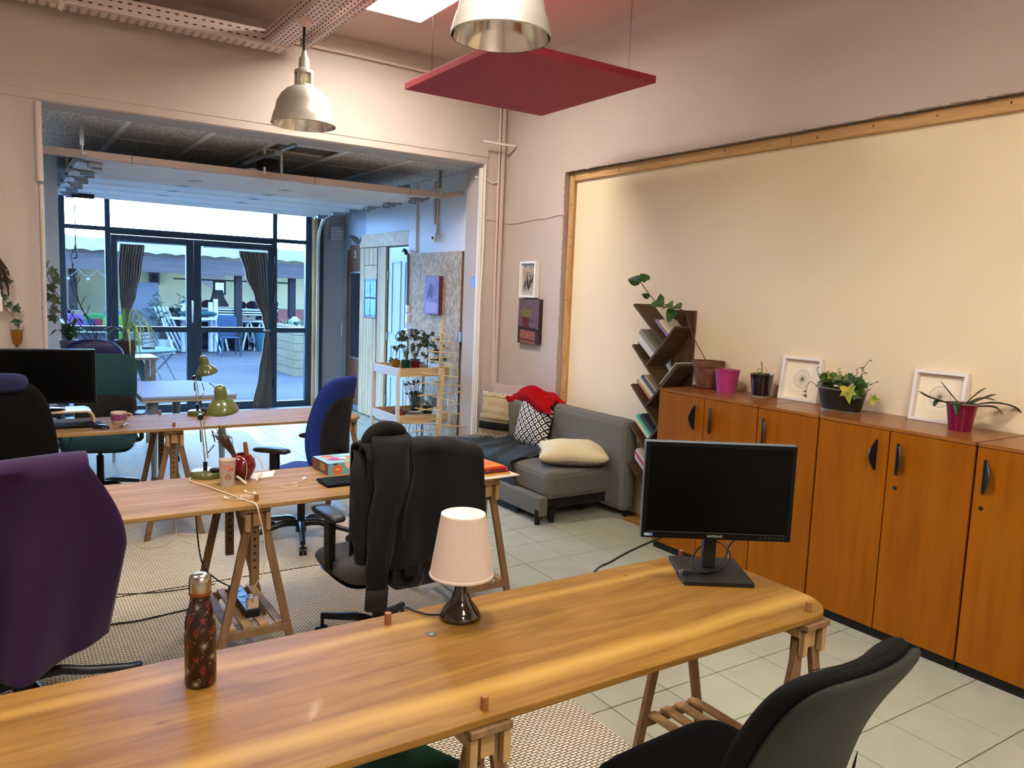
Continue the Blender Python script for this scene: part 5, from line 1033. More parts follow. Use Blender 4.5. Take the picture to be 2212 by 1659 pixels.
b = B(); cab = bez([(1.98, 1.86, .92), (1.96, 1.93, .86), (1.88, 2.0, .80), (1.78, 2.01, .765), (1.70, 2.02, .72), (1.66, 2.05, .5)], 30); tag(b.tube(cab, .0042, 8).out('power_cable', black, smooth=60), 'black monitor cable arching off the far desk edge', 'cable')
# table lamp
t = thing('table_lamp', 'table lamp with pale ribbed shade and dark brown glass foot', 'lamp', (1.10, 1.885, TD)); dg_ = M('brown_glass', '#1d0f0b', .06, coat=1, spec=.8)
B().lathe([(0, .0), (.058, .0), (.062, .006), (.060, .014), (.048, .030), (.030, .055), (.020, .085), (.0165, .115), (.018, .14), (.0185, .165), (0, .166)], n=48).out('foot', dg_, t, smooth=60)
b = B(); n = 120; 
def ribr(r, z): return r
prof = [(.0925, .128), (.0935, .131), (.0925, .135), (.0895, .138)]
b.lathe(prof, n=64); b.out('shade_rim', M('shade_plastic', '#c9b4a6', .4), t, smooth=60)
b = B(); vs = []
for r, z in ((.0895, .137), (.063, .305)): vs.append([b.bm.verts.new((r*(1+(.006 if k % 2 else -.004))*math.cos(2*PI*k/n), r*(1+(.006 if k % 2 else -.004))*math.sin(2*PI*k/n), z)) for k in range(n)])
for k in range(n): b.bm.faces.new((vs[0][k], vs[0][(k+1) % n], vs[1][(k+1) % n], vs[1][k]))
b.out('shade', M('shade_plastic', '#c9b4a6', .4), t, solid=.0015)
B().lathe([(.0635, .303), (.0635, .309), (.060, .311), (0, .312)], n=64).out('shade_cap', M('shade_top', '#dccfb5', .45), t, smooth=50)
b = B(); b.tube(bez([(-.05, .02, .01), (-.08, .05, .006), (-.10, .09, .005), (-.12, .125, .004), (-.13, .16, -.06)], 20), .003, 8); b.out('cable', black, t, smooth=60)
# bottle
bo = thing('water_bottle', 'dark maroon floral steel bottle with silver cap', 'bottle', (.378, 1.843, TD))
B().lathe([(0, 0), (.031, 0), (.0345, .005), (.0350, .02), (.0350, .125), (.0335, .155), (.028, .18), (.0225, .20), (.0215, .218), (0, .218)], n=48).out('body', M('bottle_maroon', '#1a0709', .22, coat=.6), bo, smooth=60)
B().lathe([(0, .218), (.0235, .218), (.0245, .222), (.0245, .252), (.022, .262), (.012, .267), (0, .268)], n=40).out('cap', M('cap_steel', '#b3aaa0', .25, metal=1), bo, smooth=50); B().lathe([(.0247, .219), (.0252, .222), (.0247, .225)], n=40).out('cap_ring', M('copper', '#a45a3c', .3, metal=1), bo, smooth=50)
def br_at(z):
    P_ = [(.0350, 0), (.0350, .125), (.0335, .155), (.028, .18), (.0225, .20), (.0215, .218)]; P_ = [(b__, a__) for a__, b__ in P_]
    for (za, ra), (zb, rb) in zip(P_, P_[1:]):
        if za <= z <= zb: return ra+(rb-ra)*(z-za)/(zb-za)
    return .0215
def decal(b, cx_, cz_, poly, lift=.0004):
    vs = []
    for x, z in poly:
        zz = min(.214, max(.004, cz_+z)); r_ = br_at(zz)+lift; a = (cx_+x)/.035; vs.append(b.bm.verts.new((r_*math.cos(a), r_*math.sin(a), zz)))
    b.bm.faces.new(vs)
r = random.Random(11)
fl1, fl2, fl3 = B(), B(), B()
for row in range(7):
    for col in range(6):
        cx_ = col*.0367+(row % 2)*.018+r.uniform(-.003, .003); cz_ = .014+row*.030; typ = (row+col) % 3
        if typ == 0:
            for k in range(5): a = k*2*PI/5+r.random()*.3; decal(fl1, cx_, cz_, [(0, 0), (.0045*math.cos(a-.5), .0045*math.sin(a-.5)), (.0125*math.cos(a), .0125*math.sin(a)), (.0045*math.cos(a+.5), .0045*math.sin(a+.5))])
        elif typ == 1:
            for k in range(13): a = k*2*PI/13; decal(fl2, cx_, cz_, [(.001*math.cos(a-1.5), .001*math.sin(a-1.5)), (.0135*math.cos(a), .0135*math.sin(a)), (.001*math.cos(a+1.5), .001*math.sin(a+1.5))], .0006)
        else:
            for k in range(-4, 5):
                zz = k*.0028; w_ = .009*(1-abs(k)/6)
                for s_ in (-1, 1): decal(fl1, cx_, cz_, [(0, zz), (s_*w_, zz+.003), (s_*w_*.9, zz+.0045), (0, zz+.0016)])
        for k in range(4): a = r.random()*6.3; decal(fl3, cx_+.012, cz_+.012, [(.0015*math.cos(a), .0015*math.sin(a)), (.007*math.cos(a+.35), .007*math.sin(a+.35)), (.009*math.cos(a), .009*math.sin(a))], .0005)
fl1.out('coral_flowers', M('print_coral', '#6c2a1c', .35), bo); fl2.out('pale_palm_fans', M('print_pale', '#857866', .35), bo); fl3.out('pink_petals', M('print_pink', '#8c4f43', .35), bo)
# ================================================================= MIDDLE DESK ITEMS
gr = M('lamp_green', '#545c30', .28, coat=.5); grin = M('lamp_inside', '#a99a80', .5); brass = M('arm_brass', '#a99a72', .3, metal=.9)
def desk_lamp(label, loc, rz, h1=.29, up=.14, head=(.085, -.02), tilt=(.10, -.10)):
    t = thing('desk_lamp', label, 'lamp', loc, rz, 'green desk lamps')
    B().lathe([(0, 0), (.075, 0), (.077, .008), (.075, .024), (.070, .030), (0, .031)], n=40).out('base', gr, t, smooth=50)
    b = B(); b.cyl((-.01, .0, .03), (-.01, .0, .075), .010, n=16); b.out('socket', black, t, smooth=50)
    el = Vector((-.03, 0, .07+h1)); lo = Vector((-.01, 0, .07))
    b = B(); b.bar(lo, el, .006, .010, (1, 0, 0)); b.bar(lo+Vector((.012, 0, .02)), el+Vector((.012, 0, .0)), .005, .008, (1, 0, 0)); b.out('lower_arm', brass, t)
    hd = Vector((head[0], head[1], .03+h1+.035+up*.25)); b = B(); b.bar(el, hd+Vector((-.035, 0, .03)), .008, .008, (0, 1, 0)); b.cyl(el+Vector((0, -.015, 0)), el+Vector((0, .02, 0)), .014, n=12); b.out('elbow', black, t, smooth=50)
    b = B(); b.bar(lo+Vector((-.018, 0, .10)), lo+Vector((-.022, 0, .16)), .006, .012); b.bar(lo+Vector((.03, 0, .16)), lo+Vector((.045, 0, .10)), .005, .012); b.bar(lo+Vector((.012, 0, .045)), lo+Vector((.042, 0, .085)), .004, .012); b.out('springs', black, t)
    b = B(); b.ell((.035, -.045, .042), (.026, .018, .012), 12); b.out('switch_knob', black, t, smooth=60)
    R3 = Euler((tilt[0], tilt[1], 0)).to_matrix()
    sh_ = B().lathe([(.074, 0), (.0755, .003), (.070, .018), (.060, .036), (.046, .052), (.033, .062), (.030, .070), (.0285, .105), (.024, .122), (.013, .131), (0, .133)], hd, 40, R3).out('shade', gr, t, smooth=55)
    B().lathe([(.072, .001), (.067, .018), (.057, .035), (.04, .05), (0, .058)], hd, 32, R3).out('shade_lining', grin, sh_, smooth=60)
    b = B(); q = hd+Vector((-.030, 0, .10)); b.tube([q, q+Vector((-.012, 0, .022)), q+Vector((-.03, 0, .035))], .002, 6); b.out('lever', black, t); return t
desk_lamp('green desk lamp on the middle desk with lowered bell shade', (.838, 3.905, TD), math.radians(-14), .222, .14, (.070, -.01), (.22, -.10))
desk_lamp('green desk lamp on far desk, shade seen against the glazing', (1.19, 5.80, TD), math.radians(-14), .195, .14, (.055, -.01), (.14, -.22))
b = B(); wcab = bez([(.76, 3.90, TD+.004), (.745, 3.83, TD+.004), (.79, 3.70, TD+.004), (.85, 3.50, TD+.004), (.89, 3.36, TD+.004), (.905, 3.296, TD+.003), (.915, 3.285, .70), (.935, 3.29, .60), (.94, 3.31, .45), (.915, 3.36, .36), (.925, 3.42, .29), (.935, 3.46, .25)], 60)
tag(b.tube(wcab, .0028, 6).out('white_cable', M('cable_white', '#d9cbb5', .5), smooth=60), 'white cable from the green lamp over desk edge to the adapter', 'cable')
# frosted cup
cu = thing('frosted_cup', 'frosted plastic cup printed with orange shapes', 'cup', (.880, 3.69, TD)); fp = M('frosted_plastic', '#c9b9ab', .45, alpha=.72)
B().lathe([(0, .003), (.029, .0), (.030, .004), (.0385, .122), (.0400, .124), (.0390, .126), (.0370, .122), (.0285, .006)], n=40).out('body', fp, cu, smooth=50)
def cdec(name, cx_, cz_, poly, mat):
    b = B(); vs = []
    for x, z in poly: zz = cz_+z; r_ = .030+.0095*zz/.122+.0006; a = -1.75+(cx_+x)/.035; vs.append(b.bm.verts.new((r_*math.cos(a), r_*math.sin(a), zz)))
    b.bm.faces.new(vs); b.out(name, mat, cu)
circ = lambda rr, n=16: [(rr*math.cos(2*PI*i/n), rr*math.sin(2*PI*i/n)) for i in range(n)]
cdec('orange_bubble', -.004, .095, [(x*1.3, y*.8) for x, y in circ(.011)], M('orange_print', '#cf6c43', .5)); cdec('red_tag', .014, .080, [(-.010, -.007), (.010, -.007), (.010, .008), (-.010, .008)], M('red_print', '#c0493f', .5)); cdec('round_badge', .002, .046, circ(.014), M('badge_red', '#a54a38', .5)); cdec('green_slice', .005, .046, [(-.006, -.012), (.0, -.013), (.012, .004), (.004, .012)], M('badge_green', '#7a8a3f', .5))
# red vase with sticks
va = thing('red_vase', 'round glossy dark red vase holding dried stems', 'vase', (.972, 3.79, TD)); vm = M('vase_red', '#5c0a10', .12, coat=.8)
B().lathe([(0, .002), (.025, 0), (.045, .012), (.059, .040), (.063, .068), (.057, .098), (.040, .118), (.030, .124), (.026, .122), (.036, .112), (.05, .095), (0, .09)], n=40).out('body', vm, va, smooth=60); b = B(); b.cyl((.018, -.02, .105), (.006, -.03, .185), .0125, .0095, 14); b.out('wooden_stick', M('stick_wood', '#7c4a28', .6), va, smooth=50)
b = B(); b.cyl((-.028, .01, .10), (-.060, .02, .165), .011, .008, 10); r = random.Random(4)
for i in range(26):
    t0 = Vector((-.03+r.uniform(-.01, .01), .01, .11)); dd = Vector((-.55+r.uniform(-.28, .22), r.uniform(-.3, .3), 1)).normalized(); L_ = r.uniform(.09, .17); p1_ = t0+dd*L_*.55; p2_ = t0+dd*L_+Vector((r.uniform(-.02, .01), 0, 0)); b.tube([t0, p1_, p2_], [.0026, .002, .0008], 5)
    for j in range(2): q = p1_.lerp(p2_, r.random()); b.tube([q, q+Vector((r.uniform(-.02, .015), r.uniform(-.01, .01), r.uniform(.005, .02)))], .0014, 4)
b.tube([(-.08, .01, .20), (-.10, 0, .235), (-.105, 0, .27)], .0022, 5); b.tube([(-.10, 0, .235), (-.085, 0, .26)], .002, 5); b.tube([(-.06, .01, .19), (-.11, 0, .215), (-.14, 0, .222)], .0022, 5)
b.out('dried_stems', M('dried_stem', '#4e3527', .85), va)
b = B(); b.tube(bez([(-.055, -.05, .085), (-.035, -.06, .125), (-.0, -.062, .10), (.005, -.066, .05), (-.005, -.075, .006)], 24), .0016, 6); b.tube(bez([(.05, -.02, .115), (.07, -.04, .10), (.082, -.055, .055), (.07, -.07, .02), (.045, -.075, .008)], 24), .0022, 6); tag(b.out('earphone_wire', M('wire_pink', '#c9a99a', .5), smooth=60, loc=(.972, 3.79, TD)), 'pale wires looped around the red vase', 'wires')
for k, (a, c_, la) in enumerate((((.93, 3.715, TD+.032), (.960, 3.66, TD+.006), 'white stick leaning between cup and vase'), ((1.045, 3.755, TD+.03), (1.015, 3.70, TD+.006), 'cream stick lying at the right of red vase'))):
    tag(B().cyl(a, c_, .006, n=12).out('white_stick', M('stick_white', '#cfc0ad', .5), smooth=50), la, 'stick')
tag(B().prism([(.955, 3.865), (1.165, 3.90), (1.115, 3.775), (1.02, 3.755)], TD+.0005, TD+.002).out('paper_sheet', M('paper_white', '#d8cbb6', .8)), 'small white paper folded on desk behind the vase', 'paper')
def coil(seed, c, R0_, n, turns, label, ext=None):
    r = random.Random(seed); P_ = []
    for i in range(n): a = i/n*turns*2*PI; rr = R0_*(1+.25*math.sin(a*1.7+seed)); P_.append((c[0]+rr*1.25*math.cos(a)+.012*math.sin(a*.5), c[1]+rr*.8*math.sin(a), TD+.003+.0025*(i/n*turns)+.001*math.sin(a*3)))
    if ext: P_ += [(x, y, TD+.003) for x, y in ext]
    t = thing('earphones', label, 'earphones', (c[0], c[1], TD)); o = Vector((c[0], c[1], TD)); B().tube([Vector(p)-o for p in bez(P_, len(P_)*4)], .0012, 5).out('wire', M('earphone_white', '#d2bfa3', .5), t, smooth=60); return t, Vector(P_[-1])-o, Vector(P_[0])-o
t, a, c_ = coil(2, (.90, 3.42), .032, 34, 2.6, 'white earphones coiled beside front peg of middle desk', [(.95, 3.47), (.93, 3.51), (.92, 3.53)])
for p in (a, Vector((.045, .06, .004)), Vector((-.085, .035, .004))): b = B(); b.ell(p+Vector((0, 0, .003)), (.008, .006, .006), 10); b.tube([p, p+Vector((.012, -.018, 0))], .0025, 6); b.out('earbud', M('earbud_white', '#ddd2c0', .3), t, smooth=60)
b = B(); b.tube(bez([(-.085, .035, .004), (-.05, .05, .004), (.0, .055, .004), (.03, .03, .004)], 16), .0012, 5); b.out('wire', M('earphone_white', '#d2bfa3', .5), t)
t, a, c_ = coil(6, (1.115, 3.56), .042, 36, 2.2, 'beige charging cable coiled in the middle of middle desk', [(1.20, 3.62), (1.225, 3.65)])
B().box(a+Vector((.008, .006, .004)), (.022, .012, .007), (0, 0, .8)).out('plug', M('earbud_white', '#ddd2c0', .3), t, bevel=.001)
# toy box
tb = thing('toy_box', 'light blue board game box with orange badge on middle desk', 'box', (1.365, 3.69, TD), math.radians(3))
B().bx(0, 0, 0, .34, .20, .060).out('carton', M('carton_blue', '#7fb2bd', .5), tb, bevel=.001)
def q(name, mat, pts, ax='top', lift=.0006):
    f = {'top': lambda x, y: (x, y, .060+lift), 'front': lambda x, y: (x, -lift, y), 'left': lambda x, y: (-lift, x, y)}[ax]; B().face([f(x, y) for x, y in pts]).out(name, mat, tb)
q('side_panel', M('carton_side', '#6b5a52', .6), [(0, 0), (0.2, 0), (.2, .06), (0, .06)], 'left', .0005); q('side_print', M('print_ochre', '#b08a58', .6), [(.035, .015), (.10, .015), (.10, .05), (.035, .05)], 'left', .001); q('side_red', M('print_red', '#a8402f', .6), [(.155, .01), (.19, .01), (.19, .05), (.155, .05)], 'left', .001)
q('front_panel', M('carton_front', '#6f999c', .5), [(0, 0), (.34, 0), (.34, .06), (0, .06)], 'front', .0004); q('badge', M('badge_orange', '#d0642c', .5), [(.05+.024*math.cos(i*PI/8), .026+.024*math.sin(i*PI/8)) for i in range(16)], 'front', .001); q('badge_mark', M('badge_cream', '#e0b58c', .5), [(.038, .024), (.062, .024), (.062, .030), (.038, .030)], 'front', .0016); q('drip', M('badge_cream', '#e0b58c', .5), [(.085, .058), (.125, .058), (.108, .022)], 'front', .001); q('dark_label', M('label_ink', '#1d2433', .5), [(.028, .050), (.05, .052), (.052, .058), (.028, .058)], 'front', .001)
q('orange_burst', M('badge_orange', '#d0642c', .5), [(.06+.035*math.cos(i*PI/8), .155+.024*math.sin(i*PI/8)*(1+.2*(i % 2))) for i in range(16)]); q('magenta_shape', M('print_magenta', '#a63668', .5), [(.02, .085), (.08, .125), (.12, .105), (.11, .055), (.05, .055)]); q('orange_block', M('badge_orange', '#d0642c', .5), [(.14, .07), (.22, .07), (.22, .12), (.14, .12)], lift=.0008); q('green_block', M('print_green', '#8aa83c', .5), [(.09, .02), (.17, .02), (.18, .055), (.11, .055)], lift=.0009); q('green_block', M('print_green', '#8aa83c', .5), [(.23, .08), (.31, .08), (.31, .13), (.23, .13)]); q('white_block', M('badge_white', '#d8dcd5', .5), [(.10, .08), (.135, .08), (.135, .11), (.10, .11)], lift=.001); q('lime_block', M('print_lime', '#6fae3e', .5), [(.24, .02), (.32, .02), (.32, .06), (.24, .06)]); q('blue_swirl', M('swirl_blue', '#a7cfd8', .5), [(.16+.03*math.cos(i*PI/6), .165+.018*math.sin(i*PI/6)) for i in range(12)])
def keyboard(label, loc, rz, w_, d_, cols, rows, km=None):
    t = thing('keyboard', label, 'keyboard', loc, rz); b = B(); b.prism([(0, 0), (w_, 0), (w_, d_), (0, d_)], 0, .001, lambda x, y, z: (x, y, z*10+.004*(y/d_)+.002)); b.out('case', M('kb_black', '#0c0b0b', .7, spec=.1), t, bevel=.002)
    b = B(); cw = (w_-.012)/cols; rh = (d_-.012)/rows
    for j in range(rows):
        i = 0
        while i < cols:
            span = 4 if (j == 0 and i == cols//3) else 1
            x0 = .006+i*cw; y0 = .006+j*rh; z = .0125+.004*(y0/d_); b.bx(x0+.0012, y0+.0012, z-.002, x0+cw*span-.0012, y0+rh-.0012, z+.0025); i += span
    b.out('keys', km or M('key_black', '#1c1a19', .7, spec=.1), t, kind='stuff'); return t
keyboard('black keyboard in front of the toy box on middle desk', (1.275, 3.452, TD), math.radians(1), .285, .145, 15, 6)
# folders
fo = [(.0, .0, .31, .42, .006, '#cfc6b6', 'white folder'), (.0, .02, .27, .38, .008, '#c58f2e', 'yellow folder'), (.0, .02, .26, .36, .010, '#5a1420', 'dark red folder'), (.0, .03, .26, .34, .009, '#a02818', 'red folder'), (-.01, .04, .25, .33, .006, '#d8742a', 'orange folder')]; z = TD
for k, (dx, dy, w_, h_, th_, c, la) in enumerate(fo):
    o = B().bx(-w_/2, -h_/2, 0, w_/2, h_/2, th_).out('folder', M('folder'+c[1:], c, .6), loc=(2.085+dx, 3.50+dy, z), rot=(0, 0, math.radians([4, -2, 1, 3, 5][k])), bevel=.001); tag(o, la+[' at the bottom of stack by the jacket', ', second from bottom, by the jacket', ' in the middle of stack by the jacket', ', second from the top, by the jacket', ' lying on top of the stack by the jacket'][k], 'folder', 'folders stacked at the end of middle desk'); z += th_+.0005
b = B(); b.tube(bez([(2.19, 3.40, .785), (2.21, 3.36, .78), (2.20, 3.34, .765), (2.22, 3.335, .755)], 12), .0022, 6); tag(b.out('elastic_band', M('elastic_pink', '#b8405a', .6), smooth=60), 'pink elastic at the corner of the folder stack', 'elastic')
# power strip and adapter on the shelf of the middle trestle
ps = thing('power_strip', 'black power strip lying on the trestle shelf', 'power strip', (.935, 3.62, .184)); B().bx(-.032, -.17, 0, .032, .17, .035).out('housing', M('strip_black', '#101114', .35), ps, bevel=.006)
for k in range(4): B().cyl((0, -.12+.075*k, .0345), (0, -.12+.075*k, .0365), .019, n=20).out('socket', M('socket_black', '#050506', .3), ps)
ad = thing('adapter', 'white square charger plugged in on the power strip', 'charger', (.935, 3.47, .221)); B().box((0, 0, .026), (.052, .03, .05)).out('body', M('charger_white', '#cdb9a0', .4), ad, bevel=.006)
b = B(); b.tube(bez([(.77, 3.86, .72), (.775, 3.84, .5), (.80, 3.84, .33), (.86, 3.83, .25), (.92, 3.78, .215)], 24), .0035, 6); tag(b.out('black_cable', black, smooth=60), 'black cable dropping from middle desk to the power strip', 'cable')
b = B(); b.tube(bez([(-.2, 4.02, .012), (.36, 4.08, .012), (.55, 4.07, .012), (.80, 4.10, .012), (.88, 4.0, .05), (.90, 3.85, .17), (.92, 3.79, .20)], 30), .005, 6); tag(b.out('black_cable', black, smooth=60), 'thick black cable across the rug left of the bottle', 'cable')
b = B(); b.tube(bez([(.25, 4.5, .011), (.46, 4.49, .011), (.70, 4.41, .011), (.98, 4.40, .011)], 20), .003, 6); tag(b.out('thin_cable', M('cable_brown', '#3a2a22', .6), smooth=60), 'thin dark cable lying along the seam between the rugs', 'cable')
b = B(); wm_ = M('cord_cream', '#cdb999', .6)
b.tube(bez([(.93, 5.5, .72), (.96, 5.52, .4), (.975, 5.55, .012), (.95, 5.40, .011), (.86, 5.22, .011), (.74, 5.20, .011), (.72, 5.30, .011), (.80, 5.33, .011)], 40), .0035, 6); b.tube(bez([(.99, 5.6, .72), (1.0, 5.5, .3), (.96, 5.40, .012), (.98, 5.25, .011), (1.02, 5.16, .011)], 24), .0035, 6); b.tube(bez([(.95, 5.42, .011), (1.10, 5.34, .011), (1.18, 5.42, .011), (1.16, 5.6, .2)], 24), .0035, 6); tag(b.out('cord_tangle', wm_, smooth=60), 'tangle of white cords on the rug under the far desk', 'cords')
# ================================================================= FAR DESK ITEMS
ms = thing('monitor_stand', 'pale curved wooden monitor stand on far desk', 'monitor stand', (.235, 5.70, TD)); P_ = [(-.27, .0), (-.27, .075), (-.25, .095), (.24, .095), (.265, .085), (.28, .06), (.285, 0), (.275, 0), (.270, .055), (.255, .075), (.235, .084), (-.245, .084), (-.26, .07), (-.26, 0)]
B().prism(P_, -.11, .11, lambda x, y, z: (x, z, y)).out('shelf', M('bent_birch', '#cbb28e', .45), ms, smooth=30)
t = thing('monitor', 'large black monitor on the pale stand, far desk left', 'monitor', (.25, 5.70, TD+.0965), math.radians(-8)); B().lathe([(0, 0), (.115, 0), (.118, .004), (.113, .010), (0, .012)], n=40).out('base', M('monitor_gloss', '#0a0a0c', .12, coat=.8), t, smooth=50); B().cyl((0, .0, .01), (0, .0, .08), .022, n=16).out('neck', black, t, smooth=50)
B().bx(-.275, -.04, .04, .285, -.005, .385).out('casing', mbez, t, bevel=.006); B().bx(-.258, -.0415, .062, .268, -.0395, .370).out('screen', mb, t); 
keyboard('long black keyboard in front of the far monitor', (.10, 5.50, TD), math.radians(-2), .45, .155, 22, 6, M('key_black_pale', '#1f1e1e', .7, spec=.1))
mo = thing('mouse', 'small glossy black mouse beside the far keyboard', 'mouse', (.535, 5.44, TD)); B().slab(.060, .10, .05, 3, 2.2, lambda p: Vector((p.x, p.y, max(0, p.z)+.001))).out('body', M('mouse_black', '#0a0909', .25, coat=.1), mo, smooth=60, rot=(0, 0, 1.1))
mu = thing('mug', 'cream mug with purple pattern on the far desk', 'mug', (.655, 5.60, TD)); B().lathe([(0, .003), (.032, 0), (.036, .006), (.046, .022), (.048, .072), (.0475, .076), (.045, .074), (.043, .02), (0, .012)], n=36).out('body', M('mug_cream', '#cdb49a', .3), mu, smooth=60); B().lathe([(.0478, .024), (.0490, .032), (.0492, .066), (.0486, .067)], n=36).out('purple_band', M('mug_purple', '#6b2f55', .35, var=(60, '#8e5274')), mu, smooth=60); b = B(); b.tube(bez([(.046, -.005, .062), (.066, -.01, .062), (.074, -.012, .045), (.066, -.012, .026), (.044, -.006, .022)], 18), .0055, 8); b.out('handle', M('mug_cream', '#cdb49a', .3), mu, smooth=60)
pe = thing('pen', 'purple and white marker lying in front of the mug', 'pen', (.668, 5.485, TD+.006)); d_ = Vector((.45, .9, 0)).normalized(); B().cyl(-d_*.065, -d_*.02, .004, .006, 12).out('cap', M('pen_purple', '#3d2f8f', .4), pe, smooth=50); B().cyl(-d_*.02, d_*.065, .006, n=12).out('barrel', M('pen_white', '#c9c4d0', .4), pe, smooth=50)
b = B(); b.tube(bez([(.30, 5.62, .74), (.33, 5.5, .62), (.36, 5.45, .45), (.30, 5.5, .25)], 16), .003, 6); b.tube(bez([(.40, 5.6, .74), (.36, 5.5, .62), (.34, 5.45, .5), (.42, 5.5, .3)], 16), .003, 6); tag(b.out('crossed_cables', black, smooth=60), 'thin black cables crossing below the far desk', 'cables')
# ================================================================= CABINET TOP
TC = 1.096
def pot(name, label, loc, rt, rb, h, mat, rim=0, saucer=None, cat='flower pot'):
    t = thing(name, label, cat, loc); pr = [(0, 0), (rb, 0), (rb+(rt-rb)*.75, h*.75)]
    pr += [(rt-rim, h*.78), (rt, h*.78), (rt+.002, h)] if rim else [(rt, h-.004), (rt+.003, h)]
    pr += [(rt-.008, h), (rt-.012, h*.86), (0, h*.86)]; z0 = .012 if saucer else 0
    B().lathe([(a, b_+z0) for a, b_ in pr], n=40).out('pot', mat, t, smooth=40); B().lathe([(0, h*.865+z0), (rt-.013, h*.87+z0)], n=24).out('soil', soil, t)
    if saucer: B().lathe([(0, .002), (rb+.012, 0), (rb+.02, .014), (rb+.016, .014), (rb+.010, .006), (0, .006)], n=36).out('saucer', saucer, t, smooth=40)
    return t
terr = M('terracotta', '#5e3622', .85, var=(14, '#74503a'), bump=(60, .3, .002))
t1 = pot('terracotta_pot', 'weathered terracotta pot with a single long vine, next to bookshelf', (4.045, 3.70, TC), .108, .075, .175, terr, .008, M('saucer_red', '#6f2a1e', .6)); 
vine = bez([(0, .0, .16), (-.01, .06, .24), (.0, .14, .32), (.02, .22, .42), (.02, .26, .50), (-.02, .29, .53), (-.06, .34, .55), (-.06, .45, .56), (-.05, .54, .60), (-.06, .60, .66), (-.07, .66, .72)], 50); b = B(); b.tube(vine, .0035, 6); b.out('vine_stem', stemm, t1, smooth=60)
for k, (p, d_, n_, L_, c) in enumerate((((-.06, .66, .71), (-.2, .75, .2), (-.7, -.3, .6), .115, leafd), ((-.07, .58, .72), (-.1, .6, .55), (-.6, -.5, .6), .085, leafm), ((-.06, .56, .60), (-.3, .5, .3), (-.6, -.3, .7), .06, leafd), ((-.06, .48, .58), (-.2, -.5, -.15), (-.8, -.35, .5), .125, leafm), ((-.05, .38, .55), (-.3, -.55, .0), (-.7, -.3, .6), .105, leafm), ((-.04, .32, .54), (-.3, -.75, .05), (-.6, -.2, .8), .115, leafm), ((-.04, .32, .52), (-.2, .25, -.7), (-.8, -.3, .3), .10, leafm), ((-.05, .44, .57), (-.1, .1, .8), (-.8, -.4, .2), .06, leafd))):
    b = B(); add_leaf(b, p, d_, n_, L_, L_*.95, 'heart', .12, .10); b.out('leaf', c, t1, solid=.001)
pk = pot('pink_pot', 'bright pink tin pot before the terracotta pot', (4.00, 3.49, TC), .080, .060, .148, M('pink_tin', '#a83570', .45)); b = B(); b.tube(bez([(-.082, .01, .142), (-.03, .03, .160), (.03, .02, .156), (.085, .01, .140)], 16), .0018, 5); b.out('wire_handle', M('wire_tan', '#9a8a70', .6), pk)
b = B(); b.box((-.045, -.04, .09), (.002, .03, .03), (0, 0, .75)); 
for z_ in (.085,): b.bm.free(); 
t3 = pot('black_pot', 'glossy dark purple pot with a tiny sprout', (4.03, 3.235, TC), .072, .054, .135, M('pot_plum', '#160b18', .2, coat=.6), 0, M('saucer_clear', '#a79a80', .3))
b = B(); 
for k, (dx, dy, hz) in enumerate(((-.03, .02, .05), (-.05, .0, .03), (.0, .02, .08), (.04, -.01, .02), (.02, -.02, .06))): strap(b, bez([(0, 0, .13), (dx*.5, dy*.5, .13+hz), (dx*1.4, dy, .13+hz*(1.2 if k == 2 else .3))], 8), .006)
b.out('sprout', M('leaf_pale', '#7d8b4c', .5), t3); b = B(); strap(b, bez([(.0, -.02, .14), (.015, -.055, .13), (.018, -.062, .08)], 8), .010); b.out('leaf', M('leaf_pale', '#7d8b4c', .5), t3)
pl4 = thing('window_box', 'dark oval metal planter with yellowing ivy', 'planter', (3.985, 2.64, TC), PI/2); pm_ = M('planter_zinc_dark', '#2e2a23', .4, metal=.4)
def oval(r1, r2, n=36): return [(r1*math.copysign(abs(math.cos(2*PI*i/n))**.7, math.cos(2*PI*i/n)), r2*math.copysign(abs(math.sin(2*PI*i/n))**.7, math.sin(2*PI*i/n))) for i in range(n)]
b = B(); ov = [[b.bm.verts.new((x, y, z)) for x, y in oval(a, c_)] for a, c_, z in ((.112, .05, 0), (.140, .066, .125), (.136, .062, .125), (.130, .058, .10))]
for a, c_ in zip(ov, ov[1:]):
    for i in range(36): b.bm.faces.new((a[i], a[(i+1) % 36], c_[(i+1) % 36], c_[i]))
b.bm.faces.new(ov[0][::-1]); b.bm.faces.new(ov[-1]); b.out('body', pm_, pl4, smooth=40)
for z_, a, c_ in ((.126, .141, .067), (.004, .114, .052)): b = B(); o_ = oval(a, c_); b.tube([(x, y, z_) for x, y in o_]+[(o_[0][0], o_[0][1], z_)], .0035, 6, False); b.out('rim', M('rim_silver', '#b8ad98', .3, metal=.8), pl4, smooth=50)
b = B(); b.prism(oval(.129, .057), .101, .112); b.out('soil', soil, pl4)
r = random.Random(21)
for k in range(64):
    x = r.uniform(-.15, .14); y = r.uniform(-.06, .075); hz = .128+r.uniform(0, .055)+.02*(1-abs(x)/.15); L_ = r.uniform(.036, .060); b = B(); add_leaf(b, (x, y, hz), (r.uniform(-1, 1), r.uniform(-.3, 1), r.uniform(-.5, .5)), (r.uniform(-.4, .4), .7, .7), L_, L_, 'ivy', .15, .12); b.out('leaf', (leafm, leafd, leafm, M('leaf_olive', '#66703a', .5))[k % 4], pl4)
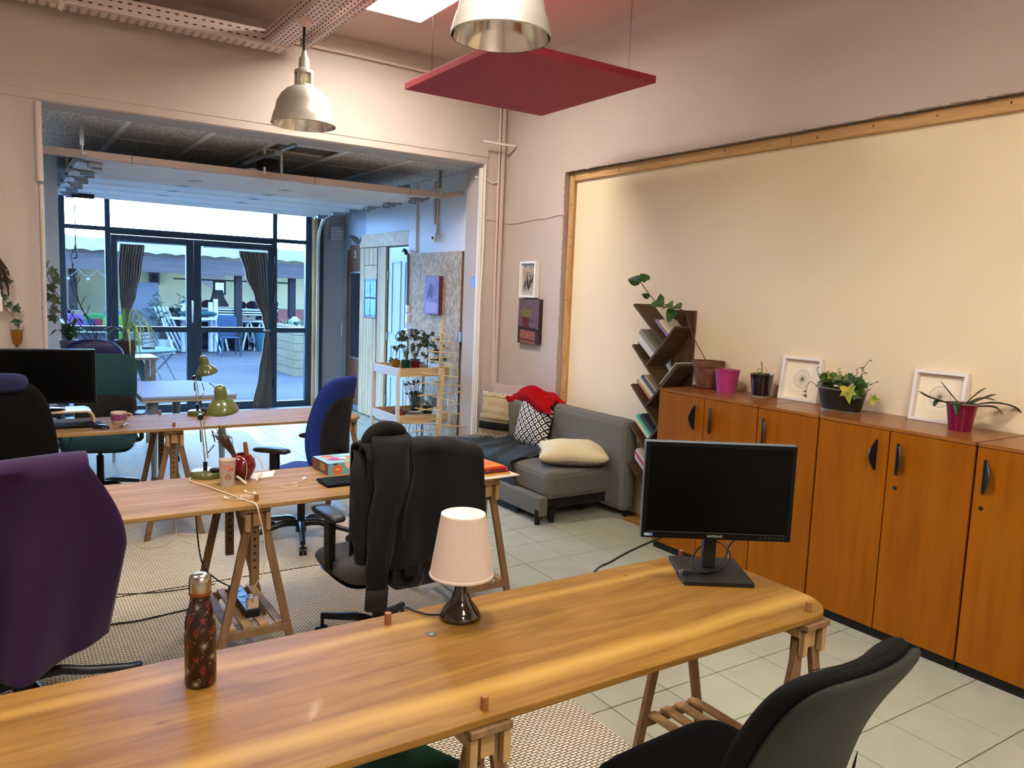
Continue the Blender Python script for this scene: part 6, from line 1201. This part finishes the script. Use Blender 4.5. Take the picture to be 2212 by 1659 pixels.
for k, (x, y, z_, dx, dz, L_, mt) in enumerate(((-.09, .085, .150, -.2, -1, .095, leafy), (-.12, .08, .12, -.9, -.35, .06, leafm), (-.215, .06, .095, -.9, .1, .06, leafy), (.02, .07, .19, .4, .3, .045, leafy))):
    b = B(); add_leaf(b, (x, y, z_), (dx, .1, dz), (0, 1, .15), L_, L_*1.05, 'ivy', .1, .1); b.out('leaf', mt, pl4)
b = B(); c = B()
for (x0, y0, P2) in ((-.10, .02, [(-.13, .04, .19), (-.15, .05, .26), (-.175, .05, .30)]), (-.05, .0, [(-.09, .02, .2), (-.10, .03, .25)]), (-.12, .03, [(-.17, .05, .16), (-.23, .06, .19)]), (.08, .02, [(.12, .04, .17), (.14, .05, .23)]), (.12, .03, [(.17, .06, .15), (.185, .07, .09), (.18, .07, .06)]), (.0, 0, [(.01, .02, .2), (.02, .03, .235)]), (-.08, .0, [(-.12, .02, .21), (-.14, .02, .23), (-.12, .02, .25)])):
    pts = bez([(x0, y0, .11)]+P2, 14); b.tube(pts, .0016, 5); add_leaf(c, pts[-1], (r.uniform(-1, 1), .2, .2), (0, .4, .9), .028, .028, 'ivy'); add_leaf(c, pts[len(pts)*2//3], (r.uniform(-1, 1), .2, .1), (0, .4, .9), .022, .022, 'ivy')
b.out('runners', stemm, pl4); c.out('small_leaves', leafm, pl4, kind='stuff')
pk2 = pot('magenta_pot', 'magenta tin pot with long dark orchid leaves, at the right', (3.985, 1.98, TC), .070, .050, .132, M('magenta_tin', '#780a34', .3, coat=.4)); B().lathe([(.069, .131), (.0735, .134), (.0735, .137), (.069, .137)], n=40).out('rim', M('rim_silver', '#b8ad98', .3, metal=.8), pk2, smooth=40)
for k, P_ in enumerate(([(-.12, .10, .155), (-.17, .13, .185)], [(-.03, .06, .19), (-.05, .09, .235)], [(.03, -.05, .185), (.05, -.08, .22)], [(.06, -.08, .17), (.09, -.11, .19)], [(.09, -.10, .145), (.17, -.16, .13), (.21, -.19, .09)], [(-.09, -.02, .14), (-.12, -.04, .08)], [(.05, -.12, .13), (.07, -.16, .10)], [(-.10, .06, .14), (-.13, .07, .115)], [(.08, -.05, .16), (.14, -.09, .155)])):
    b = B(); strap(b, bez([(0, 0, .115)]+P_, 12), .017, .35); b.out('leaf', M('orchid_leaf', '#1f3320', .35), pk2, smooth=60, solid=.0015)
def dandelion(label, y, seed):
    t = thing('framed_print', label, 'framed print', (4.108, y, TC+.001), -PI/2); t.rotation_euler = (math.radians(-7), 0, -PI/2+.03)
    w_ = .275; box_frame(t, w_, .272, .045, .018); B().bx(-w_/2+.018, .034, .018, w_/2-.018, .040, .254).out('mount', M('mount_ivory', '#efe4ca', .8), t); B().bx(-.068, .031, .068, .068, .0345, .205).out('print', M('print_ivory', '#f3ead2', .8), t)
    b = B(); r = random.Random(seed); c0 = Vector((0, .030, .137)); R_ = .056
    for i in range(34): a = i*2*PI/34+r.uniform(-.05, .05); d_ = Vector((math.cos(a), 0, math.sin(a))); n_ = Vector((-d_.z, 0, d_.x)); b.face([c0+n_*.0006, c0+d_*R_*.97+n_*.0003, c0+d_*R_*.97-n_*.0003, c0-n_*.0006])
    for i in range(48): a0, a1 = i*2*PI/48, (i+1)*2*PI/48; q = lambda a, rr: c0+Vector((rr*math.cos(a), 0, rr*math.sin(a))); b.face([q(a0, R_*.97), q(a0, R_*1.0), q(a1, R_*1.0), q(a1, R_*.97)])
    b.out('dandelion_print', M('ink_sepia', '#5d5a4a', .8), t); b = B(); b.prism([(.006*math.cos(i), .006*math.sin(i)) for i in range(6)], 0, .0005, lambda x, y_, z: (x, .0295-z, .137+y_)); b.out('seed_head', M('ink_olive', '#8a8a3a', .8), t); return t
dandelion('white box framed seed head print left of the ivy planter', 3.03, 1); dandelion('white box framed seed head print behind the magenta pot', 2.18, 2)
# ================================================================= PLANT TROLLEY AND TREE
trw = M('trolley_white', '#cfc8bc', .5); trb = wood('trolley_beech', '#b3936a', '#c9ab80', 'x', 1, .5)
tro = thing('plant_trolley', 'white two tier wooden trolley holding plants in annex', 'trolley', (3.53, 7.2, 0)); hx, hy = .285, .30
for x in (-hx, hx):
    for y in (-hy, hy): B().box((x, y, .465), (.034, .034, .93)).out('leg', trw, tro, bevel=.003)
for z in (.84, .375):
    B().bx(-hx, -hy-.01, z, hx, -hy+.006, z+.085).out('rail', trb, tro, bevel=.002); B().bx(-hx, hy-.006, z, hx, hy+.01, z+.085).out('rail', trb, tro, bevel=.002); B().bx(-hx-.01, -hy, z, -hx+.006, hy, z+.085).out('side_rail', trw, tro, bevel=.002); B().bx(hx-.006, -hy, z, hx+.01, hy, z+.085).out('side_rail', trw, tro, bevel=.002); B().bx(-hx, -hy, z+.005, hx, hy, z+.02).out('shelf', M('shelf_dark', '#6d5a44', .6), tro)
tx = Vector((3.53, 7.2, 0))
am = thing('amber_glass', 'amber glass vase with a cutting on the trolley top', 'vase', (3.31, 7.1, .862)); B().lathe([(0, 0), (.018, 0), (.02, .02), (.03, .05), (.045, .11), (.048, .125), (.044, .12), (.028, .05), (0, .03)], n=24).out('body', M('amber', '#8a5a12', .15, alpha=.85, coat=.5), am, smooth=60); b = B(); b.tube([(0, 0, .1), (.0, 0, .18), (.01, 0, .24)], .003, 5); add_leaf(b, (.0, 0, .2), (.4, 0, .8), (0, -1, .2), .06, .04, 'x'); add_leaf(b, (.0, 0, .22), (-.5, 0, .8), (0, -1, .2), .06, .04, 'x'); add_leaf(b, (-.02, 0, .12), (-.7, 0, .5), (0, -1, .2), .06, .04, 'x'); b.out('cutting', leafd, am)
r1 = pot('red_pot', 'glossy dark red pot on the trolley top', (3.49, 7.02, .862), .05, .035, .12, vm); r2 = pot('green_pot', 'dark green pot with grassy leaves on trolley top', (3.44, 7.14, .862), .05, .038, .12, M('pot_green', '#123d2c', .3, coat=.4)); b = B(); r = random.Random(8)
for i in range(26): a = r.uniform(0, 6.3); rr = r.uniform(.03, .09); strap(b, bez([(0, 0, .10), (rr*.4*math.cos(a), rr*.4*math.sin(a), .2), (rr*math.cos(a), rr*math.sin(a), .16+r.uniform(0, .12))], 6), .006)
b.out('grassy_leaves', M('leaf_fresh', '#557a3a', .5), r2)
iv = pot('ivy_pot', 'trailing dark ivy behind the red pot on the trolley', (3.62, 7.30, .862), .055, .04, .11, M('pot_dark', '#2a2723', .5)); b = B(); c = B()
for i in range(12):
    a = r.uniform(-.7, 1.9)+PI*0; dx = r.uniform(-.28, .28); up = r.uniform(.12, .34); P_ = bez([(0, 0, .1), (dx*.5, r.uniform(-.1, .1), .1+up), (dx, r.uniform(-.25, .05), .1+up*.7), (dx*1.15, r.uniform(-.3, 0), up*.3+r.uniform(-.05, .1))], 14); b.tube(P_, .0022, 5)
    for p in P_[3::2]:
        for q_ in range(2): add_leaf(c, p, (r.uniform(-1, 1), r.uniform(-1, .2), r.uniform(-.6, .6)), (r.uniform(-.4, .4), -.8, .4), r.uniform(.035, .055), None, 'ivy')
b.out('runners', stemm, iv); c.out('ivy_leaves', leafd, iv, kind='stuff')
def hook(label, x, y):
    t = thing('shepherd_hook', label, 'hook', (x, y, .862)); B().tube(bez([(0, 0, 0), (0, 0, .25), (-.01, 0, .36), (-.06, 0, .415), (-.115, 0, .40), (-.135, 0, .35), (-.11, 0, .325), (-.095, 0, .345)], 30), .0045, 6).out('rod', darkm, t, smooth=60); return t
hook('black curled hook beside the amber vase on the trolley', 3.40, 7.02); hook('black curled hook among the ivy on the trolley', 3.66, 7.10)
lowz = .398
sp = pot('terracotta_casserole', 'lidded terracotta pot on the lower trolley shelf', (3.37, 7.12, lowz), .062, .055, .085, M('terracotta_red', '#7a3823', .6), .004, None, 'pot'); gb = thing('grey_bowl', 'grey footed bowl on lower trolley shelf', 'bowl', (3.47, 6.98, lowz)); B().lathe([(0, 0), (.035, 0), (.03, .03), (.06, .075), (.065, .08), (.055, .075), (0, .03)], n=28).out('bowl', M('bowl_grey', '#8b8378', .7), gb, smooth=50)
gv = thing('glass_vase', 'clear glass vase with bare branches, lower trolley shelf', 'vase', (3.56, 7.15, lowz)); B().lathe([(0, 0), (.045, 0), (.05, .01), (.045, .12), (.05, .24), (.048, .24), (.042, .12), (.045, .01), (0, .008)], n=24).out('body', glassm('vase_glass', '#dfeae6', .08), gv, smooth=60); b = B(); c = B()
for i in range(9):
    dx = r.uniform(-.16, .10); P_ = bez([(0, 0, .01), (dx*.35, r.uniform(-.03, .03), .18), (dx*.8, r.uniform(-.05, .05), .30), (dx, r.uniform(-.06, .06), r.uniform(.33, .43))], 10); b.tube(P_, [.005-.0004*j for j in range(len(P_))], 5)
    for j in (4, 7): q_ = P_[j]; b.tube([q_, q_+Vector((r.uniform(-.05, .05), 0, .04))], .002, 4); add_leaf(c, q_, (r.uniform(-1, 1), 0, .4), (0, -1, 0), .045, .03, 'x')
b.out('branches', M('branch_dark', '#2b2522', .8), gv); c.out('leaves', leafd, gv, kind='stuff')
dp_ = pot('dark_pot', 'dark pot of silvery leaves on lower trolley shelf', (3.67, 7.08, lowz), .055, .04, .10, M('pot_dark', '#2a2723', .5), 0, black); b = B()
for i in range(30): a = r.uniform(0, 6.3); strap(b, bez([(0, 0, .09), (.04*math.cos(a), .04*math.sin(a), .16), (.10*math.cos(a), .10*math.sin(a), .13+r.uniform(0, .06))], 6), .007)
b.out('leaves', M('leaf_silver', '#8f9b8c', .5), dp_)
fl_ = thing('floor_lamp', 'small white shaded tripod lamp behind the trolley', 'lamp', (3.80, 7.62, 0)); B().lathe([(.085, .42), (.092, .425), (.092, .56), (.080, .60), (0, .60)], n=32).out('shade', M('lamp_shade_white', '#dcd6c8', .6), fl_, smooth=45)
for a in (.3, 2.4, 4.5): B().tube([(.0, 0, .45), (.11*math.cos(a), .11*math.sin(a), 0)], .004, 6).out('leg', darkm, fl_)
sk = thing('stick_tree', 'wooden stick tree with horizontal dowels beside the trolley', 'stick tree', (3.545, 6.62, 0)); pale = M('pine_pale', '#c9ac7c', .6); b = B(); b.bar((0, 0, .02), (.03, .0, .95), .034, .034); b.bar((.01, .036, .1), (.035, .03, 1.42), .026, .026); b.out('trunk', pale, sk)
b = B(); b.box((0, 0, .012), (.34, .05, .024)); b.box((0, 0, .012), (.05, .34, .024)); b.out('base_cross', pale, sk)
zz = [.36, .40, .46, .53, .57, .66, .70, .79, .83, .88, .96, 1.0, 1.05, 1.10, 1.14, 1.20, 1.24, 1.28]
for k, z in enumerate(zz):
    L_ = .30-.20*((z-.36)/.92)**1.2; a = [0.0, .5, 2.4, .9, -.25, 1.3][k % 6]; d_ = Vector((math.cos(a), -math.sin(a)*.9, .05*((-1)**k))); x0 = .02*z
    B().tube([Vector((x0, 0, z))-d_*L_, Vector((x0, 0, z))+d_*L_*.95], .0062, 6).out('dowel', pale, sk, smooth=60)
# ================================================================= LEFT EDGE
hv = thing('hanging_vase', 'hanging amber glass vase with ivy cutting, left wall', 'hanging vase', (.122, 6.335, 1.19)); B().lathe([(0, -.005), (.010, 0), (.012, .012), (.027, .025), (.034, .06), (.038, .11), (.036, .11), (.03, .05), (0, .03)], n=28).out('body', M('amber', '#8a5a12', .15, alpha=.85, coat=.5), hv, smooth=60)
b = B(); b.tube(bez([(-.038, 0, .11), (-.032, 0, .17), (-.01, 0, .235), (.01, 0, .235), (.032, 0, .17), (.038, 0, .11)], 24), .0012, 5); b.lathe([(.038, .108), (.0405, .111), (.038, .114)], n=24); b.out('wire_hanger', M('wire_rust', '#6e5a48', .5), hv)
b = B(); b.tube(bez([(.0, 0, .03), (.012, 0, .09), (.0, 0, .15), (-.01, 0, .2)], 14), .0018, 5); b.out('stem', stemm, hv)
for p, d_, L_ in (((0, -.01, .17), (.2, -.2, -.6), .045), ((0, -.01, .175), (-.6, -.2, -.1), .04), ((.0, -.01, .17), (.7, -.2, .1), .04)): b = B(); add_leaf(b, p, d_, (0, -1, .1), L_, L_, 'ivy'); b.out('leaf', leafd, hv)
iv2 = thing('trailing_ivy', 'ivy strand climbing down from left edge to the vase', 'ivy', (.0, 6.33, 1.3)); st = bez([(.0, 0, .30), (.04, 0, .22), (.06, 0, .15), (.11, 0, .09), (.12, 0, .07)], 24); b = B(); b.tube(st, .0022, 5); b.out('stem', stemm, iv2)
for p, d_, L_ in (((.055, -.01, .36), (.2, 0, -.4), .055), ((.07, -.01, .33), (.6, 0, .1), .05), ((.05, -.01, .22), (.6, 0, .4), .05), ((.11, -.01, .16), (.5, 0, -.5), .055), ((.10, -.01, .18), (-.5, 0, -.2), .05), ((.12, -.01, .14), (.2, 0, .6), .055), ((.01, -.01, .28), (.2, 0, -.8), .05)): b = B(); add_leaf(b, p, d_, (.1, -1, .2), L_, L_, 'ivy'); b.out('leaf', leafd, iv2)
df = thing('dried_flowers', 'bundle of brown dried flowers hanging at left wall edge', 'dried flowers', (-.02, 6.30, 1.95)); b = B(); r = random.Random(9)
for i in range(60):
    dx = r.uniform(-.04, .11); P_ = bez([(r.uniform(-.02, .0), r.uniform(-.03, .03), 0), (dx*.5, r.uniform(-.04, .04), -.15), (dx, r.uniform(-.05, .05), -.22-r.random()*.16)], 6); b.tube(P_, [.002+.004*j/len(P_) for j in range(len(P_))], 5); 
    if i % 2: add_leaf(b, P_[-1], (dx, 0, -.6), (0, -1, 0), .05, .02, 'x')
b.out('stalks', M('dried_dark', '#3e2c22', .9), df)
df2 = thing('dried_flowers', 'small dark dried sprig high on the left wall edge', 'dried flowers', (.01, 6.34, 2.36)); b = B(); [b.tube([(0, 0, .0), (r.uniform(-.02, .03), 0, -.06), (r.uniform(-.02, .04), 0, -.14)], [.004, .008, .002], 5) for i in range(6)]; b.out('stalks', M('dried_dark', '#3e2c22', .9), df2)
wbx = thing('wall_box', 'white wall box cut by the left edge of photo', 'box', (.0, 6.33, 1.43)); B().bx(-.12, -.06, 0, .045, .05, .15).out('box', white, wbx, bevel=.004)
# plants on a low stand left of the glazing
std_ = thing('plant_stand', 'low stand of plants behind the far monitor', 'stand', (.88, 8.55, 0)); B().bx(-.42, -.22, .90, .45, .22, .925).out('top', M('stand_grey', '#77726a', .6), std_)
for x in (-.38, .41):
    for y in (-.18, .18): B().box((x, y, .45), (.04, .04, .90)).out('leg', M('stand_grey', '#77726a', .6), std_)
o1 = pot('orchid_pot', 'grey pot with broad dark leaves on the low stand', (.58, 8.5, .927), .08, .06, .16, M('pot_greyviolet', '#5e5a66', .6))
for k, (dx, dy, dz) in enumerate(((-.16, -.05, .10), (.16, -.1, .12), (-.05, -.15, .16), (.13, .05, .2), (-.12, .05, .2), (.05, -.12, .08))): b = B(); strap(b, bez([(0, 0, .14), (dx*.5, dy*.5, .15+dz), (dx, dy, .10+dz)], 8), .036, .3); b.out('leaf', leafm if k % 2 else leafd, o1)
w1 = pot('white_planter', 'white planter with bare twigs on the low stand', (.81, 8.45, .927), .11, .09, .13, M('planter_white', '#c4cfd8', .5)); b = B(); c = B()
for (P_) in ([(-.1, 0, .25), (-.30, 0, .55), (-.42, 0, .80)], [(-.05, 0, .3), (-.18, 0, .60), (-.22, 0, .78)], [(-.12, 0, .20), (-.3, 0, .42), (-.45, 0, .45)], [(-.02, 0, .3), (-.14, 0, .5), (-.2, 0, .95)]):
    pts = bez([(0, 0, .1)]+P_, 16); b.tube(pts, [.006-.0002*j for j in range(len(pts))], 5)
    for j in (8, 12, 15): b.tube([pts[j], pts[j]+Vector((.03, 0, .06))], .003, 4); add_leaf(c, pts[j]+Vector((.03, 0, .06)), (.2, 0, 1), (0, -1, 0), .04, .03, 'x')
b.out('twigs', M('twig_dark', '#2a2a2a', .7), w1); c.out('buds', M('bud_green', '#8ea35c', .5), w1, kind='stuff')
sp1 = pot('spider_plant', 'spider plant with arching pale green blades in brown pot', (1.05, 8.35, .927), .10, .075, .17, M('pot_brown', '#3e2a24', .4), 0, None, 'plant'); r = random.Random(5)
for k in range(22):
    a = r.uniform(0, 2*PI) if k > 9 else r.uniform(-1.2, .6); rr = r.uniform(.14, .30); hh_ = r.uniform(.10, .30); b = B(); strap(b, bez([(0, 0, .15), (rr*.35*math.cos(a), rr*.35*math.sin(a), .17+hh_), (rr*.8*math.cos(a), rr*.8*math.sin(a), .15+hh_*.8), (rr*1.05*math.cos(a), rr*1.05*math.sin(a), .15+hh_*.3-.18*r.random())], 14), .011, .4); b.out('leaf', M('leaf_stripe', '#8fae6e', .45, var=(40, '#c6d6a8')) if k % 2 else M('leaf_light', '#6f9a4a', .45), sp1)
tu = thing('blue_tub', 'dark blue rounded seat shell behind the far monitor', 'tub', (.72, 7.75, .73)); B().slab(.52, .42, .10, 2.4, 4, lambda p: Vector((p.x, .1+p.z-.3*p.y*p.y, .20+p.y))).out('shell', M('shell_navy', '#141a4a', .4), tu, smooth=60)
for x in (-.15, .15): B().cyl((x, .1, -.73), (x, .1, .05), .012).out('leg', chrome, tu)
iv3 = thing('trailing_ivy', 'ivy leaves beside the white pipe at opening left jamb', 'ivy', (.34, 6.62, 1.5)); b = B(); b.tube(bez([(-.05, 0, .35), (.0, 0, .2), (.02, 0, .05), (.0, 0, -.1)], 14), .0022, 5); b.out('stem', stemm, iv3)
for p, d_, L_ in (((.0, 0, .22), (.5, 0, -.3), .08), ((.02, 0, .15), (.8, 0, .1), .075), ((.0, 0, .12), (.3, 0, -.8), .08), ((.01, 0, .02), (.7, 0, -.5), .08), ((.0, 0, .05), (-.3, 0, -.7), .07), ((.0, 0, -.06), (.7, 0, -.2), .075), ((0, 0, -.1), (.4, 0, -.8), .075)): b = B(); add_leaf(b, p, d_, (.2, -1, .2), L_, L_, 'ivy'); b.out('leaf', leafd, iv3)
